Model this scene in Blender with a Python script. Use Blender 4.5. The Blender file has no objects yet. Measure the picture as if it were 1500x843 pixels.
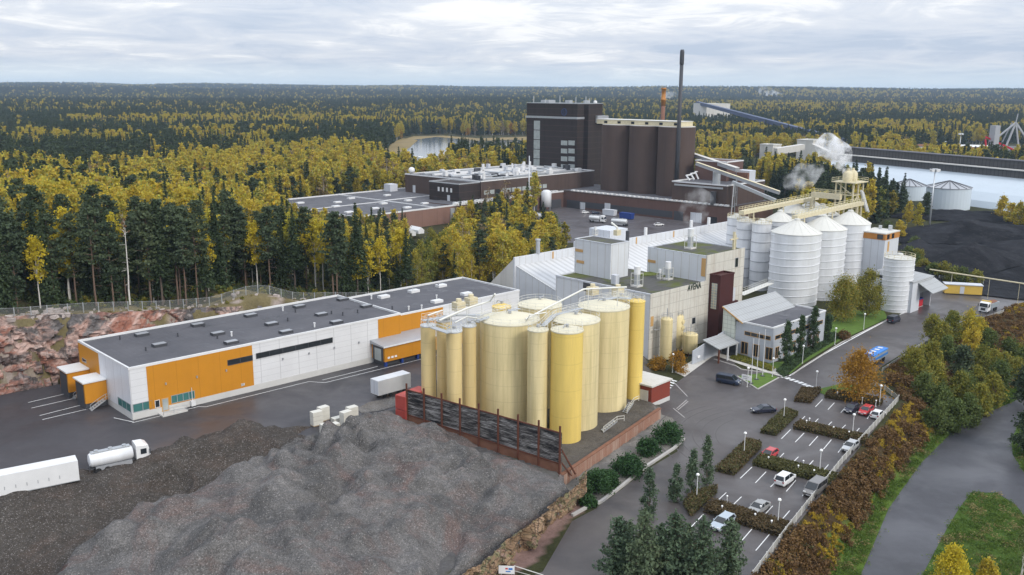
import bpy, math, random
import numpy as np
from mathutils import Vector, Matrix

random.seed(7); rng = np.random.default_rng(7)
sc = bpy.context.scene
C = sc.collection
R = math.radians

# ---------------------------------------------------------------- camera
CAM_H, FOC, ROLL = 60.0, 1330.0, 0.006
PITCH = math.atan(289.5 / FOC)
_F = Vector((0, math.cos(PITCH), -math.sin(PITCH))); _R0 = Vector((1, 0, 0)); _U0 = Vector((0, math.sin(PITCH), math.cos(PITCH)))
_R = _R0 * math.cos(ROLL) + _U0 * math.sin(ROLL)
_U = _U0 * math.cos(ROLL) - _R0 * math.sin(ROLL)
cam_d = bpy.data.cameras.new('camera'); cam = bpy.data.objects.new('camera', cam_d); C.objects.link(cam)
M3 = Matrix((_R, _U, -_F)).transposed()
cam.matrix_world = Matrix.Translation((0, 0, CAM_H)) @ M3.to_4x4()
cam_d.sensor_width = 36; cam_d.lens = 36 * FOC / 1500
cam_d.clip_start = 1; cam_d.clip_end = 30000
sc.camera = cam

def P(x, y, z=0.0):
    """place in the world (at height z) of a point measured on the photograph"""
    d = _F + _R * ((x - 750) / FOC) - _U * ((y - 421.5) / FOC)
    t = (z - CAM_H) / d.z
    return (d.x * t, d.y * t, z)

# ---------------------------------------------------------------- light
SUN_EL, SUN_AZ = R(34), math.atan2(0.72, -0.69)      # azimuth clockwise from +Y
world = bpy.data.worlds.new('World'); sc.world = world; world.use_nodes = True
wn = world.node_tree; wn.nodes.clear()
def wN(t, **k):
    n = wn.nodes.new(t)
    for a, b in k.items(): setattr(n, a, b)
    return n
wl = wn.links.new
w_out = wN('ShaderNodeOutputWorld'); w_bg = wN('ShaderNodeBackground'); w_bg.inputs[1].default_value = 0.1
w_sky = wN('ShaderNodeTexSky', sky_type='NISHITA', sun_disc=False, sun_elevation=SUN_EL, sun_rotation=SUN_AZ, altitude=60, air_density=1.0, dust_density=1.0)
w_tc = wN('ShaderNodeTexCoord'); w_sep = wN('ShaderNodeSeparateXYZ'); wl(w_tc.outputs['Generated'], w_sep.inputs[0])
def wM(op, a, b=None, c=None):
    n = wN('ShaderNodeMath', operation=op)
    for i, v in enumerate((a, b, c)):
        if v is None: continue
        if isinstance(v, (int, float)): n.inputs[i].default_value = v
        else: wl(v, n.inputs[i])
    return n.outputs[0]
def wRamp(f, stops):
    n = wN('ShaderNodeValToRGB'); wl(f, n.inputs[0]); cr = n.color_ramp
    while len(cr.elements) < len(stops): cr.elements.new(0.5)
    for e, (p, c) in zip(cr.elements, stops):
        e.position = p; e.color = (*c, 1) if len(c) == 3 else c
    return n.outputs[0]
zc = wM('MAXIMUM', w_sep.outputs[2], 0.0)
den = wM('ADD', zc, 0.095)
w_cmb = wN('ShaderNodeCombineXYZ')
wl(wM('DIVIDE', w_sep.outputs[0], den), w_cmb.inputs[0]); wl(wM('DIVIDE', w_sep.outputs[1], den), w_cmb.inputs[1])
def wNoise(scale, detail, rough, dist, off):
    mp = wN('ShaderNodeMapping'); wl(w_cmb.outputs[0], mp.inputs[0]); mp.inputs['Location'].default_value = off
    n = wN('ShaderNodeTexNoise'); wl(mp.outputs[0], n.inputs['Vector'])
    n.inputs['Scale'].default_value = scale; n.inputs['Detail'].default_value = detail
    n.inputs['Roughness'].default_value = rough; n.inputs['Distortion'].default_value = dist
    return n.outputs['Fac']
n1 = wNoise(0.42, 9, 0.58, 0.8, (3.1, 1.7, 0)); n2 = wNoise(1.5, 9, 0.64, 0.9, (8.3, 4.2, 2))
nn = wM('ADD', wM('MULTIPLY', n1, 0.55), wM('MULTIPLY', n2, 0.45))
w_cloud = wRamp(nn, [(0.38, (4.1, 4.75, 5.8)), (0.46, (5.1, 5.55, 6.35)), (0.53, (5.9, 6.2, 6.75)), (0.58, (7.3, 7.4, 7.6)), (0.68, (8.4, 8.4, 8.4))])
# brighter overhead, as an overcast sky is
w_gain = wM('ADD', 1.0, wM('MULTIPLY', wM('SMOOTHSTEP', zc, 0.12, 0.6) if False else wM('MINIMUM', wM('MULTIPLY', zc, 1.6), 1.0), 1.0))
w_mul = wN('ShaderNodeVectorMath', operation='SCALE'); wl(w_cloud, w_mul.inputs[0]); wl(w_gain, w_mul.inputs['Scale'])
# clear strip low over the horizon, and a share of clear sky in the gaps
w_hz = wRamp(zc, [(0.0, (0, 0, 0)), (0.006, (0.1, 0.1, 0.1)), (0.03, (1, 1, 1))])
w_hzc = wM('MULTIPLY', w_hz, 0.93)
w_pale = wN('ShaderNodeMix', data_type='RGBA', blend_type='MIX')
w_pale.inputs[0].default_value = 0.85
wl(w_sky.outputs[0], w_pale.inputs[6]); w_pale.inputs[7].default_value = (5.6, 6.8, 8.0, 1)
w_mix = wN('ShaderNodeMix', data_type='RGBA', blend_type='MIX')
wl(w_hzc, w_mix.inputs[0]); wl(w_pale.outputs[2], w_mix.inputs[6]); wl(w_mul.outputs[0], w_mix.inputs[7])
wl(w_mix.outputs[2], w_bg.inputs[0]); wl(w_bg.outputs[0], w_out.inputs[0])

sun_d = bpy.data.lights.new('sun', 'SUN'); sun = bpy.data.objects.new('sun', sun_d); C.objects.link(sun)
sun_d.energy = 1.6; sun_d.angle = R(14); sun_d.color = (1.0, 0.95, 0.87)
_sd = Vector((math.sin(SUN_AZ) * math.cos(SUN_EL), math.cos(SUN_AZ) * math.cos(SUN_EL), math.sin(SUN_EL)))
sun.rotation_euler = _sd.to_track_quat('Z', 'Y').to_euler(); sun.location = (60, -60, 120)

sc.view_settings.view_transform = 'Standard'; sc.view_settings.look = 'None'
sc.view_settings.exposure = 0.30; sc.view_settings.gamma = 1.0
sc.render.engine = 'CYCLES'
sc.cycles.max_bounces = 4; sc.cycles.diffuse_bounces = 2; sc.cycles.glossy_bounces = 2
sc.cycles.transmission_bounces = 2; sc.cycles.transparent_max_bounces = 8; sc.cycles.volume_bounces = 8
sc.cycles.use_denoising = True
sc.cycles.caustics_reflective = False; sc.cycles.caustics_refractive = False
sc.cycles.volume_step_rate = 2.0

# ---------------------------------------------------------------- helpers
def lin(*c):
    return tuple(((v / 255) / 12.92 if v / 255 <= 0.04045 else ((v / 255 + 0.055) / 1.055) ** 2.4) for v in c)

MATS = {}
class NT:
    """small wrapper for building a node material"""
    def __init__(s, name):
        s.m = bpy.data.materials.new(name); s.m.use_nodes = True
        s.t = s.m.node_tree; s.t.nodes.clear()
        s.out = s.t.nodes.new('ShaderNodeOutputMaterial')
        s.bs = s.t.nodes.new('ShaderNodeBsdfPrincipled'); s.l(s.bs.outputs[0], s.out.inputs[0])
        MATS[name] = s.m
    def l(s, a, b): s.t.links.new(a, b)
    def n(s, t, **k):
        n = s.t.nodes.new(t)
        for a, b in k.items(): setattr(n, a, b)
        return n
    def set(s, sock, v):
        if isinstance(v, (int, float)): sock.default_value = v
        elif isinstance(v, (tuple, list)):
            sock.default_value = v if len(v) == len(sock.default_value) else (*v, 1)
        else: s.l(v, sock)
    def math(s, op, a, b=None, c=None):
        n = s.n('ShaderNodeMath', operation=op)
        for i, v in enumerate((a, b, c)):
            if v is not None: s.set(n.inputs[i], v)
        return n.outputs[0]
    def mix(s, f, a, b, mode='MIX'):
        n = s.n('ShaderNodeMix', data_type='RGBA', blend_type=mode)
        s.set(n.inputs[0], f); s.set(n.inputs[6], a); s.set(n.inputs[7], b)
        return n.outputs[2]
    def coord(s, kind='Object', scale=(1, 1, 1), loc=(0, 0, 0)):
        n = s.n('ShaderNodeTexCoord'); m = s.n('ShaderNodeMapping')
        s.l(n.outputs[kind], m.inputs[0]); m.inputs['Scale'].default_value = scale; m.inputs['Location'].default_value = loc
        return m.outputs[0]
    def pos(s, scale=(1, 1, 1)):
        n = s.n('ShaderNodeNewGeometry'); m = s.n('ShaderNodeMapping'); s.l(n.outputs['Position'], m.inputs[0])
        m.inputs['Scale'].default_value = scale; return m.outputs[0]
    def noise(s, vec, scale, detail=4, rough=0.55, dist=0.0):
        n = s.n('ShaderNodeTexNoise'); s.l(vec, n.inputs['Vector'])
        n.inputs['Scale'].default_value = scale; n.inputs['Detail'].default_value = detail
        n.inputs['Roughness'].default_value = rough; n.inputs['Distortion'].default_value = dist
        return n.outputs['Fac']
    def vor(s, vec, scale, feat='F1', out='Distance'):
        n = s.n('ShaderNodeTexVoronoi', feature=feat); s.l(vec, n.inputs['Vector']); n.inputs['Scale'].default_value = scale
        return n.outputs[out]
    def ramp(s, f, stops, interp='LINEAR'):
        n = s.n('ShaderNodeValToRGB'); s.l(f, n.inputs[0]); cr = n.color_ramp; cr.interpolation = interp
        while len(cr.elements) < len(stops): cr.elements.new(0.5)
        for e, (p, c) in zip(cr.elements, stops):
            if isinstance(c, (int, float)): c = (c, c, c)
            e.position = p; e.color = (*c, 1)
        return n.outputs[0]
    def line(s, comp, spacing, width, off=0.0):
        """1 on thin lines every `spacing` metres along one coordinate"""
        f = s.math('FRACT', s.math('DIVIDE', s.math('ADD', comp, off), spacing))
        return s.math('LESS_THAN', f, width / spacing)
    def bump(s, h, strength=0.3, dist=0.1):
        n = s.n('ShaderNodeBump'); s.l(h, n.inputs['Height']); n.inputs['Strength'].default_value = strength
        n.inputs['Distance'].default_value = dist; s.l(n.outputs[0], s.bs.inputs['Normal'])
    def fin(s, col, rough=0.7, metal=0.0, spec=0.3):
        s.set(s.bs.inputs['Base Color'], col); s.set(s.bs.inputs['Roughness'], rough)
        s.bs.inputs['Metallic'].default_value = metal
        s.bs.inputs['Specular IOR Level'].default_value = spec
        return s.m

def plain(name, col, rough=0.6, metal=0.0, var=0.12, scale=0.6, spec=0.3):
    t = NT(name); v = t.coord('Object')
    f = t.noise(v, scale, 5)
    c = t.mix(f, tuple(x * (1 - var) for x in col), tuple(min(1, x * (1 + var)) for x in col))
    return t.fin(c, rough, metal, spec)

def weathered(name, col, dirt, amount=0.5, streak=True, lines=None, linecol=None, rough=0.6, sscale=1.2):
    """painted wall: mottled, with rain streaks and optional panel joints (axis, spacing, width)"""
    t = NT(name); v = t.coord('Object')
    f = t.noise(v, 0.25, 6, 0.6)
    c = t.mix(t.ramp(f, [(0.3, 0.0), (0.75, 1.0)]), tuple(x * 0.9 for x in col), col)
    if streak:
        vs = t.coord('Object', (1, 1, 0.06))
        g = t.noise(vs, sscale, 5, 0.65)
        c = t.mix(t.math('MULTIPLY', t.ramp(g, [(0.48, 0.0), (0.72, 1.0)]), amount), c, dirt)
    h = t.noise(v, 1.6, 6, 0.7)
    c = t.mix(t.math('MULTIPLY', t.ramp(h, [(0.52, 0.0), (0.8, 1.0)]), amount * 0.6), c, dirt)
    if lines:
        sp = t.n('ShaderNodeSeparateXYZ'); t.l(t.coord('Object'), sp.inputs[0])
        acc = None; on = None
        for ax, spac, wid in lines:
            k = t.line(sp.outputs[ax], spac, wid, 500.0 * spac)
            if on is None:
                tc = t.n('ShaderNodeTexCoord'); on = t.n('ShaderNodeSeparateXYZ'); t.l(tc.outputs['Normal'], on.inputs[0])
            k = t.math('MULTIPLY', k, t.math('LESS_THAN', t.math('ABSOLUTE', on.outputs[ax]), 0.7))   # no joint along a face's own plane
            acc = k if acc is None else t.math('MAXIMUM', acc, k)
        c = t.mix(t.math('MULTIPLY', acc, 0.75), c, linecol or tuple(x * 0.35 for x in col))
    return t.fin(c, rough)

class MB:
    """collects shapes for ONE mesh object"""
    def __init__(s): s.v = []; s.f = []; s.m = []; s.cur = 0
    def add(s, vs, fs):
        o = len(s.v); s.v.extend([tuple(map(float, p)) for p in vs])
        for f in fs: s.f.append(tuple(i + o for i in f)); s.m.append(s.cur)
        return s
    def box(s, x0, x1, y0, y1, z0, z1):
        return s.add([(x0,y0,z0),(x1,y0,z0),(x1,y1,z0),(x0,y1,z0),(x0,y0,z1),(x1,y0,z1),(x1,y1,z1),(x0,y1,z1)],
                     [(3,2,1,0),(4,5,6,7),(0,1,5,4),(1,2,6,5),(2,3,7,6),(3,0,4,7)])
    def hexa(s, p): return s.add(p, [(3,2,1,0),(4,5,6,7),(0,1,5,4),(1,2,6,5),(2,3,7,6),(3,0,4,7)])
    def prism(s, poly, z0, z1):
        n = len(poly)
        a = sum(poly[i][0]*poly[(i+1)%n][1]-poly[(i+1)%n][0]*poly[i][1] for i in range(n))
        if a < 0: poly = poly[::-1]
        vs = [(x,y,z0) for x,y in poly] + [(x,y,z1) for x,y in poly]
        return s.add(vs, [tuple(range(n-1,-1,-1)), tuple(range(n,2*n))] + [(i,(i+1)%n,n+(i+1)%n,n+i) for i in range(n)])
    def extr(s, poly, a0, a1, axis='y'):
        """profile poly in (u, z) extruded along the other horizontal axis"""
        n = len(poly)
        if axis == 'y': vs = [(u,a0,z) for u,z in poly] + [(u,a1,z) for u,z in poly]
        else: vs = [(a0,u,z) for u,z in poly] + [(a1,u,z) for u,z in poly]
        return s.add(vs, [tuple(range(n)), tuple(range(2*n-1,n-1,-1))] + [(i,n+i,n+(i+1)%n,(i+1)%n) for i in range(n)])
    def lathe(s, prof, cx=0, cy=0, n=24, a0=0.0, a1=2*math.pi):
        """rings of (radius, z)"""
        full = abs(a1-a0-2*math.pi) < 1e-6
        m = n if full else n+1; vs = []
        for r, z in prof:
            for i in range(m):
                a = a0 + (a1-a0)*i/n; vs.append((cx+r*math.cos(a), cy+r*math.sin(a), z))
        fs = []
        for k in range(len(prof)-1):
            for i in range(n):
                j = (i+1) % m if full else i+1
                fs.append((k*m+i, k*m+j, (k+1)*m+j, (k+1)*m+i))
        if full:
            if prof[0][0] > 1e-4: fs.append(tuple(range(m-1,-1,-1)))
            if prof[-1][0] > 1e-4: fs.append(tuple(range((len(prof)-1)*m, len(prof)*m)))
        return s.add(vs, fs)
    def cyl(s, cx, cy, z0, z1, r, n=16, r2=None): return s.lathe([(r,z0),(r if r2 is None else r2,z1)], cx, cy, n)
    def tube(s, pts, r, n=6, closed=False):
        pts = [Vector(p) for p in pts]; vs = []; k = len(pts)
        rr = r if isinstance(r, (list, tuple)) else [r]*k
        for i, p in enumerate(pts):
            a = pts[(i-1) % k] if (closed or i > 0) else p; b = pts[(i+1) % k] if (closed or i < k-1) else p
            d = (b-a).normalized(); up = Vector((0,0,1)) if abs(d.z) < 0.95 else Vector((1,0,0))
            x = d.cross(up).normalized(); y = x.cross(d)
            for j in range(n):
                t = 2*math.pi*(j+0.5)/n; vs.append(p + x*(rr[i]*math.cos(t)) + y*(rr[i]*math.sin(t)))
        fs = []
        for i in range(k if closed else k-1):
            for j in range(n):
                a, b = i*n+j, i*n+(j+1) % n; c, d = ((i+1) % k)*n+(j+1) % n, ((i+1) % k)*n+j
                fs.append((a,b,c,d))
        if not closed: fs += [tuple(range(n-1,-1,-1)), tuple(range((k-1)*n, k*n))]
        return s.add(vs, fs)
    def beam(s, a, b, w, h):
        """square bar between two points, w wide and h high"""
        a = Vector(a); b = Vector(b); d = (b-a).normalized()
        up = Vector((0,0,1)) if abs(d.z) < 0.95 else Vector((1,0,0))
        x = d.cross(up).normalized()*(w/2); y = x.cross(d).normalized()*(h/2)
        return s.hexa([a-x-y, a+x-y, b+x-y, b-x-y, a-x+y, a+x+y, b+x+y, b-x+y])
    def quad(s, *p): return s.add(p, [tuple(range(len(p)))])
    def cards(s, cen, size, asp=1.0, up=0.0):
        """many randomly turned leaf faces at the given centres"""
        n = len(cen); cen = np.asarray(cen, float)
        a = rng.normal(size=(n,3)); a[:,2] *= (1-up); a /= np.linalg.norm(a, axis=1)[:,None]+1e-9
        b = rng.normal(size=(n,3)); b -= (a*b).sum(1)[:,None]*a; b /= np.linalg.norm(b, axis=1)[:,None]+1e-9
        sz = (np.asarray(size)*rng.uniform(0.6,1.35,n))[:,None]*0.5
        a = a*sz*asp; b = b*sz
        q = np.stack([cen-a-b*0.55, cen+a*0.1-b, cen+a+b*0.2, cen-a*0.2+b], 1).reshape(-1,3)
        o = len(s.v); s.v.extend(map(tuple, q.tolist()))
        s.f.extend((o+4*i, o+4*i+1, o+4*i+2, o+4*i+3) for i in range(n)); s.m.extend([s.cur]*n)
        return s
    def mesh(s, name, mats, smooth=False):
        me = bpy.data.meshes.new(name); me.from_pydata(s.v, [], s.f)
        for m in (mats if isinstance(mats, (list, tuple)) else [mats]): me.materials.append(m)
        if any(s.m): me.polygons.foreach_set('material_index', s.m)
        if smooth: me.polygons.foreach_set('use_smooth', [True]*len(s.f))
        me.update(); return me
    def build(s, name, mats, parent=None, smooth=False, loc=None, rotz=None):
        o = bpy.data.objects.new(name, s.mesh(name, mats, smooth)); C.objects.link(o)
        if parent: o.parent = parent
        if loc is not None: o.location = loc
        if rotz is not None: o.rotation_euler.z = rotz
        return o
def smooth_by_angle(o, deg=40):
    me = o.data
    me.polygons.foreach_set('use_smooth', [True]*len(me.polygons))
    me.set_sharp_from_angle(angle=R(deg))
    return o

def tag(o, label, cat, group=None, kind=None):
    o['label'] = label; o['category'] = cat
    if group: o['group'] = group
    if kind: o['kind'] = kind
    return o
def struct(o, kind='structure'):
    o['kind'] = kind; return o
def thing(name, label, cat, loc=(0,0,0), rotz=0.0, group=None):
    o = bpy.data.objects.new(name, None); C.objects.link(o); o.empty_display_size = 0.5
    o.location = loc; o.rotation_euler.z = rotz
    return tag(o, label, cat, group)
def dup(root, loc, rotz=None, label=None, scale=None, group=None):
    r = root.copy(); C.objects.link(r); r.location = loc
    if rotz is not None: r.rotation_euler.z = rotz
    if scale is not None: r.scale = scale
    if label: r['label'] = label
    if group: r['group'] = group
    for ch in list(root.children):
        c = ch.copy(); C.objects.link(c); c.parent = r
        for g in ch.children:
            d = g.copy(); C.objects.link(d); d.parent = c
    return r
def loc2w(O, ang, x, y, z=0.0):
    a = R(ang); return (O[0]+x*math.cos(a)-y*math.sin(a), O[1]+x*math.sin(a)+y*math.cos(a), z)
def ground_sheet(name, poly, z, mat, kind='structure'):
    b = MB(); b.add([(p[0],p[1],z) for p in poly], [tuple(range(len(poly)))])
    o = b.build(name, mat)
    if o.data.polygons[0].normal.z < 0: o.data.flip_normals()
    return struct(o, kind)
def strips(segs, w):
    """painted lines, each (a, b), lying flat"""
    b = MB()
    for a, c in segs:
        a = Vector(a); c = Vector(c); d = (c-a); n = Vector((-d.y, d.x, 0)).normalized()*(w/2)
        b.add([a-n, c-n, c+n, a+n], [(0,1,2,3)])
    return b
def polyline_strip(pts, w, off=0.0):
    b = MB(); pts = [Vector(p) for p in pts]; vs = []
    for i, p in enumerate(pts):
        d = (pts[min(i+1,len(pts)-1)]-pts[max(i-1,0)]); n = Vector((-d.y,d.x,0)).normalized()
        vs += [p+n*(off-w/2), p+n*(off+w/2)]
    return b.add(vs, [(2*i, 2*i+2, 2*i+3, 2*i+1) for i in range(len(pts)-1)])

# numpy geometry
def inside(x, y, poly):
    r = np.zeros(x.shape, bool); n = len(poly)
    for i in range(n):
        x0,y0 = poly[i][:2]; x1,y1 = poly[(i+1)%n][:2]
        if y0 == y1: continue
        k = ((y0 > y) != (y1 > y)) & (x < (x1-x0)*(y-y0)/(y1-y0)+x0); r ^= k
    return r
def dist_line(x, y, pl, closed=False):
    d = np.full(x.shape, 1e9); n = len(pl)
    for i in range(n if closed else n-1):
        x0,y0 = pl[i][:2]; x1,y1 = pl[(i+1)%n][:2]; dx,dy = x1-x0,y1-y0
        t = np.clip(((x-x0)*dx+(y-y0)*dy)/(dx*dx+dy*dy+1e-12),0,1)
        d = np.minimum(d, np.hypot(x-x0-t*dx, y-y0-t*dy))
    return d
def sdist(x, y, poly):
    d = dist_line(x, y, poly, True); return np.where(inside(x,y,poly), d, -d)
def sstep(a, b, v):
    t = np.clip((v-a)/(b-a),0,1); return t*t*(3-2*t)
_H = np.random.default_rng(3).random((256,256))
def vnoise(x, y, s):
    x = np.asarray(x,float)/s; y = np.asarray(y,float)/s
    i = np.floor(x).astype(int); j = np.floor(y).astype(int); u = x-i; v = y-j
    u = u*u*(3-2*u); v = v*v*(3-2*v); g = lambda a,b: _H[a & 255, b & 255]
    return (g(i,j)*(1-u)+g(i+1,j)*u)*(1-v)+(g(i,j+1)*(1-u)+g(i+1,j+1)*u)*v
def fbm(x, y, s, o=4):
    r = 0; a = 0.5
    for k in range(o): r = r+a*vnoise(np.asarray(x)+31.7*k, np.asarray(y)+17.3*k, s/2**k); a *= 0.5
    return r/(1-0.5**o)
# ---------------------------------------------------------------- materials
def asphalt(name, col, wet=0.5, fresh=0.0):
    t = NT(name); v = t.pos()
    f = t.noise(v, 0.06, 6, 0.6); g = t.noise(v, 0.5, 6, 0.7)
    c = t.mix(t.ramp(f, [(0.35, 0.0), (0.65, 1.0)]), tuple(x*0.78 for x in col), tuple(x*1.15 for x in col))
    c = t.mix(t.math('MULTIPLY', t.ramp(g, [(0.45, 0.0), (0.75, 1.0)]), 0.35), c, tuple(x*1.5 for x in col))
    vs = t.pos((0.09, 0.5, 1)); k = t.noise(vs, 1.0, 5, 0.6, 0.8)
    c = t.mix(t.math('MULTIPLY', t.ramp(k, [(0.55, 0.0), (0.7, 1.0)]), 0.3), c, (col[0]*0.6, col[1]*0.55, col[2]*0.55))
    r = t.ramp(t.noise(v, 0.09, 5, 0.55, 0.4), [(0.38, 0.30 if wet else 0.75), (0.62, 0.62 if wet else 0.9)])
    return t.fin(c, r, 0, 0.35 if wet else 0.2)
asphalt('yard_asphalt', (0.050, 0.047, 0.052)); asphalt('road_asphalt', (0.080, 0.071, 0.070)); asphalt('parking_asphalt', (0.080, 0.071, 0.071))
asphalt('low_asphalt', (0.058, 0.058, 0.066)); asphalt('far_asphalt', (0.085, 0.076, 0.08))

def gravel(name, a, b, tint, speck=9.0, bumps=0.5):
    t = NT(name); v = t.pos()
    big = t.noise(v, 0.13, 5, 0.6, 0.5); mid = t.noise(v, 0.7, 6, 0.7)
    c = t.mix(t.ramp(big, [(0.38, 0.0), (0.62, 1.0)]), a, b)
    c = t.mix(t.math('MULTIPLY', t.ramp(t.noise(t.pos((1,1,2)), 0.09, 5, 0.65, 1.2), [(0.50, 0.0), (0.66, 1.0)]), 0.6), c, tint)
    c = t.mix(t.math('MULTIPLY', t.ramp(mid, [(0.4, 0.0), (0.7, 1.0)]), 0.5), c, tuple(x*0.62 for x in a))
    band = t.noise(t.pos((0.16,0.55,1.2)), 1.0, 6, 0.68, 1.6)  # dark stretched bands: heap terrace shading painted into the colour
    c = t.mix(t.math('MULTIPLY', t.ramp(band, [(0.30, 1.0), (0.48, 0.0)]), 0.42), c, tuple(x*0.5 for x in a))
    sp = t.vor(v, speck, 'F1', 'Color'); sx = t.n('ShaderNodeSeparateXYZ'); t.l(sp, sx.inputs[0])
    c = t.mix(t.ramp(sx.outputs[0], [(0.0, 0.35), (0.8, 0.9), (1.0, 2.1)]), (0,0,0), c) if False else t.mix(1.0, c, t.ramp(sx.outputs[0], [(0.0, 0.55), (0.75, 0.95), (1.0, 1.0)]), 'MULTIPLY')
    c = t.mix(t.ramp(sx.outputs[1], [(0.90, 0.0), (0.97, 0.35)]), c, (0.42, 0.39, 0.38))
    t.bump(t.math('ADD', t.noise(v, 2.2, 6, 0.75), t.vor(v, 3.5)), bumps, 0.35)
    return t.fin(c, 0.92, 0, 0.15)
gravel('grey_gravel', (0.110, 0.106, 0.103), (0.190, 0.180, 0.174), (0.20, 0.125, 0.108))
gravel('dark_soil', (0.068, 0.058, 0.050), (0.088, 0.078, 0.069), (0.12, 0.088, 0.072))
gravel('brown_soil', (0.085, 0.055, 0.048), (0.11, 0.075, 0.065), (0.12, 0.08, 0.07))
t = NT('coal'); v = t.pos(); c = t.mix(t.ramp(t.noise(v,0.05,6,0.6,0.8),[(0.4,0.0),(0.65,1.0)]),(0.012,0.0125,0.015),(0.030,0.031,0.036)); c = t.mix(t.ramp(t.noise(t.pos((1,1,3)),0.3,6,0.7),[(0.5,0.0),(0.75,0.6)]),c,(0.055,0.055,0.06)); t.bump(t.noise(v,0.6,6,0.7),0.8,0.8); t.fin(c,0.95,0,0.05)
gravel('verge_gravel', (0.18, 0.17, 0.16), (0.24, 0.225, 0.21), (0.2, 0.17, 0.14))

t = NT('terrain_ground'); v = t.pos()
at = t.n('ShaderNodeAttribute', attribute_name='zone')
g1 = t.noise(v, 0.35, 6, 0.7); g2 = t.noise(v, 2.2, 6, 0.75); g3 = t.noise(v, 0.05, 4, 0.6)
c = t.mix(1.0, at.outputs['Color'], t.ramp(g1, [(0.25, 0.62), (0.6, 1.0)]), 'MULTIPLY')
c = t.mix(1.0, c, t.ramp(g2, [(0.25, 0.6), (0.65, 1.0)]), 'MULTIPLY')
c = t.mix(t.math('MULTIPLY', t.ramp(g3, [(0.5, 0.0), (0.7, 1.0)]), 0.3), c, (0.13, 0.11, 0.045))
t.bump(g2, 0.6, 0.3); t.fin(c, 0.95, 0, 0.1)

t = NT('granite'); v = t.coord('Object')
big = t.noise(t.coord('Object',(1,1,0.8)), 0.05, 4, 0.55, 1.3)
c = t.ramp(big, [(0.32, (0.11,0.105,0.11)), (0.43, (0.17,0.155,0.15)), (0.47, (0.40,0.25,0.205)), (0.57, (0.56,0.40,0.345)), (0.63, (0.33,0.145,0.10)), (0.72, (0.17,0.155,0.155))])
m = t.noise(t.coord('Object', (0.6,0.6,1.2)), 0.22, 7, 0.7, 0.9)
c = t.mix(t.ramp(m, [(0.44, 0.9), (0.54, 0.0)]), c, (0.075,0.066,0.064))
c = t.mix(t.ramp(t.noise(v, 0.9, 6, 0.7), [(0.52, 0.0), (0.75, 0.6)]), c, (0.58,0.50,0.46))
c = t.mix(t.ramp(t.noise(v, 0.13, 5, 0.6, 0.5), [(0.56, 0.0), (0.66, 0.8)]), c, (0.33,0.12,0.07))
cr = t.vor(t.coord('Object', (1,1,1.7)), 0.28, 'DISTANCE_TO_EDGE')
c = t.mix(t.math('MULTIPLY', t.ramp(cr, [(0.0, 0.7), (0.03, 0.0)]), t.ramp(m,[(0.45,1.0),(0.6,0.2)])), c, (0.05,0.045,0.042))
t.bump(t.noise(v, 0.9, 8, 0.72), 0.9, 0.6)
t.fin(c, 0.82, 0, 0.25)
t = NT('lichen_rock'); v = t.coord('Object')
c = t.ramp(t.noise(v, 0.34, 6, 0.65, 0.7), [(0.32, (0.10,0.085,0.075)), (0.42, (0.27,0.185,0.11)), (0.50, (0.36,0.24,0.16)), (0.57, (0.19,0.19,0.10)), (0.64, (0.33,0.21,0.16)), (0.72, (0.34,0.33,0.29))])
cr = t.vor(t.coord('Object', (1,1,0.7)), 0.8, 'DISTANCE_TO_EDGE')
c = t.mix(t.ramp(cr, [(0.0, 0.85), (0.06, 0.0)]), c, (0.035,0.03,0.028))
t.bump(t.noise(v, 1.5, 8, 0.7), 0.8, 0.4); t.fin(c, 0.9, 0, 0.15)

def leaf(name, cols, trans=0.3, hue=0.5):
    """foliage: colour varies from plant to plant and from leaf clump to leaf clump"""
    t = NT(name); oi = t.n('ShaderNodeObjectInfo'); ge = t.n('ShaderNodeNewGeometry')
    f = t.math('ADD', t.math('MULTIPLY', oi.outputs['Random'], 0.62), t.math('MULTIPLY', ge.outputs['Random Per Island'], 0.38))
    n = len(cols); c = t.ramp(f, [(0.12+0.76*i/(max(1,n-1)), k) for i, k in enumerate(cols)])
    nz = t.noise(t.coord('Object'), 0.9, 3, 0.6)
    c = t.mix(1.0, c, t.ramp(nz, [(0.3, 0.6), (0.65, 1.0)]), 'MULTIPLY')
    t.fin(c, 0.65, 0, 0.2)
    if trans:
        tr = t.n('ShaderNodeBsdfTranslucent'); t.l(c, tr.inputs[0]); mx = t.n('ShaderNodeMixShader')
        mx.inputs[0].default_value = trans; t.l(t.bs.outputs[0], mx.inputs[1]); t.l(tr.outputs[0], mx.inputs[2]); t.l(mx.outputs[0], t.out.inputs[0])
    return t.m
leaf('spruce_needles', [(0.034,0.056,0.027), (0.050,0.076,0.034), (0.068,0.098,0.043)], 0.15)
leaf('pine_needles', [(0.060,0.088,0.048), (0.076,0.106,0.055), (0.104,0.130,0.062)], 0.2)
leaf('birch_leaves', [(0.34,0.35,0.065), (0.58,0.47,0.055), (0.70,0.53,0.05), (0.48,0.34,0.065), (0.66,0.56,0.08), (0.36,0.39,0.075), (0.68,0.45,0.045)], 0.4)
leaf('bright_birch_leaves', [(0.58,0.50,0.05), (0.72,0.55,0.04), (0.54,0.52,0.08)], 0.42)
leaf('green_gold_leaves', [(0.15,0.19,0.045), (0.24,0.24,0.045), (0.36,0.30,0.045), (0.20,0.24,0.055), (0.48,0.34,0.045)], 0.35)
leaf('oak_orange_leaves', [(0.36,0.18,0.03), (0.47,0.25,0.035), (0.34,0.22,0.045)], 0.35)
leaf('willow_leaves', [(0.11,0.155,0.045), (0.15,0.185,0.05), (0.09,0.13,0.04)], 0.3)
leaf('poplar_leaves', [(0.055,0.10,0.048), (0.075,0.12,0.055), (0.07,0.115,0.045)], 0.25)
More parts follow.
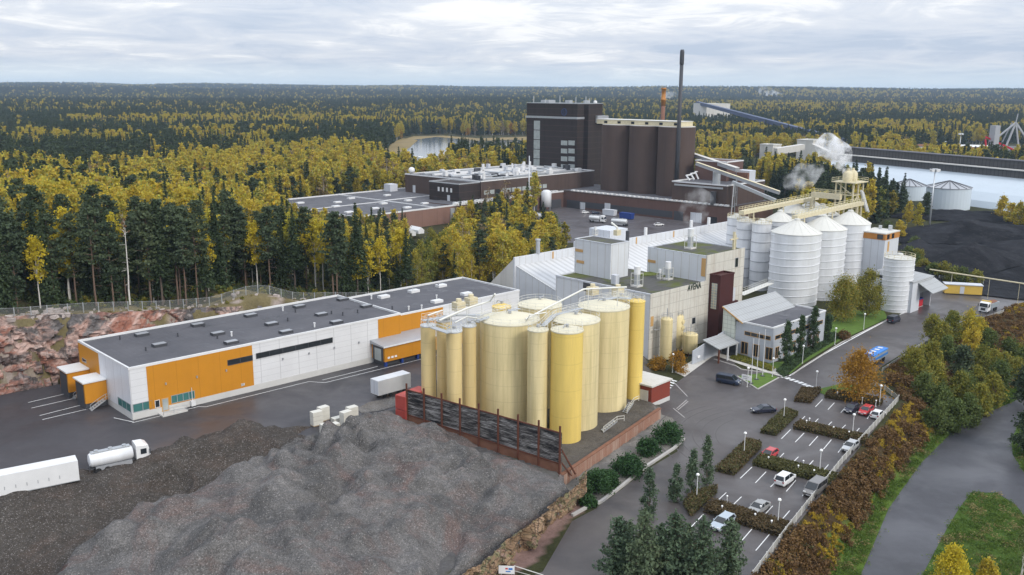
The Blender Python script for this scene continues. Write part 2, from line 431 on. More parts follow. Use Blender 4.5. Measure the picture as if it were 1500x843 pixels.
leaf('mugo_needles', [(0.034,0.085,0.03), (0.05,0.11,0.037), (0.065,0.135,0.045)], 0.2)
leaf('hedge_leaves', [(0.11,0.085,0.042), (0.15,0.10,0.05), (0.10,0.11,0.04), (0.13,0.12,0.045)], 0.2)
leaf('bank_brown_leaves', [(0.15,0.088,0.04), (0.205,0.12,0.048), (0.17,0.095,0.042), (0.25,0.155,0.052)], 0.2)
leaf('bank_gold_leaves', [(0.42,0.30,0.04), (0.56,0.38,0.04), (0.34,0.27,0.05)], 0.35)
leaf('foreground_needles', [(0.095,0.145,0.088), (0.125,0.175,0.10), (0.16,0.205,0.115)], 0.25)
leaf('grass_blades', [(0.09,0.17,0.028), (0.12,0.20,0.034), (0.15,0.21,0.04)], 0.3)
leaf('dry_grass_blades', [(0.30,0.24,0.10), (0.36,0.29,0.13), (0.20,0.20,0.07)], 0.25)
plain('bark', (0.11,0.085,0.07), 0.9); plain('pine_bark', (0.155,0.105,0.078), 0.9)
plain('birch_bark', (0.55,0.52,0.48), 0.8, var=0.35, scale=2.0); plain('hedge_core', (0.035,0.032,0.018), 0.95)

ORANGE = (0.56,0.235,0.018)
weathered('warehouse_white', (0.70,0.70,0.71), (0.62,0.62,0.62), 0.25, lines=[(0,4.15,0.13),(2,1.2,0.05)], linecol=(0.42,0.42,0.43), rough=0.45)
weathered('warehouse_orange', ORANGE, (0.42,0.17,0.014), 0.2, lines=[(0,4.15,0.10)], linecol=(0.40,0.16,0.012), rough=0.5)
weathered('warehouse_end_white', (0.72,0.73,0.76), (0.56,0.57,0.6), 0.25, lines=[(1,3.5,0.12)], linecol=(0.4,0.4,0.42), rough=0.4)
plain('concrete_plinth', (0.55,0.54,0.52), 0.8); plain('white_metal', (0.68,0.68,0.68), 0.4); plain('grey_metal', (0.38,0.39,0.41), 0.45, 0.3)
plain('galvanised', (0.50,0.52,0.54), 0.4, 0.5); plain('dark_metal', (0.06,0.062,0.07), 0.5); plain('black_rubber', (0.018,0.018,0.02), 0.8)
plain('pipe_white', (0.66,0.65,0.60), 0.45); plain('cream_steel', (0.60,0.53,0.36), 0.6, var=0.3, scale=1.5); plain('yellow_rail', (0.62,0.56,0.36), 0.6)
t = NT('roof_felt'); v = t.coord('Object')
c = t.mix(t.ramp(t.noise(v, 0.12, 6, 0.65), [(0.35,0.0),(0.65,1.0)]), (0.080,0.080,0.090), (0.112,0.110,0.120))
sp = t.n('ShaderNodeSeparateXYZ'); t.l(v, sp.inputs[0])
c = t.mix(t.math('MULTIPLY', t.line(sp.outputs[0], 1.0, 0.1, 500), 0.25), c, (0.05,0.05,0.058))
c = t.mix(t.ramp(t.noise(v, 0.2, 5, 0.6, 1.0), [(0.62,0.0),(0.70,0.6)]), c, (0.045,0.044,0.047)); t.fin(c, t.ramp(t.noise(v, 0.2, 5, 0.6, 1.0), [(0.55,0.8),(0.7,0.35)]), 0, 0.3)
def glass(name, col, rough=0.12):
    t = NT(name); f = t.noise(t.coord('Object'), 0.5, 2); return t.fin(t.mix(f, tuple(x*0.6 for x in col), tuple(x*1.4 for x in col)), rough, 0, 0.6)
glass('dark_glass', (0.022,0.026,0.030)); glass('teal_glass', (0.05,0.16,0.15)); glass('pale_glass', (0.34,0.37,0.36), 0.3); glass('car_glass', (0.02,0.025,0.03), 0.08)

def silo_paint(name, col, dirt, ring, amount):
    t = NT(name); v = t.coord('Object')
    oi = t.n('ShaderNodeObjectInfo'); off = t.n('ShaderNodeVectorMath', operation='ADD'); cb = t.n('ShaderNodeCombineXYZ')
    t.l(t.math('MULTIPLY', oi.outputs['Random'], 97.0), cb.inputs[0]); t.l(v, off.inputs[0]); t.l(cb.outputs[0], off.inputs[1])
    mp = t.n('ShaderNodeMapping'); t.l(off.outputs[0], mp.inputs[0]); mp.inputs['Scale'].default_value = (1,1,0.05)
    mp2 = t.n('ShaderNodeMapping'); t.l(off.outputs[0], mp2.inputs[0]); mp2.inputs['Scale'].default_value = (1,1,0.16)
    g = t.noise(mp.outputs[0], 0.9, 6, 0.7); h = t.noise(mp2.outputs[0], 0.35, 6, 0.65)
    c = t.mix(t.ramp(h, [(0.35,0.0),(0.65,1.0)]), tuple(x*0.88 for x in col), tuple(min(1,x*1.06) for x in col))
    c = t.mix(t.math('MULTIPLY', t.ramp(g, [(0.46,0.0),(0.70,1.0)]), amount), c, dirt)
    sp = t.n('ShaderNodeSeparateXYZ'); t.l(v, sp.inputs[0])
    c = t.mix(t.math('MULTIPLY', t.line(sp.outputs[2], ring, 0.12, 500*ring), 0.3), c, tuple(x*0.6 for x in col))
    return t.fin(c, 0.5, 0, 0.35)
silo_paint('silo_cream', (0.73,0.61,0.34), (0.44,0.37,0.18), 2.9, 0.7); silo_paint('silo_yellow', (0.76,0.56,0.155), (0.60,0.44,0.14), 4.7, 0.55)
silo_paint('silo_tan', (0.68,0.53,0.26), (0.46,0.33,0.12), 4.0, 0.4)
silo_paint('silo_white', (0.68,0.69,0.71), (0.55,0.53,0.48), 50.0, 0.22)
weathered('silo_lid', (0.66,0.61,0.46), (0.45,0.40,0.27), 0.5, streak=False); plain('steel_lid', (0.62,0.63,0.63), 0.35, 0.35); weathered('white_roof', (0.62,0.61,0.565), (0.50,0.47,0.38), 0.5, streak=False)
weathered('timber_board', (0.055,0.052,0.05), (0.20,0.19,0.185), 0.1, streak=False)
t = NT('weathered_boards'); v = t.coord('Object', (0.12,1,1.0)); sp = t.n('ShaderNodeSeparateXYZ'); t.l(t.coord('Object'), sp.inputs[0])
c = t.ramp(t.noise(t.coord('Object',(0.2,1,1.5)), 1.25, 7, 0.74, 0.4), [(0.36,(0.016,0.016,0.018)),(0.44,(0.045,0.042,0.042)),(0.51,(0.14,0.13,0.125)),(0.61,(0.36,0.35,0.34))])
c = t.mix(t.line(sp.outputs[2], 0.24, 0.05, 100), c, (0.008,0.008,0.008))
t.fin(c, 0.9, 0, 0.15)
plain('rust_steel', (0.115,0.042,0.026), 0.85, var=0.4, scale=1.2); plain('rust_timber', (0.20,0.095,0.06), 0.9, var=0.4, scale=0.8)
weathered('wall_brick', (0.30,0.15,0.10), (0.50,0.40,0.33), 0.7, lines=[(2,0.3,0.04)], linecol=(0.3,0.24,0.2), rough=0.9)
weathered('shed_brick', (0.235,0.045,0.028), (0.16,0.04,0.03), 0.4, lines=[(2,0.3,0.04)], linecol=(0.2,0.08,0.06), rough=0.85)
weathered('stained_concrete', (0.60,0.575,0.515), (0.36,0.30,0.24), 0.75, lines=[(0,3.6,0.10),(2,2.4,0.10)], linecol=(0.30,0.28,0.25), rough=0.85)
weathered('grey_panel', (0.60,0.62,0.66), (0.45,0.46,0.48), 0.35, lines=[(1,2.2,0.12)], linecol=(0.30,0.30,0.31), rough=0.55)
weathered('panel_front', (0.63,0.645,0.67), (0.5,0.5,0.5), 0.35, lines=[(0,2.4,0.12),(1,2.4,0.12)], linecol=(0.36,0.33,0.28), rough=0.55)
weathered('office_tile', (0.44,0.465,0.51), (0.45,0.47,0.50), 0.3, lines=[(0,0.9,0.07),(1,0.9,0.07),(2,0.9,0.07)], linecol=(0.36,0.38,0.41), rough=0.4)
weathered('glass_block', (0.62,0.66,0.60), (0.42,0.45,0.36), 0.4, lines=[(0,1.0,0.08),(1,1.0,0.08),(2,1.0,0.08)], linecol=(0.26,0.27,0.25), rough=0.3)
weathered('ribbed_roof', (0.60,0.60,0.60), (0.46,0.45,0.42), 0.4, streak=False, lines=[(0,2.1,0.9)], linecol=(0.42,0.42,0.42), rough=0.5)
weathered('sheet_roof', (0.37,0.38,0.385), (0.34,0.32,0.29), 0.7, streak=False, lines=[(0,1.1,0.16),(1,1.6,0.12)], linecol=(0.22,0.22,0.21), rough=0.45)
t = NT('mossy_roof'); v = t.coord('Object')
c = t.mix(t.ramp(t.noise(v,0.16,6,0.65,0.4), [(0.47,0.0),(0.60,1.0)]), (0.115,0.112,0.105), (0.115,0.13,0.04)); c = t.mix(1.0, c, t.ramp(t.noise(t.coord('Object',(0.15,1,1)),1.2,5,0.7),[(0.3,0.6),(0.7,1.0)]), 'MULTIPLY'); t.fin(c, 0.9, 0, 0.15)
plain('moss', (0.12,0.145,0.03), 0.95, var=0.5, scale=1.0); plain('maroon_panel', (0.062,0.018,0.018), 0.5, var=0.2); plain('bare_wood', (0.50,0.30,0.12), 0.8)
weathered('brewery_brick', (0.088,0.060,0.050), (0.050,0.036,0.032), 0.5, lines=[(2,0.6,0.05)], linecol=(0.075,0.045,0.04), rough=0.85, sscale=0.5)
weathered('brewery_dark_brick', (0.036,0.027,0.025), (0.018,0.014,0.014), 0.7, lines=[(2,3.1,0.2)], linecol=(0.075,0.05,0.045), rough=0.8, sscale=0.35)
weathered('brewery_red_brick', (0.130,0.075,0.062), (0.10,0.05,0.04), 0.4, rough=0.85)
weathered('pink_brick', (0.235,0.135,0.105), (0.16,0.10,0.08), 0.4, lines=[(0,9.0,0.12)], rough=0.85)
weathered('light_concrete', (0.62,0.60,0.56), (0.40,0.38,0.35), 0.45, rough=0.85, sscale=0.5); weathered('dark_gallery', (0.095,0.09,0.088), (0.05,0.05,0.05), 0.6, lines=[(0,2.5,0.4)], linecol=(0.04,0.04,0.04), rough=0.8)
plain('hall_roof', (0.52,0.58,0.63), 0.45, var=0.05, scale=0.2); plain('blue_steel', (0.03,0.05,0.12), 0.5); plain('orange_band', (0.44,0.19,0.045), 0.7, var=0.25)
plain('paint_white', (0.74,0.74,0.73), 0.7, var=0.2, scale=1.5); plain('paint_worn', (0.36,0.34,0.33), 0.8, var=0.35, scale=1.2); plain('kerb_stone', (0.42,0.40,0.38), 0.85)
plain('slab_paving', (0.50,0.48,0.44), 0.85, var=0.2, scale=1.2); plain('lamp_globe', (0.85,0.85,0.84), 0.3); plain('sign_white', (0.80,0.80,0.80), 0.4, var=0.02)
plain('pallet_white', (0.60,0.58,0.52), 0.5); plain('pallet_wood', (0.36,0.27,0.17), 0.85); plain('container_red', (0.42,0.075,0.06), 0.6, var=0.3)
plain('curtain_blue', (0.02,0.05,0.22), 0.6); plain('red_plastic', (0.50,0.02,0.03), 0.5); plain('box_yellow', (0.60,0.40,0.08), 0.6); plain('tarp_blue', (0.035,0.19,0.55), 0.5); plain('dark_green', (0.035,0.05,0.04), 0.6)
plain('lawn', (0.085,0.145,0.022), 0.95, var=0.45, scale=0.9); plain('reed', (0.21,0.155,0.065), 0.95, var=0.3, scale=0.03)
t = NT('lake_water'); t.bump(t.noise(t.pos(), 0.35, 3), 0.04, 0.1); t.fin((0.10,0.12,0.135), 0.12, 0, 0.5)
t = NT('chain_link'); tr = t.n('ShaderNodeBsdfTransparent'); mx = t.n('ShaderNodeMixShader'); mx.inputs[0].default_value = 0.22; t.fin((0.26,0.27,0.27), 0.6)
t.l(tr.outputs[0], mx.inputs[1]); t.l(t.bs.outputs[0], mx.inputs[2]); t.l(mx.outputs[0], t.out.inputs[0])
t = NT('mesh_panel'); tr = t.n('ShaderNodeBsdfTransparent'); mx = t.n('ShaderNodeMixShader'); mx.inputs[0].default_value = 0.72; t.fin((0.42,0.41,0.38), 0.7)
t.l(tr.outputs[0], mx.inputs[1]); t.l(t.bs.outputs[0], mx.inputs[2]); t.l(mx.outputs[0], t.out.inputs[0])
def carpaint(name, col, metal=0.0):
    t = NT(name); t.bs.inputs['Coat Weight'].default_value = 0.6; t.bs.inputs['Coat Roughness'].default_value = 0.08
    f = t.noise(t.coord('Object'), 1.5, 4); return t.fin(t.mix(f, tuple(x*0.85 for x in col), col), 0.4, metal, 0.5)
for n, c, k in (('navy',(0.018,0.022,0.045),0.2),('dark_blue',(0.02,0.035,0.075),0.3),('red',(0.50,0.03,0.035),0),('white',(0.78,0.78,0.78),0),('silver',(0.52,0.53,0.54),0.4),('grey',(0.36,0.36,0.35),0.4),('taupe',(0.20,0.19,0.185),0.4),('ice',(0.46,0.52,0.58),0.3),('teal_dark',(0.02,0.03,0.05),0.2)):
    carpaint('car_'+n, c, k)
plain('light_lens', (0.75,0.75,0.72), 0.15); plain('tail_lens', (0.35,0.02,0.02), 0.2); plain('rim', (0.45,0.46,0.48), 0.3, 0.6); plain('number_plate', (0.75,0.75,0.75), 0.4)

# ---------------------------------------------------------------- terrain
CB = [(-300,20),(-140,130),(-118,148.5),(-97.5,163.5),(-88.7,171.4),(-85.7,173.6),(-42.3,213.7),(-16,237.5),(-4,247)]
PL = CB + [(12,262),(40,330),(40,12000),(-12000,12000),(-12000,-300),(-600,-100)]
Y3 = CB + [(8,222),(2,206),(-12,178),(-21,154),(7.5,130.0),(8.3,124.2),(1.5,112.5),(-4,104),(-9,96),(-20,70),(-60,-80),(-300,-80)]
SY = [(-21,153.8),(7.9,130.6),(27.5,160.5),(31,199),(4,207),(-11,178)]
SH = [(-20,30),(5,67),(31,105),(77.8,171.5),(81,190),(97,209),(125,236),(153,263),(240,345)]
TO = [(-8,25),(26,84),(45.6,113.8),(59.2,134),(72.2,152),(89,173),(106,186),(150,224),(270,330)]
SP = SH + TO[::-1]
LP = TO + [(1200,330),(1200,-300),(-8,-300)]
LAKE = [P(x,y)[:2] for x,y in [(556,222),(590,207),(640,201),(700,207),(760,205),(780,212),(780,226),(740,231),(690,229),(640,235),(585,236)]]
COAL = [(118,285),(150,262),(185,262),(400,330),(520,520),(330,470),(205,425),(170,400),(150,340)]

PIT = [P(x,y,2.6)[:2] for x,y in [(-300,790),(0,752),(60,735),(130,715),(200,694),(300,668),(420,664),(470,650),(500,640),(430,690),(330,735),(200,830),(100,900),(-300,1000)]]
def Fplat(x, y):
    t = (x+100)*0.7193+(y-162)*0.6947
    return np.maximum(0, 17.4-0.112*np.maximum(t,0)) + 0*x
def height(x, y):
    x = np.asarray(x,float); y = np.asarray(y,float); h = np.zeros(x.shape); d = np.hypot(x,y)
    near = d < 700
    if near.any():
        xs, ys = x[near], y[near]; hh = np.zeros(xs.shape)
        k = sstep(-0.9,0.5,sdist(xs,ys,Y3)); hh = hh*(1-k)+3.0*k
        k = sstep(0,4,sdist(xs,ys,PIT)); hh = hh*(1-k)-1.5*k
        k = sstep(-0.2,0.9,sdist(xs,ys,SY)); hh = hh*(1-k)+1.2*k
        sd = sdist(xs,ys,PL); k = sstep(0.4,2.6,sd)
        f = Fplat(xs,ys)+ (fbm(xs,ys,14)-0.5)*2.2*sstep(1,8,sd)*sstep(2,8,Fplat(xs,ys))
        m = np.exp(-(((xs+62)/11)**2+((ys-207)/7)**2)); f = f+3.2*m        # dry grass mound behind the warehouse
        hh = hh*(1-k)+f*k
        isp = inside(xs,ys,SP); a = dist_line(xs,ys,SH); b = dist_line(xs,ys,TO)
        r = a/(a+b+1e-6); hh = np.where(isp, -5*sstep(0,1,r)+(fbm(xs,ys,5)-0.5)*1.2*np.clip(np.minimum(a,b)*0.5,0,1), hh)
        hh = np.where(inside(xs,ys,LP), -5.0, hh)
        cd = sdist(xs,ys,COAL)
        mnd = 4.5*np.exp(-(((xs-128)/20)**2+((ys-330)/26)**2)); hh = hh+mnd*sstep(-2,6,-cd)   # wooded rise behind the white silos
        h[near] = hh
    far = sstep(650,1500,d); lk = sstep(20,160,-sdist(x,y,LAKE)) if (d > 500).any() else 1.0
    rise = 78*sstep(2600,7400,d)*(0.30+0.80*fbm(x,y,1500,4)) + 20*sstep(1000,2600,d)*(fbm(x+900,y,850,4)-0.15)
    return h + rise*far*lk

def axis(lo, hi, step, far, k, back=None):
    a = list(np.arange(lo,hi+1e-6,step)); s = step; v = hi
    while v < far: s *= k; v += s; a.append(v)
    s = step; v = lo; pre = []
    while v > (back if back is not None else -far): s *= k; v -= s; pre.append(v)
    return np.array(pre[::-1]+a)
gx = axis(-150,165,1.0,11000,1.09); gy = axis(84,330,1.0,11000,1.055,-400)
X, Y = np.meshgrid(gx, gy); Z = height(X, Y)
jx = X+(fbm(X,Y,3)-0.5)*2.2; jy = Y+(fbm(X+50,Y,3)-0.5)*2.2
col = np.zeros(X.shape+(3,)); col[:] = (0.055,0.058,0.026)
def zone(mask, c): col[mask] = c
zone(inside(jx,jy,PL), (0.060,0.058,0.028))
sd = sdist(jx,jy,PL); ft = Fplat(jx,jy)
fb_ = ft > 1.5
zone(fb_ & (sd > 0.5) & (sd < 7), (0.20,0.165,0.085)); zone(fb_ & (sd > 3) & (sd < 11) & (fbm(X,Y,9) > 0.55), (0.30,0.24,0.11))
zone(fb_ & (sd > -1.0) & (sd < 4.2) & (fbm(X+7,Y,4) > 0.55), (0.40,0.33,0.29))
clear = [P(585,395,8)[:2], P(600,352,5)[:2], P(665,345,4)[:2], P(650,395,7)[:2]]
zone(inside(jx,jy,clear), (0.27,0.22,0.09)); zone(inside(jx,jy,clear) & (fbm(X,Y,6) > 0.56), (0.34,0.34,0.30))
zone(inside(jx,jy,Y3) & (sd < 0.5), (0.125,0.12,0.12)); zone(inside(jx,jy,SY), (0.14,0.125,0.11))
wall_a, wall_b = (7.9,130.4), (27.6,160.6)
zone((dist_line(jx,jy,[wall_a,wall_b]) < 7.5) & ~inside(jx,jy,SY) & ~inside(jx,jy,Y3), (0.25,0.235,0.215))
zone((dist_line(jx,jy,[(9.5,125),(2.5,112),(-3,102)]) < 2.0) & ~inside(jx,jy,Y3), (0.30,0.195,0.17))
zone(inside(jx,jy,SP), (0.065,0.042,0.022))
zone(inside(jx,jy,LP), (0.075,0.13,0.026)); zone((dist_line(jx,jy,TO) < 2.6) & (jx > 0), (0.11,0.175,0.03))
zone(inside(jx,jy,COAL), (0.032,0.033,0.038))
zone(np.hypot(X-128,Y-330) < 32, (0.15,0.145,0.06)); zone(inside(jx,jy,COAL), (0.032,0.033,0.038))
vs = np.stack([X,Y,Z],-1).reshape(-1,3); ny, nx = X.shape
ii = (np.arange(ny-1)[:,None]*nx+np.arange(nx-1)[None]).reshape(-1)
fs = np.stack([ii,ii+1,ii+nx+1,ii+nx],1)
me = bpy.data.meshes.new('terrain'); me.vertices.add(len(vs)); me.vertices.foreach_set('co', vs.ravel())
me.loops.add(fs.size); me.loops.foreach_set('vertex_index', fs.ravel().astype(np.int32))
me.polygons.add(len(fs)); me.polygons.foreach_set('loop_start', (np.arange(len(fs))*4).astype(np.int32)); me.polygons.foreach_set('loop_total', np.full(len(fs),4,np.int32))
me.polygons.foreach_set('use_smooth', np.ones(len(fs),bool)); me.update()
ca = me.color_attributes.new('zone','FLOAT_COLOR','POINT'); ca.data.foreach_set('color', np.concatenate([col.reshape(-1,3), np.ones((len(vs),1))],1).ravel().astype(np.float32))
me.materials.append(MATS['terrain_ground'])
terrain = bpy.data.objects.new('terrain', me); C.objects.link(terrain); struct(terrain)

# blasted rock faces
def cellnoise(u, v, s, seed=0):
    u = u/s; v = v/s; best = np.full(u.shape,1e9); val = np.zeros(u.shape)
    iu = np.floor(u).astype(int); iv = np.floor(v).astype(int)
    for a in (-1,0,1):
        for b in (-1,0,1):
            cu = iu+a; cv = iv+b; h1 = _H[(cu+seed)&255, cv&255]; h2 = _H[(cu+91+seed)&255,(cv+37)&255]; h3 = _H[(cu+17+seed)&255,(cv+133)&255]
            dd = (cu+h1-u)**2+(cv+h2-v)**2; m = dd < best; best = np.where(m,dd,best); val = np.where(m,h3,val)
    return val
def rock_face(name, base, inward, top_f, z0, step, nv, amp, mat, lean):
    pts = [Vector((*p,0)) for p in base]; L = [0]
    for a, b in zip(pts, pts[1:]): L.append(L[-1]+(b-a).length)
    n = int(L[-1]/step); S = np.linspace(0,L[-1],n); bx = np.interp(S,L,[p.x for p in pts]); by = np.interp(S,L,[p.y for p in pts])
    tx = np.gradient(bx); ty = np.gradient(by); ln = np.hypot(tx,ty); nxx, nyy = -ty/ln*inward, tx/ln*inward      # towards the hill
    k = 9; ker = np.ones(k)/k; nxx = np.convolve(np.pad(nxx,k//2,'edge'),ker,'valid'); nyy = np.convolve(np.pad(nyy,k//2,'edge'),ker,'valid')
    V = np.linspace(0,1,nv)[:,None]; zt = top_f(bx+nxx*lean*1.3, by+nyy*lean*1.3)[None]
    zz = z0+(zt-z0)*V
    u = np.broadcast_to(S[None],zz.shape); q = 0.5*u+0.2*zz
    disp = amp*(0.9*(cellnoise(u,zz*1.1,4.2)-0.5)+0.55*(cellnoise(u+9,zz*1.3,1.7,40)-0.5)+0.9*(fbm(u,zz,5)-0.5)+0.25*(cellnoise(u,zz,0.8,80)-0.5))
    disp = disp*(0.35+0.65*np.sin(np.pi*np.clip(V*0.9+0.08,0,1)))
    off = lean*V**1.2-disp-0.4
    xx = bx[None]+nxx[None]*off; yy = by[None]+nyy[None]*off; zz = zz+0.5*(fbm(u,zz*0+3,2.2)-0.4)*(V > 0.97)
    b = MB(); b.v = np.stack([xx,yy,zz],-1).reshape(-1,3).tolist()
    b.f = [(i*n+j,i*n+j+1,(i+1)*n+j+1,(i+1)*n+j) for i in range(nv-1) for j in range(n-1)]; b.m = [0]*len(b.f)
    o = b.build(name, MATS[mat]); return struct(o)
rock_face('rock_cliff', CB[1:-1], 1, lambda x,y: Fplat(x,y)+0.5, 2.2, 0.40, 40, 2.3, 'granite', 2.9)
rock_face('rock_outcrop', [(10.2,127.9),(9.3,124.2),(2.9,112.2),(-2.6,103.4),(-7.6,95.4)], 1, lambda x,y: 3.75+1.0*fbm(x,y,3), -0.5, 0.2, 34, 2.0, 'lichen_rock', 1.35)

# gravel heaps
HC = [(560,613,5.2),(520,622,6),(500,640,6.6),(430,665,6.8),(330,700,6.4),(250,740,6.2),(180,785,6.0),(120,800,4.6),(600,640,6.4),(650,670,6.2),(720,690,4.8),(780,700,3.8),(450,740,7.2),(560,740,6.4),(350,800,7.4),
      (650,760,5.0),(300,840,7.0),(480,830,6.6),(600,830,4.8),(700,760,3.9),(760,740,3.8),(690,800,3.7),(700,780,3.7),(735,752,3.6),(790,720,3.6),(670,830,3.6),(200,840,5.4),(100,842,4.4),(800,705,3.7),(640,640,5.0),(700,668,4.2),(590,625,4.6),(760,688,3.5)]
HB = [(-40,742,3.9),(0,731,4.1),(60,714,4.3),(130,697,3.8),(170,688,3.7),(200,676,3.8),(250,661,4.6),(290,648,5.2),(340,634,5.6),(400,636,5.4),(440,647,4.8),(475,642,3.8),(0,800,0.8),(100,765,1.0),(60,835,-0.4),(160,768,0.4),(250,722,0.5),(330,690,2.2),(220,752,0.3),(420,660,4.2),(20,762,2.6),(80,740,2.8),(180,718,2.2),(270,690,2.6),(390,662,3.6),(0,843,-0.6),(130,800,0.4),(60,870,-0.6),(300,715,1.6)]
HZ = [(-86,122,2.6),(-79,123,2.6),(-72,127.5,2.6),(-66,131,2.6),(-61,134,2.6),(-56,138.5,2.6),(-50.5,143,2.6),(-45,146,2.6),(-40,148.5,2.6),(-35,151,2.6),(-30,152.5,2.8),(-24,156,2.6),(-95,112,2.6),(-95,100,3.5),(-21.5,153,3.4),(-14,147,3.2),(-2,137,2.6),(8,129,2.4)]
ctrl = np.array([P(*p) for p in HC+HB]+HZ+[(-30,85,6.5),(-60,85,5),(-12,88,3),(-5.5,100,3.5),(-90,85,5)])
hxs = np.arange(-96,10.0,0.42); hys = np.arange(84,158,0.42); HX, HY = np.meshgrid(hxs,hys)
kern = lambda ax, ay, bx_, by_: np.sqrt((ax[...,None]-bx_)**2+(ay[...,None]-by_)**2+0.4)
wts = np.linalg.solve(kern(ctrl[:,0],ctrl[:,1],ctrl[:,0],ctrl[:,1])+np.eye(len(ctrl))*0.02, ctrl[:,2]-3.0)
HH = 3.0+(kern(HX,HY,ctrl[:,0],ctrl[:,1])*wts).sum(-1)
lump = np.zeros(HX.shape); r2 = np.random.default_rng(11)
for k in range(190):
    cx, cy, rr = r2.uniform(-60,6), r2.uniform(92,150), r2.uniform(1.6,4.2)
    dd = np.hypot(HX-cx,(HY-cy)); lump = np.maximum(lump, 0.55*np.maximum(0,rr-dd))
gut = (fbm(HX*0.9+HY*0.5,HY*0.25,2.4)-0.5)*0.8
pk = P(585,655,6); rr_ = np.hypot(HX-pk[0],(HY-pk[1])*1.15)+2.4*(fbm(HX,HY,8)-0.5); ph = (rr_ % 3.3)/3.3      # dumped terraces curving round the top
saw = np.where(ph < 0.8, ph/0.8, (1-ph)/0.2)
mm = sstep(2.5,5.5,rr_)*(1-sstep(17,26,rr_))*np.clip(fbm(HX+40,HY,11)*2.6-0.55,0,1)*sstep(3.6,5.0,HH)
HH = HH+lump*1.05*sstep(2.2,4.6,HH)+gut*1.3*sstep(1.0,4.6,HH)+(fbm(HX,HY,1.3)-0.5)*0.5+(fbm(HX,HY,8)-0.5)*2.4*sstep(3.2,5,HH)+(saw-0.5)*1.9*mm+0.9*(np.abs(fbm(HX*1.3,HY*0.8,5.5,3)-0.5)*-2.6+0.35)*sstep(2.0,4.5,HH)
cn_ = P(442,772,6.5); HH = np.maximum(HH, HH*0+7.9-0.62*np.hypot(HX-cn_[0],HY-cn_[1])+(fbm(HX,HY,1.6)-0.5)*0.6)           # a separate tipped cone
tr_ = dist_line(HX,HY,[P(300,850,6)[:2],P(400,800,6)[:2],P(480,740,6)[:2],P(520,690,6)[:2]]); HH = HH-1.7*np.exp(-(tr_/1.9)**2)
tr_ = dist_line(HX,HY,[P(640,843,4)[:2],P(680,770,4)[:2],P(720,715,4)[:2]]); HH = HH-0.9*np.exp(-(tr_/1.3)**2)
vk = dist_line(HX,HY,[P(0,843,2)[:2],P(110,795,2)[:2],P(260,728,2)[:2],P(400,672,3)[:2]]); HH = HH-0.9*np.exp(-(vk/1.5)**2)
pz_ = P(492,637,3.1); HH = np.where(np.hypot((HX-pz_[0])*0.8,HY-pz_[1]) < 5.2, np.minimum(HH,2.75), HH)
c9 = P(250,716,1.2); d9 = np.hypot((HX-c9[0]),(HY-c9[1])*1.1); HH = HH+0.75*np.exp(-((d9-3.6)/0.6)**2)-0.35*(d9 < 3.2)
G = height(HX,HY); eY = sdist(HX,HY,Y3); HH = np.where((eY < 0.8) & (HX > -12) & (HY < 130), np.minimum(HH,3.75)-np.maximum(0,0.2-eY)*1.6, HH); ok = (HH > G-0.35) & (eY > -1.3) & ((HX+21)*0.607+(HY-152.9)*0.795 < -0.1)
split = [P(x,y,3.5)[:2] for x,y in [(-200,900),(60,842),(130,790),(260,728),(330,694),(420,663),(470,645),(520,600),(300,560),(-300,650),(-900,900)]]
bankm = inside(HX,HY,split); brown = [P(x,y,4.6)[:2] for x,y in [(0,843),(40,815),(85,800),(95,820),(90,850),(60,880),(0,880)]]
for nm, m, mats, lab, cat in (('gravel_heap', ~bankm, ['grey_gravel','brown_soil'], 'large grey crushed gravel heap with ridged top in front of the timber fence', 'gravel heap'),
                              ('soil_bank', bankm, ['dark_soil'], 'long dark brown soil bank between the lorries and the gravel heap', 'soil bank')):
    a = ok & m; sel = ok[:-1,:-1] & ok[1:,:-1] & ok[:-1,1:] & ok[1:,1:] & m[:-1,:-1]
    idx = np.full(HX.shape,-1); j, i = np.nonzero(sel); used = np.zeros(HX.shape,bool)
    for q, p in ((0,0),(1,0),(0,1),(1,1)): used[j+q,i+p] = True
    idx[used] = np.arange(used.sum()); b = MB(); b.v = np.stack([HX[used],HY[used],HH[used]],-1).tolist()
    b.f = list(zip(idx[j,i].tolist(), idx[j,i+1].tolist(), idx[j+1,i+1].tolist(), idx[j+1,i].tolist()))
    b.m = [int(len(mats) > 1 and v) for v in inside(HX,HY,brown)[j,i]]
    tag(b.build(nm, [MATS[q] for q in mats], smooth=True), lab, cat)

# ---------------------------------------------------------------- paved ground
Q = lambda pts, z: [P(x,y,z)[:2] for x,y in pts]
ground_sheet('loading_yard', [(-126,139),(-99,161),(-89,169.5),(-84,172.5),(-42,211.5),(-16,235),(6,214),(-9,185),(-19.5,166),(-20.5,157),(-29,152)]+[P(x,y,3.0)[:2] for x,y in [(475,639),(440,644),(400,634),(340,632),(290,645),(250,658),(200,674),(130,695),(60,712),(0,728),(-60,746),(-200,790)]]+[(-125,100)], 3.03, MATS['yard_asphalt'])
ground_sheet('main_road', [(-12,86),(-4,99)]+Q([(795,838),(838,764),(872,746),(905,722),(945,690),(992,662),(1001,640),(985,612)],0)+[(28.6,163.2),(29.5,182)]+Q([(984,566),(1002,553),(1064,507),(1078,536),(1086,541),(1142,548),(1158,551),(1175,538),(1230,503),(1315,463),(1338,448),(1330,428),(1368,412),(1440,398),(1490,404),(1560,404)],0)+[(168,276),(153,262)]+Q([(1452,461),(1400,481),(1332,512),(1292,537),(1262,562),(1285,574),(1316,586),(1108,843)],0)+[(24,95),(12,78)], 0.03, MATS['road_asphalt'])
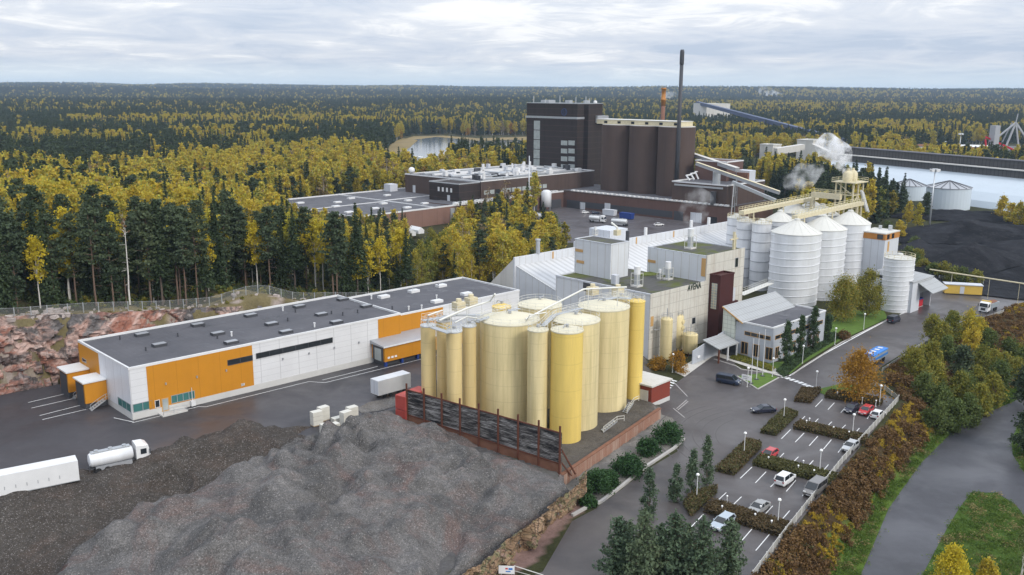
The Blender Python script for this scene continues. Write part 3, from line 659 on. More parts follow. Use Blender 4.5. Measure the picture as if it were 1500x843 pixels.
ground_sheet('lower_road', [(31,82),(48.6,114.4)]+Q([(1302,745),(1348,680),(1408,620),(1482,590)],-5)+[(128,203),(160,225),(168,215)]+Q([(1500,606),(1482,643),(1483,666),(1500,692),(1525,715),(1570,760),(1500,757),(1489,741),(1460,722),(1423,722),(1405,745),(1388,773),(1351,843)],-5)+[(44,84)], -4.97, MATS['low_asphalt'])
ground_sheet('brewery_yard', Q([(775,330),(800,305),(840,300),(1075,330),(1060,345),(960,352),(905,352),(820,357),(760,352)],0), 0.04, MATS['far_asphalt'])
ground_sheet('coal_yard', [(x,y) for x,y in COAL], 0.35, MATS['coal'])
ground_sheet('lake', LAKE, 0.12, MATS['lake_water']); ground_sheet('reed_bed', [P(x,y)[:2] for x,y in [(560,229),(585,206),(606,200),(650,199),(700,203),(790,200),(790,216),(780,230),(700,232),(650,238),(575,240)]], 0.06, MATS['reed'])
ground_sheet('reed_spit', [P(x,y)[:2] for x,y in [(575,229),(600,217),(612,206),(590,203),(560,215)]], 0.2, MATS['reed'])
ground_sheet('lawn', Q([(1080,552),(1110,570),(1140,554),(1123,547)],0), 0.14, MATS['lawn'])
ground_sheet('lawn', Q([(1140,546),(1157,549),(1175,534),(1230,500),(1300,467),(1295,455),(1240,455),(1150,530),(1110,535)],0), 0.1, MATS['lawn'])
ground_sheet('lawn', Q([(1193,572),(1222,586),(1262,583),(1262,566),(1240,561)],0), 0.1, MATS['lawn'])
ground_sheet('entrance_path', Q([(988,546),(1003,553),(1066,507),(1058,500)],0), 0.12, MATS['slab_paving'])
ground_sheet('entrance_path', Q([(1048,522),(1100,540),(1146,553),(1154,546),(1105,532),(1062,515)],0), 0.12, MATS['slab_paving'])
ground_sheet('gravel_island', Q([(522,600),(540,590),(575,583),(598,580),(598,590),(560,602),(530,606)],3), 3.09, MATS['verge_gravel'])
# painted lines
A3 = lambda a, b: (P(*a,3.045), P(*b,3.045)); A0 = lambda a, b: (P(*a,0.045), P(*b,0.045))
Wf = lambda x, y, z=3.045: loc2w((-66.3,150.5),44,x,y,z)
struct(strips([(Wf(-0.6,-1.2),Wf(11.5,-1.2)),(Wf(11.5,-1.2),Wf(12.4,-2.2)),(Wf(12.4,-2.2),Wf(34,-2.2)),(Wf(34,-2.2),Wf(36,-5)),(Wf(36,-5),Wf(88,-5.6)),(Wf(36.5,-3.2),Wf(50,-3.2)),
    A3((41,590),(121,571)),A3((46,598),(126,580)),A3((58,609),(137,589)),A3((62,615),(143,596)),(Wf(-0.3,-1.0),Wf(-2.0,3.5))], 0.16).build('yard_marking', MATS['paint_white']))
q2 = lambda X, Y: (900+X/2.979, 560+Y/2.979); rs = []
for pts in ([(600,371),(549,420)],[(662,391),(615,440)],[(735,405),(681,458)],[(792,428),(750,477)],[(850,455),(820,497)],
            [(769,207),(729,247)],[(828,222),(789,262)],[(888,236),(850,278)],[(947,251),(912,293)],[(1010,265),(976,307)],
            [(908,76),(877,108)],[(960,90),(932,120)],[(1015,103),(988,133)],[(1065,119),(1045,146)],[(1120,135),(1103,160)],
            [(832,149),(804,176)],[(890,160),(864,186)],[(949,173),(922,199)],[(1009,187),(985,210)],[(1069,201),(1045,228)],
            [(740,310),(708,342)],[(803,326),(772,358)],[(868,342),(840,373)],[(934,360),(906,393)],
            [(488,482),(445,522)],[(555,500),(508,545)],[(621,520),(585,555)],[(691,540),(653,582)],[(765,561),(725,607)],
            [(389,576),(330,637)],[(527,622),(480,672)],[(600,641),(540,710)],[(676,665),(617,735)]):
    rs.append(A0(q2(*pts[0]), q2(*pts[1])))
struct(strips(rs, 0.13).build('parking_marking', MATS['paint_white']))
struct(strips([A0((1156,551),(1205,520)),A0((1205,520),(1268,486)),A0((1268,486),(1302,468)),A0((1318,461),(1352,448))], 0.3).build('road_edge_line', MATS['paint_white']))
z1 = [A0((940+x0/3.664,470+y0/3.664),(940+x1/3.664,470+y1/3.664)) for x0,y0,x1,y1 in [(750,305,775,300),(772,312,797,307),(795,320,820,315),(820,328,842,323),(842,336,865,330),(862,344,885,339),(880,352,905,347),(900,360,920,353)]]
struct(strips(z1, 0.75).build('zebra_crossing', MATS['paint_white']))
z2 = [A0((940+x0/3.664,470+y0/3.664),(940+x1/3.664,470+y1/3.664)) for x0,y0,x1,y1 in [(160,318,188,326),(148,328,176,338),(138,340,166,350),(130,352,156,362),(121,364,147,374),(113,376,138,386),(104,388,130,398),(96,400,122,410),(92,411,116,418)]]
struct(strips(z2, 0.55).build('zebra_crossing', MATS['paint_white']))
struct(strips([A0((991,599),(1006,586)),A0((993,601),(1008,588)),A0((1007,581),(985,558)),A0((986,598),(1003,612))], 0.2).build('worn_marking', MATS['paint_worn']))

plain('tyre_mark', (0.105,0.098,0.097), 0.75, var=0.3, scale=0.8)
def arc(cx, cy, r, a0, a1, w): return polyline_strip([(cx+r*math.cos(R(a0+(a1-a0)*k/24)), cy+r*math.sin(R(a0+(a1-a0)*k/24)), 0.036) for k in range(25)], w)
b = MB(); c0 = P(1150,640,0)
for k,(r,a0,a1,w) in enumerate(((15.0,120,215,0.22),(16.6,112,222,0.22),(19.0,118,206,0.25),(20.7,122,210,0.25),(23.0,130,200,0.2),(12.5,125,200,0.2))):
    q = arc(c0[0],c0[1]-2,r,a0,a1,w); b.add(q.v,q.f)
struct(b.build('tyre_marks', m_['tyre_mark'] if 'm_' in globals() else MATS['tyre_mark']))
# ---------------------------------------------------------------- buildings
m_ = MATS
def ray(px, py): return _F + _R*((px-750)/FOC) - _U*((py-421.5)/FOC)
class Fr:
    """upright local frame: x along the wall, y to the back left, z up"""
    def __init__(s, O, ang, z=0.0): s.O = O; s.a = R(ang); s.z = z; s.ang = ang
    def inv(s, p):
        dx, dy = p[0]-s.O[0], p[1]-s.O[1]; c, q = math.cos(s.a), math.sin(s.a)
        return Vector((dx*c+dy*q, -dx*q+dy*c, (p[2] if len(p) > 2 else 0)-s.z))
    def w(s, x, y, z=0.0): p = loc2w(s.O, s.ang, x, y, z+s.z); return p
    def at(s, px, py, z): return s.inv(P(px,py,z+s.z))                      # on a level
    def wall(s, px, py, y0=0.0):                                            # on the wall local y = y0 -> (x, z)
        d = ray(px,py); c, q = math.cos(s.a), math.sin(s.a); o = s.inv((0,0,CAM_H)); dy = -d.x*q+d.y*c; dx = d.x*c+d.y*q
        t = (y0-o.y)/dy; return o.x+dx*t, o.z+d.z*t
    def end(s, px, py, x0=0.0):                                             # on the wall local x = x0 -> (y, z)
        d = ray(px,py); c, q = math.cos(s.a), math.sin(s.a); o = s.inv((0,0,CAM_H)); dy = -d.x*q+d.y*c; dx = d.x*c+d.y*q
        t = (x0-o.x)/dx; return o.y+dy*t, o.z+d.z*t
    def thing(s, name, label, cat, group=None): return thing(name, label, cat, (s.O[0],s.O[1],s.z), s.a, group)
def bx(*a): return MB().box(*a)
def parapet(b, x0, x1, y0, y1, z0, z1, w=0.35):
    b.box(x0,x1,y0,y0+w,z0,z1).box(x0,x1,y1-w,y1,z0,z1).box(x0,x0+w,y0+w,y1-w,z0,z1).box(x1-w,x1,y0+w,y1-w,z0,z1); return b
def window(parent, x0, x1, z0, z1, y, glassm='dark_glass', framem='white_metal', mull=0, axis='y', proud=0.06):
    """window on a wall facing -y (or facing -x when axis='x'): pane with a frame round it"""
    f = MB(); t = 0.09
    def B(b,u0,u1,w0,w1,d0,d1):
        return b.box(u0,u1,d0,d1,w0,w1) if axis == 'y' else b.box(d0,d1,u0,u1,w0,w1)
    for u0,u1,w0,w1 in ((x0,x1,z0,z0+t),(x0,x1,z1-t,z1),(x0,x0+t,z0+t,z1-t),(x1-t,x1,z0+t,z1-t)): B(f,u0,u1,w0,w1,y-proud,y-0.005)
    for k in range(mull):
        u = x0+(x1-x0)*(k+1)/(mull+1); B(f,u-0.05,u+0.05,z0+t,z1-t,y-proud,y-0.005)
    o = f.build('window', m_[framem], parent)
    B(MB(),x0+t,x1-t,z0+t,z1-t,y-proud*0.6,y-0.004).build('pane', m_[glassm], o) if not mull else B(MB(),x0+t,x1-t,z0+t,z1-t,y-proud*0.5,y-0.004).build('pane', m_[glassm], o)
    return o
def railing(pts, h=1.1, r=0.035, closed=False, posts=True):
    b = MB(); pts = [Vector(p) for p in pts]
    for k in (0.5, 1.0): b.tube([p+Vector((0,0,h*k)) for p in pts], r, 4, closed)
    if posts:
        for p in pts: b.tube([p, p+Vector((0,0,h))], r, 4)
    return b
def stair(b, a, c, width, n=8):
    a = Vector(a); c = Vector(c); d = c-a; s = Vector((-d.y,d.x,0)).normalized()*(width/2)
    for k in range(n):
        p = a+d*((k+0.5)/n); u = Vector((d.x,d.y,0))/n*0.5
        b.hexa([p-u-s-Vector((0,0,0.06)), p+u-s-Vector((0,0,0.06)), p+u+s-Vector((0,0,0.06)), p-u+s-Vector((0,0,0.06)), p-u-s, p+u-s, p+u+s, p-u+s])
    for q in (-1,1): b.beam(a+s*q, c+s*q, 0.06, 0.25)
    return b

# ---- warehouse with orange panels
WF = Fr((-66.3,150.5),44,3.0)
wh = WF.thing('warehouse', 'long white and orange warehouse with grey felt roof below the rock cliff', 'warehouse')
b = bx(0,58.6,0,24.4,1.2,9.2); b.build('wall', m_['warehouse_white'], wh)
bx(-0.05,58.6,-0.08,24.4,-1.2,1.2).build('plinth', m_['concrete_plinth'], wh)
bx(58.62,95.6,0.9,22.3,1.2,8.7).build('wall', m_['warehouse_white'], wh)['label'] = 'rear white wall section'
bx(58.62,95.6,0.82,22.3,-3.5,1.2).build('plinth', m_['concrete_plinth'], wh)
for x0,x1,y,z1 in ((3.0,23.3,-0.07,9.2),(52.6,58.6,-0.07,9.2),(59.0,71.2,0.83,8.7)):
    bx(x0,x1,y,y+0.06,1.2 if y < 0 else 1.2,z1).build('orange_cladding', m_['warehouse_orange'], wh)
bx(-0.07,-0.01,14.0,24.4,1.2,9.2).build('orange_cladding', m_['warehouse_orange'], wh)
bx(-0.07,-0.01,0,13.98,1.2,9.2).build('end_cladding', m_['warehouse_end_white'], wh)
bx(0.35,58.25,0.35,24.05,9.2,9.24).build('roof', m_['roof_felt'], wh); bx(58.95,95.25,1.25,21.95,8.7,8.74).build('roof', m_['roof_felt'], wh)
parapet(MB(),-0.1,58.62,-0.1,24.45,9.2,9.62).build('parapet', m_['white_metal'], wh); parapet(MB(),58.65,95.65,0.85,22.35,8.7,9.1).build('parapet', m_['white_metal'], wh)
Z1 = lambda X,Y: (X/3.512, 380+Y/3.512); Z2 = lambda X,Y: (350+X/3.513, 380+Y/3.513)
for px in [Z1(820,445),Z1(730,392),Z1(1018,342),Z1(1120,387),Z1(1190,432)]+[Z2(60,293),Z2(168,337),Z2(242,378),Z2(310,247),Z2(424,288),Z2(502,328),Z2(534,210),Z2(655,245)]:
    p = WF.at(*px,9.3); o = bx(-1.25,1.25,-0.75,0.75,0,0.5).build('roof_hatch', m_['dark_metal'], wh, loc=(p.x,p.y,9.24))
    bx(-1.15,1.15,-0.65,0.65,0.5,0.56).build('hatch_cover', m_['grey_metal'], o)
for px in [(625.8,463),(640,443),(606,428),(646,420),(694,414),(683,432)]:
    p = WF.at(*((px[0],px[1]) if px != (625.8,463) else Z2(745,197)),8.8)
    if 60 < p.x < 94 and 1.5 < p.y < 21: bx(-1.3,1.3,-0.8,0.8,0,0.6).build('rooflight', m_['white_metal'], wh, loc=(p.x,p.y,8.74))
rv = np.random.default_rng(5)
for k in range(22):
    x = rv.uniform(2,93); y = rv.uniform(2.5,20.5); z = 9.24 if x < 58 else 8.74
    if abs(x-58.6) < 1.5: continue
    bk = k % 3; b = MB().cyl(0,0,0,0.8,0.16,8)
    if bk == 0: b.cyl(0,0,0.8,0.95,0.24,8)
    b.build('roof_vent', m_['dark_metal' if bk else 'white_metal'], wh, loc=(x,y,z))
for (a, c, n, g) in ((Z2(88,502),Z2(483,436),5,'dark_glass'),(Z1(1170,537),Z1(1300,510),1,'dark_glass')):
    x0,zt = WF.wall(*a,-0.07); x1,_ = WF.wall(*c,-0.07); window(wh,x0,x1,zt-0.45,zt+0.65,-0.08,g,'dark_metal',n)
window(wh,0.15,3.6,1.35,2.9,-0.01,'teal_glass','grey_metal',1); window(wh,4.0,4.9,1.3,2.7,-0.08,'dark_glass','white_metal'); window(wh,7.0,11.4,1.4,2.9,-0.08,'teal_glass','grey_metal',3)
window(wh,0.2,6.0,1.35,2.9,-0.08,'teal_glass','grey_metal',2,'x'); window(wh,20.6,22.8,5.8,6.5,-0.08,'dark_glass','grey_metal',0,'x')
d = bx(5.2,6.5,-0.16,-0.075,0.3,2.75).build('door', m_['bare_wood'], wh); bx(5.35,6.35,-0.19,-0.165,0.5,2.6).build('pane', m_['pale_glass'], d)
bx(4.4,9.0,-2.2,-0.1,-0.1,0.28).build('door_landing', m_['concrete_plinth'], wh)
b = MB(); stair(b,(9.0,-1.6,0.3),(5.8,-1.6,0.6),1.0,5); railing([(4.6,-2.1,0.28),(6.5,-2.1,0.28),(8.9,-2.1,0.1)],1.1,0.05).build('handrail', m_['galvanised'], wh)
MB().box(10.4,11.2,-0.75,-0.1,0.2,1.2).tube([(10.8,-0.3,1.2),(10.8,-0.3,3.6)],0.06).build('heat_pump', m_['white_metal'], wh)
for px in (Z2(225,512),Z2(360,484),Z2(490,455),Z2(617,428),Z1(852,640),Z1(1012,605),Z1(1163,572)):
    x,z = WF.wall(*px,-0.08); bx(x-0.12,x+0.12,-0.3,-0.09,z-0.2,z+0.2).build('wall_lamp', m_['grey_metal'], wh)
for px in (Z1(1250,645),Z2(20,646)):
    x,z = WF.wall(*px,-0.08); bx(x-0.35,x+0.35,-0.12,-0.08,z-0.2,z+0.25).build('small_sign', m_['sign_white'], wh)
for y0 in (11.0,19.6):                                                     # dock houses on the end wall
    dk = bx(-4.0,-0.1,y0,y0+4.6,1.1,4.9).build('dock_house', m_['warehouse_orange'], wh); dk['label'] = 'orange loading dock with white roof'
    bx(-4.3,-0.1,y0-0.25,y0+4.85,4.9,5.15).build('dock_roof', m_['white_metal'], dk); bx(-4.12,-4.01,y0+0.5,y0+4.1,1.1,4.5).build('dock_curtain', m_['dark_metal'], dk)
    bx(-4.0,-0.1,y0+0.2,y0+4.4,-0.2,1.1).build('dock_base', m_['dark_metal'], dk)
    b = MB(); stair(b,(-3.6,y0-0.8,0.1),(-1.0,y0-0.8,1.5),1.0,6); b.build('dock_steps', m_['galvanised'], dk)
    railing([(-3.7,y0-1.3,0.1),(-2.3,y0-1.3,0.9),(-0.9,y0-1.3,1.5),(-0.2,y0-1.3,1.5)],1.1,0.05).build('handrail', m_['galvanised'], dk)
dk = bx(50.8,86,-4.7,-0.1,1.1,4.3).build('dock_house', m_['warehouse_orange'], wh); dk['label'] = 'long orange side dock with dark ribbed roof'
MB().extr([(-5.0,4.3),(0.75,4.3),(0.75,5.1),(-5.0,4.5)],50.4,86.2,'x').build('dock_roof', m_['grey_metal'], dk)
bx(50.3,86.3,-5.1,-4.98,4.28,4.56).build('roof_edge', m_['white_metal'], dk)
bx(50.66,50.79,-4.2,-0.6,1.0,4.1).build('dock_curtain', m_['dark_metal'], dk); bx(50.62,50.65,-3.6,-1.3,1.1,3.7).build('dock_door', m_['pale_glass'], dk)
for k in range(9):
    x = 51.0+k*4.2; bx(x,x+0.5,-4.6,-4.0,-0.05,1.1).build('dock_leg', m_['curtain_blue'], dk)
bx(51,86,-3.9,-0.3,-0.05,1.08).build('dock_base', m_['dark_metal'], dk)
for k in range(3): bx(51.5+k*0.9,52.1+k*0.9,-4.76,-4.71,1.7,2.1).build('small_sign', m_['sign_white'], dk)

# ---- yellow silos
def silo(label, x, y, z0, z1, r, mat, lid='silo_lid', dome=0.5, rail=True, group='yellow grain silos behind the timber fence', n=40, rim=True):
    s = thing('silo', label, 'silo', (x,y,z0), random.uniform(0,6.28), group); h = z1-z0
    smooth_by_angle(MB().cyl(0,0,0,h,r,n).build('shell', m_[mat], s), 30)
    smooth_by_angle(MB().lathe([(r+0.07,h-0.14),(r+0.07,h+0.05),(r*0.98,h+0.06),(r*0.6,h+0.06+dome*0.62),(r*0.25,h+0.06+dome*0.93),(0.001,h+0.06+dome)],0,0,n).build('lid', m_[lid], s), 35)
    if rim:
        b = MB()
        for k in range(0,12): a = 2*math.pi*k/12; b.beam((0.3*math.cos(a),0.3*math.sin(a),h+0.1+dome*0.95),(r*0.97*math.cos(a),r*0.97*math.sin(a),h+0.12),0.05,0.05)
        b.build('lid_rib', m_[lid], s)
        MB().cyl(0,0,h+dome,h+dome+0.55,0.28,10).tube([(0,0,h+dome+0.4),(0.8,0,h+dome+0.6),(1.2,0,h+dome+0.1)],0.09,6).build('lid_hatch', m_['grey_metal'], s)
    if rail:
        k = max(10,int(r*4)); railing([((r-0.05)*math.cos(2*math.pi*i/k),(r-0.05)*math.sin(2*math.pi*i/k),h) for i in range(k)],1.05,0.028,True).build('guard_rail', m_['pipe_white'], s)
    return s
ZT = 20.6
def top_at(x0, x1, y, z): p = P((x0+x1)/2,y,z); k = (Vector(p)-Vector((0,0,CAM_H))).dot(_F)/FOC; return p[0],p[1],(x1-x0)*k/2
for lab,x0,x1,y,z,mat,lid,dome in [
    ('widest cream yellow silo, mould streaked, in the middle of the group',703,790.6,467,ZT,'silo_cream','silo_lid',0.9),
    ('slim cream silo standing between the widest silo and the bright yellow front silo',772.8,803.4,482.6,ZT,'silo_cream','silo_lid',0.3),
    ('bright yellow silo in front at the corner of fence and brick wall',807,854.6,483,ZT,'silo_yellow','silo_lid',0.4),
    ('cream silo right behind the bright yellow front silo',808,879,467.6,ZT,'silo_cream','silo_lid',0.8),
    ('tall wide cream silo with steps at its foot beside the brick wall',847.5,922.3,448,ZT,'silo_cream','silo_lid',0.9),
    ('slim bright yellow silo next to the red brick shed',920,945,441,ZT,'silo_yellow','silo_yellow',0.4),
    ('slim tan silo at the left end of the group beside the orange dock',616,638,476.5,20.0,'silo_tan','steel_lid',0.35),
    ('slim tan silo in front with grey steel lid, second from the left end',653.6,676.7,484.7,20.0,'silo_tan','steel_lid',0.35),
    ('slim tan silo close to the widest silo with grey steel lid',677,697.5,477,20.0,'silo_tan','steel_lid',0.35),
    ('darker tan silo under the walkway between two slim silos',639,662,469,19.6,'silo_tan','steel_lid',0.35),
    ('slim tan silo half hidden against the widest silo',697,718,470,19.9,'silo_tan','steel_lid',0.3),
    ('wide cream silo at the back with white lid',758.6,823,446,ZT,'silo_cream','silo_lid',0.9),
    ('low yellow topped silo at the back behind the widest silo',721,749,449,19.5,'silo_yellow','silo_yellow',0.5),
    ('small cream silo at the back under the pipe bridge',898,921,436,ZT,'silo_cream','silo_lid',0.3)]:
    X_,Y_,r = top_at(x0,x1,y,z); silo(lab,X_,Y_,1.0,z,r,mat,lid,dome)
# walkways and pipes over the silos
def walkway(label, pts, w=1.1, mat='galvanised', cat='walkway', rail_m='pipe_white'):
    s = thing('walkway', label, cat, pts[0]); o = Vector(pts[0]); L = [Vector(p)-o for p in pts]
    d = MB()
    for a, c in zip(L, L[1:]): d.beam(a,c,w,0.14)
    d.build('deck', m_[mat], s); rl = MB()
    for a, c in zip(L, L[1:]):
        u = (c-a); n = Vector((-u.y,u.x,0)).normalized()*(w/2); k = max(2,int(u.length/1.6))
        for sg in (-1,1):
            q = railing([a+u*(i/k)+n*sg for i in range(k+1)],1.1,0.035); rl.add(q.v,q.f)
    rl.build('guard_rail', m_[rail_m], s); return s
def pipe(label, pts, r=0.16, mat='pipe_white', legs=(), cat='pipe', name='conveying_pipe'):
    s = thing(name, label, cat, pts[0]); o = Vector(pts[0]); smooth_by_angle(MB().tube([Vector(p)-o for p in pts],r,8).build('pipe_run', m_[mat], s),50)
    for p, zb in legs: MB().tube([Vector((p[0],p[1],zb))-o, Vector(p)-o],0.07,6).build('post', m_[mat], s)
    return s
walkway('grey walkway bridging the slim tan silos on the left', [P(634,480,20.3),P(658,488,20.3)])
walkway('long narrow walkway behind the slim tan silos', [P(620,470,20.4),P(668,462,20.4),P(706,462,20.4)])
walkway('walkway between the widest silo and the back silo', [P(700,470,21),P(760,452,21)],0.9)
walkway('walkway running along the lids of the right hand cream silos', [P(795,478,21),P(812,462,21),P(852,452,21)],0.9)
walkway('walkway on top of the tall wide silo toward the white mill', [P(880,440,21.5),P(905,436,21.5),P(925,438,21.5)],0.9)
pipe('long white pipe rising over the silo lids to the mill wall', [P(770,468,21.2),P(800,452,22.6),P(855,424,25),P(918,421,25)],0.17,legs=[(P(862,424,25),21.5),(P(905,421.5,25),21.4),(P(800,452,22.6),21)])
pipe('white pipe along the slim tan silos with bent end', [P(627,475,20.4),P(627,462,22.4),P(648,455,22.6)],0.14)
pipe('long slanting white pipe over the left tan silos', [P(643,470,22.4),P(684,452,23.2),P(718,441,23.6),P(725,431,25.4)],0.18,legs=[(P(684,452,23.2),20.2),(P(660,463,22.7),20.2)])
pipe('short white pipe between two tan silos', [P(666,473,22),P(684,464,22.2),P(702,467,21.4)],0.11)
pipe('thin white pipe hanging between the cream silos', [P(770,472,21),P(776,462,22.5),P(800,458,22.5)],0.1)
for k,(lab,px,py) in enumerate((('cream filter housing behind the slim tan silos',672,455),('cream filter housing left of the widest silo lid',690,448),('cream filter housing on the lids near the pipe bridge',868,432),('cream filter housing at the mill side of the silos',905,433))):
    s = thing('filter_housing', lab, 'filter unit', P(px,py,20.4), R(44), 'filter housings on the silo tops')
    bx(-1,1,-0.8,0.8,0,1.6).build('casing', m_['cream_steel'], s); MB().cyl(0,0,1.6,2.2,0.5,10).build('cap', m_['cream_steel'], s); railing([(-1.3,-1.1,0),(1.3,-1.1,0),(1.3,1.1,0),(-1.3,1.1,0)],1.1,0.035,True).build('guard_rail', m_['pipe_white'], s)
s = thing('access_ladder', 'white steel steps at the foot of the tall wide cream silo', 'steps', P(882,632,1.3), R(20)); b = MB(); stair(b,(0,0,0),(2.6,0,1.6),0.9,6); b.build('treads', m_['galvanised'], s); railing([(0,-0.5,0),(2.6,-0.5,1.6),(4,-0.5,1.6)],1.0,0.05).build('handrail', m_['pipe_white'], s)
s = thing('access_ladder', 'white steel frame steps beside the slim bright yellow silo', 'steps', P(915,605,1.3), R(50)); b = MB(); stair(b,(0,0,0),(2.2,0,1.4),0.9,6); b.build('treads', m_['galvanised'], s); railing([(0,-0.5,0),(2.2,-0.5,1.4),(4,-0.5,1.4)],1.0,0.05).build('handrail', m_['pipe_white'], s)

# ---- timber fence and brick wall
fa, fb = Vector(P(597,612,4.3)), Vector(P(822,688,3.0)); fl = Vector((fb.x-fa.x,fb.y-fa.y,0)).length; fang = math.atan2(fb.y-fa.y,fb.x-fa.x)
fz0 = 1.0; FT = lambda x: 9.3+(8.8-9.3)*x/fl
tf = thing('timber_fence', 'tall blackened timber board fence on rusty steel posts behind the gravel heap', 'fence', (fa.x,fa.y,0), fang)
MB().hexa([(0,-0.06,4.9),(fl,-0.06,3.9),(fl,0.06,3.9),(0,0.06,4.9),(0,-0.06,FT(0)),(fl,-0.06,FT(fl)),(fl,0.06,FT(fl)),(0,0.06,FT(0))]).build('board_panel', m_['weathered_boards'], tf)
MB().hexa([(0,-0.16,fz0),(fl,-0.16,fz0),(fl,0.08,fz0),(0,0.08,fz0),(0,-0.16,4.86),(fl,-0.16,3.86),(fl,0.08,3.86),(0,0.08,4.86)]).build('lower_board_panel', m_['rust_timber'], tf)
for k in range(9):
    x = 0.15+(fl-0.3)*k/8; bx(x-0.13,x+0.13,-0.38,-0.165,fz0,FT(x)+1.3).build('post', m_['rust_steel'], tf)
MB().beam((0,-0.02,FT(0)+0.1),(fl,-0.02,FT(fl)+0.1),0.2,0.16).build('top_rail', m_['rust_steel'], tf)
MB().beam((0,-0.22,4.95),(fl,-0.22,3.95),0.1,0.2).build('middle_rail', m_['rust_steel'], tf)
for x in (fl-0.4,): MB().beam((x,0.1,6.6),(x+1.2,2.9,1.4),0.22,0.22).build('brace', m_['rust_steel'], tf); MB().beam((x,0.1,4.4),(x+0.9,2.2,1.3),0.2,0.2).build('brace', m_['rust_steel'], tf)
bw0, bw1 = (7.75,130.6), (27.7,160.9); bl = math.dist(bw0,bw1)
bwT = thing('brick_wall', 'low weathered brick wall round the yellow silos above the gravel slope', 'wall', (*bw0,0), math.atan2(bw1[1]-bw0[1],bw1[0]-bw0[0]))
bx(0,bl,-0.25,0.25,-0.6,2.0).build('wall_body', m_['wall_brick'], bwT); bx(-0.05,bl+0.05,-0.32,0.32,2.0,2.15).build('coping', m_['rust_timber'], bwT)
for i,(z,lab) in enumerate(((3.0,'lower faded red shipping container at the left end of the fence'),(5.62,'upper faded red shipping container stacked at the left end of the fence'))):
    ct = thing('shipping_container', lab, 'container', (*P(589,612,4.3)[:2],z), fang+R(90), 'red containers stacked at the fence')
    b = bx(0,6.0,-0.9,1.5,0.05,2.55)
    b.build('body', m_['container_red'], ct)
    r_ = MB()
    for k in range(9): r_.box(-0.05,0,-0.75+k*0.26,-0.62+k*0.26,0.15,2.45)
    for k in range(20): r_.box(0.15+k*0.29,0.28+k*0.29,1.5,1.55,0.15,2.45)
    r_.build('corrugation', m_['container_red'], ct)
# brick shed
sh = Fr(P(963,594,0.0)[:2],47,0.0)
s = sh.thing('brick_shed', 'small red brick shed with flat pale roof at the end of the silo yard', 'shed')
bx(-2.2,4.2,0,6.5,0,4.2).build('wall', m_['shed_brick'], s); bx(-2.5,4.5,-0.3,6.8,4.2,4.5).build('roof', m_['light_concrete'], s)
bx(-2.23,4.22,-0.04,6.5,-0.3,0.9).build('plinth', m_['concrete_plinth'], s); d = bx(-2.3,-2.24,0.8,3.4,0.92,3.3).build('roller_door', m_['light_concrete'], s); MB().box(-2.34,-2.3,0.7,0.8,0.92,3.4).box(-2.34,-2.3,3.4,3.5,0.92,3.4).build('door_frame', m_['white_metal'], d)

# ---- white mill with the lettered wall
AF = Fr((31.1,198.9),44,0.0)
Z4 = lambda X,Y: (720+X/3.01, 280+Y/3.01); ZA = lambda X,Y: (900+X/6.02, 300+Y/6.02)
av = AF.thing('mill_building', 'white panelled mill with stained concrete front carrying dark lettering', 'mill')
bx(0.02,21.4,0.02,29.2,0,15.0).build('wall', m_['panel_front'], av); bx(-0.1,21.4,-0.14,0,0,15.4).build('front_wall', m_['stained_concrete'], av)
bx(0.3,21.2,0.3,28.9,15.0,15.05).build('roof', m_['mossy_roof'], av); MB().box(-0.12,0.25,0,29.2,15.0,15.4).box(0.25,21.3,28.9,29.2,15.0,15.4).build('parapet', m_['grey_panel'], av)
bx(21.42,38.0,0.02,17.6,0,21.2).build('wall', m_['panel_front'], av)['label'] = 'higher rear block with mossy roof'
bx(21.41,38.0,-0.14,0,0,21.6).build('front_wall', m_['stained_concrete'], av); bx(21.7,37.8,0.3,17.3,21.2,21.25).build('roof', m_['mossy_roof'], av)
MB().box(21.4,21.7,0,17.6,21.2,21.5).box(21.7,38,17.3,17.6,21.2,21.5).box(37.8,38.05,0,17.3,21.2,21.5).build('parapet', m_['grey_panel'], av)
bx(6.8,13.6,17.5,29.25,15.06,23.6).build('roof_block', m_['panel_front'], av); bx(7.05,13.35,17.75,29.0,23.6,23.65).build('roof', m_['mossy_roof'], av)
parapet(MB(),6.7,13.7,17.4,29.3,23.6,23.8,0.3).build('parapet', m_['grey_panel'], av)
fc = bpy.data.curves.new('lettering','FONT'); fc.body = 'AVENA'; fc.size = 2.15; fc.extrude = 0.05; fc.space_character = 1.12; fc.offset = 0.035
x,z = AF.wall(*ZA(645,762),-0.15); lt = bpy.data.objects.new('wall_lettering', fc); C.objects.link(lt); lt.parent = av; lt.location = (x,-0.2,z); lt.rotation_euler = (R(90),0,0); fc.materials.append(m_['dark_green'])
_x2,_z2 = AF.wall(*ZA(752,745),-0.15); lt.scale.x = (_x2-x)/6.9
bpy.context.view_layer.update(); _me = bpy.data.meshes.new_from_object(lt); _l2 = bpy.data.objects.new('lettering', _me); C.objects.link(_l2); _l2.parent = av; _l2.location = lt.location; _l2.rotation_euler = lt.rotation_euler; _l2.scale = lt.scale; bpy.data.objects.remove(lt); _l2.name = 'wall_lettering'
for px,w_,h_ in ((ZA(1077,510),1.4,2.4),((1016,470),1.4,1.6)): 
    x,z = AF.wall(*px,-0.15); window(av,x-w_/2,x+w_/2,z-h_/2,z+h_/2,-0.15,'dark_glass','grey_metal')
x,z = AF.wall(955,472,-0.15); bx(x-0.5,x+0.5,-0.2,-0.145,z-1,z+1.3).build('wall_hatch', m_['bare_wood'], av); MB().beam((x-0.2,-1.2,z-1.6),(x+2.6,-1.2,z-2.0),0.5,0.12).build('wall_bracket', m_['galvanised'], av)
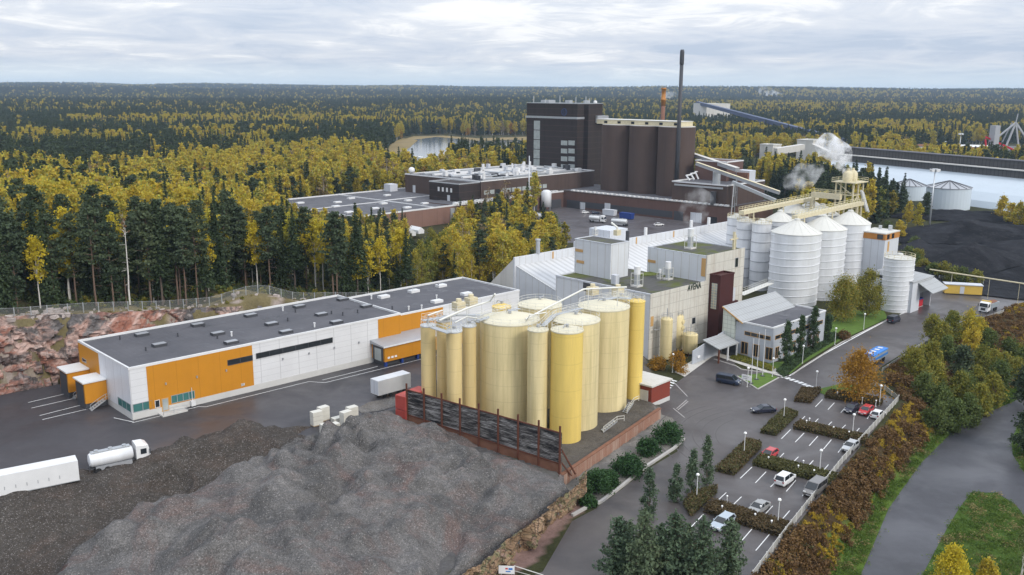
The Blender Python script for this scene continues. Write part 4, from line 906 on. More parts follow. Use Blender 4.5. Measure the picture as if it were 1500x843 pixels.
for px,y0 in ((Z4(385,262),0),(Z4(390,312),0)):
    y,z = AF.end(*px,6.8); bx(6.7,6.78,y-1.4,y+1.1,z-0.35,z+0.35).build('window', m_['bare_wood'], av)
y,z = AF.end(*ZA(330,500),21.42); bx(21.32,21.40,y-1.2,y+1.2,z-0.35,z+0.35).build('window', m_['bare_wood'], av)
y,z = AF.end(*ZA(795,560),21.42); bx(21.30,21.40,0.15,1.3,16.4,20.8).build('window', m_['bare_wood'], av)
y,z = AF.end(*Z4(425,415),0.0); bx(-0.06,0.015,y-1.5,y+1.5,z-1.6,z+0.6).build('window', m_['dark_glass'], av)
def vent_stack(label, px, z, s=1.0):
    p = P(*px,z); o = thing('roof_ventilator', label, 'ventilator', p, AF.a, 'ventilators on the mill roofs')
    MB().box(-1.0*s,1.0*s,-0.9*s,0.9*s,0,0.35).build('base', m_['light_concrete'], o); MB().cyl(0,0,0.36,2.6*s,0.62*s,12).build('drum', m_['galvanised'], o)
    MB().cyl(0,0,2.6*s,4.4*s,0.7*s,14).build('hood', m_['white_metal'], o)
    f = MB()
    for a in (-0.95,0.95):
        for c in (-0.85,0.85): f.beam((a*s,c*s,0.3),(a*s,c*s,2.9*s),0.1,0.1)
    for zz in (1.5,2.9):
        q = [(-0.95*s,-0.85*s,zz*s),(0.95*s,-0.85*s,zz*s),(0.95*s,0.85*s,zz*s),(-0.95*s,0.85*s,zz*s)]; f.tube(q,0.05,4,True)
    f.build('cage', m_['pipe_white'], o)
vent_stack('tall capped ventilator with dark motor on the lower mill roof', ZA(197,722), 15.06, 1.1); vent_stack('caged ventilator in front of the higher rear block', ZA(470,660), 15.06, 1.0)
vent_stack('small ventilator between the caged ventilator and the moss patch', ZA(400,655), 15.06, 0.55); vent_stack('steaming ventilator on the higher mill roof', ZA(668,388), 21.26, 1.15)
vent_stack('small ventilator on the white roof block', (872,345), 23.66, 0.5)
s = thing('roof_duct', 'white bent duct standing on the white roof block', 'duct', P(904,345,23.66), AF.a); MB().tube([(0,0,0),(0,0,2.0),(0,2.0,3.0)],0.3,8).build('duct_run', m_['pipe_white'], s); MB().box(-0.8,0.8,-0.6,0.6,0,1.4).build('casing', m_['cream_steel'], s)
s = thing('chimney_pipe', 'short black flue pipe behind the white roof block', 'flue', P(919,352,21)); MB().cyl(0,0,-5,2.5,0.5,10).build('pipe_run', m_['dark_metal'], s)
s = thing('pipe_stub', 'square grey duct stub at the foot of the white roof block', 'duct', P(901,416,15.06), AF.a); bx(-0.7,0.7,-0.7,0.7,0,2.2).build('casing', m_['grey_panel'], s)
o = MB().cyl(0,0,0,0.12,2.6,14).build('moss_patch', m_['moss'], av, loc=(*AF.at(*ZA(310,612),15.06)[:2],15.06)); o.scale = (1.2,0.7,1)
# cross-shaped cream steel stand at the mill roof edge
s = thing('sensor_frame', 'cream steel cross frame on the edge of the higher mill roof', 'steel frame', P(*ZA(1050,395),21.5), AF.a); MB().beam((0,0,0),(0,0,4.4),0.5,0.5).beam((-1.6,0,2.6),(1.6,0,2.6),0.4,0.3).beam((0.8,0,0),(0.8,0,3.6),0.25,0.25).build('frame', m_['cream_steel'], s)
# maroon stair tower
st = AF.thing('stair_tower', 'dark maroon stair tower on the mill front with pale ladder window', 'tower')
x0 = 23.0; bx(x0,x0+5.8,-3.2,-0.16,0,16.6).build('wall', m_['maroon_panel'], st); parapet(MB(),x0-0.1,x0+5.9,-3.3,-0.14,16.6,17.0,0.25).build('parapet', m_['maroon_panel'], st)
bx(x0-0.1,x0-0.02,-2.4,-0.9,8.5,14.8).build('stair_window', m_['pale_glass'], st)
b = MB()
for k in range(10): b.box(x0-0.16,x0-0.1,-2.4,-0.9,8.7+k*0.65,8.8+k*0.65)
b.box(x0-0.16,x0-0.1,-1.7,-1.6,8.5,14.8).build('glazing_bar', m_['cream_steel'], st)
bx(x0+5.8,x0+9.2,-2.6,-0.2,0,9.4).build('lower_wing', m_['maroon_panel'], st); bx(x0+6.4,x0+8.4,-2.2,-0.7,9.4,12.6).build('air_handler', m_['grey_panel'], st)
# small tanks on the mill front
for lab,px0,px1,yb,h,band in (('tall slim cream tank standing against the stained mill wall',215,320,650,10.0,False),('cream tank with row of round hatches beside the tall slim tank',325,418,560,8.6,True),('short wide yellow tank right of the two slim tanks',415,548,600,5.2,False)):
    X0,X1 = 930+px0/6.02, 930+px1/6.02; p = P((X0+X1)/2,420+yb/6.02,0.0); r = (X1-X0)*(Vector(p)-Vector((0,0,CAM_H))).dot(_F)/FOC/2
    o = thing('storage_tank', lab, 'tank', p, AF.a, 'cream tanks on the mill front')
    smooth_by_angle(MB().lathe([(r*0.7,0.4),(r,1.2),(r,h-0.3),(r*0.8,h),(0.001,h+0.25)],0,0,22).build('shell', m_['silo_cream'], o),40)
    b = MB()
    for k in range(4): a = k*math.pi/2+0.4; b.tube([(r*0.8*math.cos(a),r*0.8*math.sin(a),0),(r*0.8*math.cos(a),r*0.8*math.sin(a),1.3)],0.1,6)
    b.build('leg_frame', m_['rust_steel'], o)
    if band:
        for k in range(4): MB().lathe([(0.55,0),(0.55,0.12),(0.001,0.2)],0,0,12).build('round_hatch', m_['silo_cream'], o, loc=(0.2,-r-0.02,2.6+k*1.5)).rotation_euler.x = R(90)
        bx(-r-0.9,-r+0.1,-0.3,0.3,0.4,h).build('rusty_duct', m_['rust_timber'], o)
    railing([((r-0.1)*math.cos(2*math.pi*i/10),(r-0.1)*math.sin(2*math.pi*i/10),h-0.1) for i in range(10)],1.0,0.035,True).build('guard_rail', m_['grey_metal'], o)
    MB().tube([(0,0,h),(0,0,h+2.2)],0.08).tube([(0.6,0.3,h),(0.6,0.3,h+1.8)],0.06).build('vent_pipe', m_['grey_metal'], o)
# long ridge-roofed hall behind the mill
hl = AF.thing('ridge_hall', 'long white ribbed hall with concrete end buttress behind the mill', 'hall')
RX0, RX1, RY = 6.0, 108.0, 49.5
MB().extr([(29.4,8.0),(RY,14.0),(RY,13.7),(29.4,7.7)],RX0,RX1,'x').build('ribbed_roof', m_['ribbed_roof'], hl)
bx(RX0-0.5,RX1,RY,RY+0.5,0,16.3).build('ridge_wall', m_['panel_front'], hl)
MB().extr([(29.5,0),(RY,0),(RY,13.65),(29.5,7.65)],RX0-0.02,RX0+0.2,'x').build('gable_wall', m_['panel_front'], hl)
bx(RX0,RX1,29.4,29.6,0,7.65).build('eaves_wall', m_['panel_front'], hl)
MB().extr([(RY+0.52,0),(RY+15,0),(RY+15,3.2),(RY+0.52,15.8)],RX0-0.5,RX0+0.4,'x').build('buttress', m_['light_concrete'], hl)
MB().extr([(RY+0.52,15.4),(RY+15,2.8),(RY+15,0),(RY+0.52,0)],RX0+0.42,RX1,'x').build('rear_roof', m_['ribbed_roof'], hl)
bx(40.5,48.5,RY-3.5,RY+4.5,8,20.3).build('roof_house', m_['grey_panel'], hl); bx(30,40,RY-1,RY+1.2,12,17.8).build('roof_house', m_['grey_panel'], hl)
MB().cyl(0,0,0,3.6,0.6,12).cyl(0,0,3.6,4.0,0.75,12).build('roof_vent', m_['galvanised'], hl, loc=(14.5,RY+0.2,16.3))
for x in (20,57,76): bx(x,x+0.6,RY-0.06,RY-0.01,14.2,16.2).build('wood_panel', m_['bare_wood'], hl)
for x in (62,86,96): MB().cyl(0,0,0,2.4,0.55,10).build('roof_vent', m_['white_metal'], hl, loc=(x,RY+0.2,16.3))
# ---- office with glass lean-to
of = AF.thing('office_building', 'low grey tiled office with sloping glass roof beside the row of poplars', 'office')
bx(18.3,42.6,-20.5,-11.0,0,8.0).build('wall', m_['office_tile'], of); bx(18.55,42.35,-20.25,-11.0,8.0,8.04).build('flat_roof', m_['roof_felt'], of)
MB().box(18.2,42.7,-20.6,-20.3,8.0,8.35).box(18.2,18.5,-20.3,-12.6,8.0,8.35).box(42.4,42.7,-20.3,-12.6,8.0,8.35).build('roof_edge', m_['white_metal'], of)
MB().extr([(-13.2,8.15),(-7.6,11.1),(-7.6,10.9),(-13.2,7.95)],17.6,41.2,'x').build('glazed_roof', m_['sheet_roof'], of)
MB().extr([(-10.98,0),(-7.7,0),(-7.7,10.75),(-10.98,9.05)],17.9,41.0,'x').build('glass_wall', m_['glass_block'], of)
MB().beam((17.52,-13.2,8.0),(17.52,-7.6,10.95),0.14,0.3).build('fascia', m_['bare_wood'], of)
q3 = lambda X,Y: (1000+X/6.02, 440+Y/6.02)
for X,Y,w_,h_,g in ((545,430,0.9,2.6,'x'),(645,460,0.9,2.8,'x'),(760,480,0.9,2.6,'x')):
    y,z = AF.end(*q3(X,Y),18.3); window(of,y-w_,y+w_,0.7,3.6,18.29,'dark_glass','bare_wood',1,'x')
y0,z = AF.end(*q3(545,300),18.3); y1,_ = AF.end(*q3(775,350),18.3); window(of,min(y0,y1),max(y0,y1),5.2,6.2,18.29,'dark_glass','bare_wood',3,'x')
for k in range(6): window(of,20+k*3.7,21.6+k*3.7,0.7,3.4,-20.51,'dark_glass','bare_wood',1); 
window(of,19.5,41.5,5.2,6.2,-20.51,'dark_glass','bare_wood',9)
cn = AF.thing('entrance_canopy', 'small sheet roofed canopy over the office entrance ramp', 'canopy')
MB().hexa([(9.0,-12.9,3.3),(17.2,-12.9,3.3),(17.2,-8.4,4.6),(9.0,-8.4,4.6),(9.0,-12.9,3.5),(17.2,-12.9,3.5),(17.2,-8.4,4.8),(9.0,-8.4,4.8)]).build('roof', m_['sheet_roof'], cn)
for x,y in ((9.4,-12.6),(13.0,-12.6),(16.6,-12.6)): bx(x-0.15,x+0.15,y-0.15,y+0.15,0,3.3).build('column', m_['rust_steel' if x < 10 else 'white_metal'], cn)
bx(16.2,17.0,-12.5,-9,0,3.2).build('entrance_door', m_['dark_glass'], cn)
rw = AF.thing('ramp_wall', 'grey panelled wall along the entrance ramp beside the short tank', 'wall'); MB().hexa([(4.2,-9.2,0),(19.0,-8.3,0),(19.0,-8.1,0),(4.2,-9.0,0),(4.2,-9.2,3.2),(19.0,-8.3,5.4),(19.0,-8.1,5.4),(4.2,-9.0,3.2)]).build('wall_body', m_['office_tile'], rw); bx(6.0,7.0,-9.32,-9.14,1.2,1.7).build('wall_sign', m_['sign_white'], rw)
# ---- white silos
def ribbed(label, x, y, r, h, cone, pitch, group, helix=True, ribm='silo_white', rails=False, ribr=0.14):
    s = thing('silo', label, 'silo', (x,y,0), R(200), group)
    smooth_by_angle(MB().cyl(0,0,0,h,r,56).build('shell', m_['silo_white'], s),30)
    smooth_by_angle(MB().lathe([(r+0.15,h-0.02),(r+0.15,h+0.12),(0.9,h+cone),(0.8,h+cone+0.5),(0.001,h+cone+0.55)],0,0,56).build('cone_roof', m_['white_roof'], s),25)
    n = int(h/pitch)
    if helix:
        pts = []; N = 44
        for k in range(int(n*N)+1):
            a = 2*math.pi*k/N; zz = 0.6+pitch*k/N
            if zz < h-0.3: pts.append(((r+0.02)*math.cos(a),(r+0.02)*math.sin(a),zz))
        b = MB().tube(pts,ribr,5)
    else:
        b = MB()
        for k in range(1,n+1): b.lathe([(r,k*pitch-0.12),(r+0.14,k*pitch-0.08),(r+0.14,k*pitch+0.08),(r,k*pitch+0.12)],0,0,44)
    smooth_by_angle(b.build('seam_rib', m_[ribm], s),60)
    b = MB()
    for k in range(16): a = 2*math.pi*k/16; b.beam((0.9*math.cos(a),0.9*math.sin(a),h+cone+0.04),((r+0.1)*math.cos(a),(r+0.1)*math.sin(a),h+0.16),0.07,0.07)
    b.build('roof_rib', m_['white_roof'], s)
    if rails: railing([(r*math.cos(2*math.pi*i/14),r*math.sin(2*math.pi*i/14),h+0.1) for i in range(14)],1.1,0.05,True).build('guard_rail', m_['cream_steel'], s)
    return s
g_ = 'white ribbed silos beside the mill'
for lab,x0,x1,y,z,cone,nb,hx,rr,rl in [('nearest and widest white spiral seamed silo behind the glass roof',1131.5,1202,340.5,20.6,3.4,2.15,True,0.14,False),('middle white spiral seamed silo of the large row',1174,1239,334.5,20.6,3.4,2.15,True,0.14,False),
    ('farthest white spiral seamed silo of the large row',1215.5,1274,326.5,20.6,3.4,2.15,True,0.14,False),('white cone roofed silo in the back row under the cream conveyor',1121,1164.5,323,20.6,2.6,2.4,False,0.1,False),
    ('slim white silo with dark bands in front of the back row',1102.5,1130,327.5,20.6,0.9,3.0,False,0.1,True),('slim white silo with dark bands at the mill corner',1080,1105.5,324.5,20.4,0.9,3.0,False,0.1,True),('slim white silo with dark bands farthest left behind the mill',1066,1091,319,20.4,0.7,3.0,False,0.1,True),
    ('short white ribbed tank with stained foot beside the red skip',1297,1339,378,14.9,0.8,1.35,True,0.1,True)]:
    X_,Y_,r = top_at(x0,x1,y,z); ribbed(lab,X_,Y_,r,z,cone,nb,g_,hx,'grey_metal' if not hx else 'silo_white',rl,rr)
for lab,px,py in (('white cone roof silo far behind, left of the steel tower',1165,300),('white cone roof silo far behind under the conveyor end',1190,297),('white cone roof silo far behind the middle of the row',1205,303)):
    p = P(px,py,22); ribbed(lab,p[0],p[1],5.6,19.5,3.0,2.4,g_,False,'grey_metal',False)
def gallery(label, a, b_, w, h, mat, legs=(), name='conveyor_gallery', roofm=None, rail=None, legm='cream_steel'):
    s = thing(name, label, 'conveyor', a); A = Vector((0,0,0)); B = Vector(b_)-Vector(a)
    MB().beam(A,B,w,h).build('casing', m_[mat], s)
    if roofm: up = Vector((0,0,h/2+0.1)); MB().beam(A+up,B+up,w+0.4,0.14).build('cover', m_[roofm], s)
    if rail:
        d = B-A; n = Vector((-d.y,d.x,0)).normalized()*(w/2); k = max(3,int(d.length/2.2)); rb = MB()
        for sg in (-1,1): q = railing([A+d*(i/k)+n*sg+Vector((0,0,h/2)) for i in range(k+1)],1.1,0.06); rb.add(q.v,q.f)
        rb.build('guard_rail', m_[rail], s)
    for f, zb, sp in legs:
        p = A+(B-A)*f; d = (B-A).normalized(); n = Vector((-d.y,d.x,0)).normalized(); lb = MB(); hh = a[2]+p.z-zb
        for sg in (-1,1): lb.beam(p+n*sg*w*0.4, p+n*sg*sp-Vector((0,0,hh)), 0.35, 0.35)
        for q in (0.3,0.55,0.8): lb.beam(p-n*(w*0.4+(sp-w*0.4)*q)-Vector((0,0,hh*q)), p+n*(w*0.4+(sp-w*0.4)*q)-Vector((0,0,hh*q)),0.22,0.22)
        lb.build('trestle', m_[legm], s)
    return s
gallery('cream conveyor along the tops of the back silo row', P(1086,312,23.6), P(1196,290,23.6), 1.8, 1.1, 'cream_steel', [(0.12,19,1.0),(0.5,19,1.0),(0.88,19,1.0)], rail='yellow_rail')
gallery('cream conveyor above the large white silos', P(1164,319,24.4), P(1262,298,24.4), 1.8, 1.1, 'cream_steel', [(0.1,20,1.0),(0.5,20,1.0),(0.9,20,1.0)], rail='yellow_rail')
gallery('short cream conveyor joining the steel tower', P(1190,285,26), P(1232,289,26), 1.6, 1.8, 'cream_steel', [(0.05,19,0.8)], rail='yellow_rail')
stt = thing('steel_tower', 'tan steel lattice tower with two filter domes above the white silos', 'tower', P(1242,303,22.5), R(44))
b = MB()
for a in (-3.4,0,3.4):
    for c in (-3.0,3.0): b.beam((a,c,-20),(a,c,8.2),0.45,0.45)
for zz in (0.5,4.2): b.beam((-3.4,-3,zz),(3.4,-3,zz),0.3,0.3).beam((-3.4,3,zz),(3.4,3,zz),0.3,0.3).beam((-3.4,-3,zz),(-3.4,3,zz),0.3,0.3).beam((3.4,-3,zz),(3.4,3,zz),0.3,0.3)
b.beam((-3.4,-3,0.5),(0,-3,4.2),0.2,0.2).beam((3.4,-3,0.5),(0,-3,4.2),0.2,0.2).beam((-3.4,-3,4.2),(-3.4,3,8.2),0.2,0.2)
b.build('frame', m_['cream_steel'], stt); bx(-4.6,4.6,-4.2,4.2,8.2,8.5).build('platform', m_['cream_steel'], stt)
railing([(-4.5,-4.1,8.5),(0,-4.1,8.5),(4.5,-4.1,8.5),(4.5,0,8.5),(4.5,4.1,8.5),(0,4.1,8.5),(-4.5,4.1,8.5),(-4.5,0,8.5)],1.2,0.06,True).build('guard_rail', m_['yellow_rail'], stt)
for x in (-1.9,1.6): smooth_by_angle(MB().lathe([(1.55,8.5),(1.6,11.0),(1.1,11.8),(0.5,12.1),(0.5,12.7),(0.001,12.8)],x,0,16).build('filter_dome', m_['cream_steel'], stt),40)
MB().tube([(1.5,-3.4,5.5),(5.5,-4.0,-1.5)],0.45,8).tube([(2.8,-3.4,5.0),(7.0,-4.0,-2.0)],0.35,8).build('chute', m_['white_metal'], stt)
# tower with orange band, loading shed
tw = AF.thing('elevator_tower', 'grey panelled elevator tower with orange band at the end of the white silos', 'tower')
bx(105.2,114.8,-6.2,1.5,0,16.8).build('wall', m_['grey_panel'], tw); bx(105.1,114.9,-6.3,1.6,16.8,18.6).build('orange_band', m_['orange_band'], tw); bx(105,115,-6.4,1.7,18.6,18.9).build('roof', m_['white_roof'], tw)
for x in (106.2,109.4): bx(x,x+1.6,-6.37,-6.31,17.0,18.4).build('window', m_['dark_glass'], tw)
bx(105.02,105.09,-5.6,-3.8,17.0,18.4).build('window', m_['dark_glass'], tw); bx(107.2,108.4,-6.25,-6.21,13.0,16.2).build('door', m_['bare_wood'], tw)
MB().cyl(112.8,-4.2,18.9,20.4,0.6,10).cyl(113,-1,18.9,20.0,0.5,10).build('roof_vent', m_['galvanised'], tw)
ls = Fr(P(1362,448,0)[:2],44,0.0); lsd = ls.thing('loading_shed', 'grey sheet metal loading shed with open dark doorway behind the short ribbed tank', 'shed')
MB().box(-4.6,-0.3,-0.2,0.1,0,9.2).box(-15.5,-14.8,0,14,0,9.0).build('wall', m_['grey_panel'], lsd) if False else None
bx(-0.35,0.0,0,12,0,8.6).build('wall', m_['grey_panel'], lsd); bx(-13.5,-13.1,0,12,0,8.6).build('wall', m_['grey_panel'], lsd); bx(-13.1,-0.35,11.7,12,0,8.6).build('wall', m_['grey_panel'], lsd)
bx(-13.1,-8.0,0,0.3,0,8.6).build('wall', m_['grey_panel'], lsd); bx(-8.0,-0.35,0,0.3,4.9,8.6).build('wall', m_['grey_panel'], lsd); bx(-8.0,-0.36,9.5,9.7,0,4.8).build('inner_door', m_['rust_timber'], lsd)
MB().hexa([(-13.8,-0.3,8.6),(0.3,-0.3,8.6),(0.3,12.3,9.7),(-13.8,12.3,9.7),(-13.8,-0.3,8.8),(0.3,-0.3,8.8),(0.3,12.3,9.9),(-13.8,12.3,9.9)]).build('roof', m_['sheet_roof'], lsd)
MB().hexa([(-10,-4.2,5.6),(1.0,-4.2,5.6),(1.0,-0.02,8.0),(-10,-0.02,8.0),(-10,-4.2,5.8),(1.0,-4.2,5.8),(1.0,-0.02,8.2),(-10,-0.02,8.2)]).build('canopy', m_['sheet_roof'], lsd)
pipe('long pale overhead pipe on posts crossing above the road', [P(1362,395,6.2),P(1500,416,6.2),P(1540,423,6.2)],0.22,'cream_steel',legs=[(P(1395,400,6.2),0),(P(1450,408.5,6.2),0),(P(1494,415,6.2),0)])
# ground floor clutter between mill and silos
walkway('white pipe rack walkway between the mill and the nearest white silo', [P(1085,432,7),P(1128,415,7)],2.0,'pipe_white')
# ---------------------------------------------------------------- brewery behind
BF = Fr((30.4,471.5),47.5,0.0)
Z6 = lambda X,Y: (440+X/3.122, 130+Y/3.122); Z7 = lambda X,Y: (760+X/3.011, 60+Y/3.011); ZT_ = lambda X,Y: (765+X/6.022,140+Y/6.022)
lo = BF.thing('brewery_hall', 'low wide brown brick brewery hall with grey felt roof behind the birches', 'factory hall')
bx(-136,-41,5,78,-3,7.6).build('wall', m_['pink_brick'], lo); bx(-135.6,-41.4,5.4,77.6,7.6,7.65).build('roof', m_['roof_felt'], lo); parapet(MB(),-136.1,-40.9,4.9,78.1,7.6,8.2,0.5).build('parapet', m_['white_metal'], lo)
MB().box(-90.6,-90,5.4,77.6,7.66,8.0).box(-135,-91,40,40.5,7.66,7.9).box(-89.9,-60,42,42.6,7.66,8.0).build('roof_joint', m_['white_metal'], lo)
for x,y in ((-128,20),(-120,40),(-112,22),(-110,52),(-100,14),(-98,33),(-96,60),(-84,20),(-82,34),(-75,58),(-124,62)): bx(x-1.8,x+1.8,y-1,y+1,7.66,8.3).build('rooflight', m_['white_metal'], lo)
bx(-62,-57,71,76,7.66,11.4).build('air_handler', m_['grey_panel'], lo); bx(-82,-79.5,4.4,4.98,-2,6.8).build('service_ladder', m_['galvanised'], lo)
wg = BF.thing('brewery_wing', 'long low brown brick brewery wing with row of skylights facing the lorry yard', 'factory wing')
bx(-80,0.0,5.0,24,-1,8.0).build('wall', m_['brewery_red_brick'], wg); bx(-80,-0.3,5.4,23.7,8.0,8.05).build('roof', m_['roof_felt'], wg); MB().box(-80,0,4.9,5.4,8.0,8.7).build('parapet', m_['white_metal'], wg)
bx(0.0,42,-92.3,24,-1,8.2).build('wall', m_['brewery_red_brick'], wg); bx(0.4,41.6,-91.9,23.7,8.2,8.25).build('roof', m_['roof_felt'], wg)
MB().box(-0.1,0.4,-92.3,5,8.2,8.8).box(0.4,42,-92.4,-91.9,8.2,8.8).build('parapet', m_['brewery_brick'], wg)
for k in range(26): x = -77+k*2.9; bx(x,x+1.7,6.4,8.4,8.06,8.9).build('skylight', m_['white_metal'], wg)
for k in range(34): y = -90+k*2.72; bx(1.6,3.4,y,y+1.7,8.26,9.3).build('skylight', m_['white_metal'], wg)
for k in range(16): y = -88+k*5.4; bx(5.2,6.8,y,y+2.6,8.26,9.0).build('skylight', m_['galvanised'], wg)
bx(-0.12,-0.02,-62,-1,1.0,4.0).build('window_band', m_['dark_metal'], wg)
for y0,w_,h_,mm in ((2.6,-9,4.2,'dark_metal'),(-6,-3.5,3.6,'grey_panel'),(-22,-3.5,4.6,'grey_panel'),(-63,-5,4.4,'dark_metal'),(-72,-6,4.6,'grey_panel'),(-82,-4,3.5,'dark_glass')): bx(-0.2,-0.13,y0+w_,y0,0,h_).build('gate', m_[mm], wg)
for x0,x1 in ((-26,-21),(-19,-14),(-12,-2)): bx(x0,x1,4.84,4.98,0,4.6).build('gate', m_['dark_metal'], wg)
up = BF.thing('brewery_block', 'upper brown brewery block with strip windows and crowded roof plant', 'factory block')
bx(-56,33,10.5,66,7.66,16.6).build('wall', m_['brewery_brick'], up); bx(-55.7,32.8,10.8,65.7,16.6,16.65).build('roof', m_['roof_felt'], up); parapet(MB(),-56.1,33,10.4,66.1,16.6,17.1,0.4).build('parapet', m_['white_metal'], up)
bx(-70,-56.02,11.3,32,7.67,16.2).build('wall', m_['brewery_dark_brick'], up); parapet(MB(),-70.1,-56.02,11.2,32.1,16.2,16.7,0.4).build('parapet', m_['galvanised'], up)
for k in range(12): x = -54+k*3.95; bx(x,x+3.2,10.38,10.48,10.3,12.3).build('strip_window', m_['pale_glass' if k != 2 else 'dark_glass'], up)
for k in range(4): y = 16+k*2.9; bx(-70.1,-70.02,y,y+1.2,12.2,14.2).build('small_window', m_['white_metal'], up)
bx(-70.1,-70.02,17.5,19.3,8.0,10.8).build('door', m_['grey_panel'], up); bx(-56.1,-56.03,58,60,7.8,11.5).build('door', m_['grey_panel'], up)
for k in range(7): bx(-50,28,15+k*7.0,16.6+k*7.0,16.66,17.5).build('rooflight_row', m_['white_metal' if k % 3 else 'galvanised'], up)
rv = np.random.default_rng(21)
for k in range(46):
    x,y = rv.uniform(-52,28), rv.uniform(13,62); sx,sy,hh = rv.uniform(1,4.2), rv.uniform(0.8,2.2), rv.uniform(0.9,2.8)
    if k % 4 == 0: MB().cyl(0,0,0,hh+0.4,rv.uniform(0.5,1.1),10).build('roof_fan', m_['white_metal'], up, loc=(x,y,17.5))
    else: bx(-sx/2,sx/2,-sy/2,sy/2,0,hh).build('roof_unit', m_[('galvanised','white_metal','grey_panel','dark_metal')[k % 4]], up, loc=(x,y,17.0))
for k in range(6): MB().tube([(-45+k*12,20+5*(k%3),17.9),(-35+k*12,20+5*(k%3),17.9),(-35+k*12,36+4*(k%2),17.9)],0.35,6).build('roof_duct', m_['galvanised'], up)
s = thing('satellite_dome', 'white round tank on the corner of the upper brewery roof', 'tank', BF.w(-54,63,16.7)); MB().lathe([(0.9,0),(0.9,1.0),(1.5,1.2),(1.7,2.2),(1.4,3.2),(0.6,3.7),(0.001,3.8)],0,0,16).build('shell', m_['white_metal'], s, smooth=True)
# brewery tower
tw2 = BF.thing('brewery_tower', 'tall dark brown brick brewery tower with emblem and pale window strips', 'tower')
bx(34,57,24,61.5,7,44.2).build('wall', m_['brewery_dark_brick'], tw2); bx(33.5,57,23.6,62,44.25,45.4).build('ledge', m_['grey_metal'], tw2); bx(34,57,24,61.5,45.45,52.6).build('upper_wall', m_['brewery_dark_brick'], tw2)
bx(34.3,56.7,24.3,61.2,52.6,52.65).build('roof', m_['roof_felt'], tw2); parapet(MB(),33.9,57.1,23.9,61.6,52.6,52.9,0.3).build('parapet', m_['galvanised'], tw2)
MB().box(40,46.5,20.8,23.95,7,52.2).build('stair_shaft', m_['brewery_dark_brick'], tw2); bx(46.6,57,21.9,23.95,7,42).build('side_shaft', m_['brewery_dark_brick'], tw2); bx(46.6,57,19.5,23.55,42.2,46).build('bridge', m_['grey_metal'], tw2)
y0,_ = BF.end(785,200,34); y1,_ = BF.end(789,200,34)
for k in range(5): z0 = 15.6+k*5.5; bx(33.85,33.97,min(y0,y1)-1,max(y0,y1)+1.5,z0,z0+5.1).build('window_strip', m_['pale_glass'], tw2)
for k,(Y_) in enumerate((418,489,558,627)):
    for X0,X1 in ((343,398),(408,463)):
        ya,za = BF.end(*ZT_(X0,Y_),34); yb,_ = BF.end(*ZT_(X1,Y_),34); bx(33.85,33.97,yb,ya,za-1.3,za+1.3).build('window', m_['pale_glass'], tw2)
ya,za = BF.end(*ZT_(370,147),34)
em = MB(); n_ = 20
for k in range(n_):
    a0,a1 = 2*math.pi*k/n_, 2*math.pi*(k+1)/n_
    em.hexa([(33.86,ya+1.6*math.cos(a0),za+1.6*math.sin(a0)),(33.98,ya+1.6*math.cos(a0),za+1.6*math.sin(a0)),(33.98,ya+2.1*math.cos(a0),za+2.1*math.sin(a0)),(33.86,ya+2.1*math.cos(a0),za+2.1*math.sin(a0)),
             (33.86,ya+1.6*math.cos(a1),za+1.6*math.sin(a1)),(33.98,ya+1.6*math.cos(a1),za+1.6*math.sin(a1)),(33.98,ya+2.1*math.cos(a1),za+2.1*math.sin(a1)),(33.86,ya+2.1*math.cos(a1),za+2.1*math.sin(a1))])
em.box(33.86,33.98,ya-0.9,ya-0.5,za-1.2,za+1.2).box(33.86,33.98,ya+0.4,ya+0.9,za-1.2,za+1.2); em.build('emblem', m_['blue_steel'], tw2)
for k in range(6): bx(33.4,33.49,58.6-k*3.2,60.4-k*3.2,44.4,45.3).build('ledge_window', m_['pale_glass'], tw2)
for x,y,h_ in ((36,58,4),(38,40,4.5),(40,30,3.5),(44,26,4),(50,28,3),(37,50,2)): MB().cyl(0,0,0,h_,0.16,6).build('antenna', m_['white_metal'], tw2, loc=(x,y,52.65))
for x,y,sx in ((40,50,6),(44,38,3),(50,30,2.5)): bx(x,x+sx,y,y+sx,52.66,54.4).build('roof_unit', m_['galvanised'], tw2)
smooth_by_angle(MB().lathe([(1.0,0),(1.1,1.0),(0.7,1.6),(0.001,1.8)],0,0,12).build('roof_dome', m_['white_metal'], tw2, loc=(54,27,52.65)),40)
# brown lobed silos
bs = BF.thing('brewery_silo', 'row of three joined brown brick grain silos beside the brewery tower', 'silo block')
b = MB()
for k in range(3):
    b.lathe([(9.3,6),(9.3,42.4)],28,-9.5-k*17.6,40)
smooth_by_angle(b.build('shell', m_['brewery_brick'], bs),30)
b = MB()
for k in range(3): b.cyl(28,-9.5-k*17.6,42.41,42.7,9.1,36)
b.box(22.5,34,-46,-8,42.42,42.74).build('roof', m_['light_concrete'], bs); bx(23.0,34,-50,2,42.76,45.0).build('roof_house', m_['cream_steel'], bs); bx(22.7,34.3,-50.3,2.3,45.0,45.25).build('house_roof', m_['white_roof'], bs)
for k in range(6): bx(22.9,22.98,-48+k*8.6,-46+k*8.6,43.2,44.4).build('window', m_['dark_glass'], bs)
s = thing('chimney', 'very tall dark steel chimney behind the brown silos', 'chimney', P(990,288,8.5)); h_ = 71
MB().lathe([(1.15,0),(1.0,h_*0.5),(0.9,h_*0.9)],0,0,14).build('shaft', m_['dark_metal'], s, smooth=True); MB().lathe([(0.95,h_*0.90),(1.08,h_*0.905),(1.08,h_*0.985),(1.0,h_*0.99),(0.8,h_)],0,0,14).build('top_section', m_['dark_metal'], s, smooth=True)
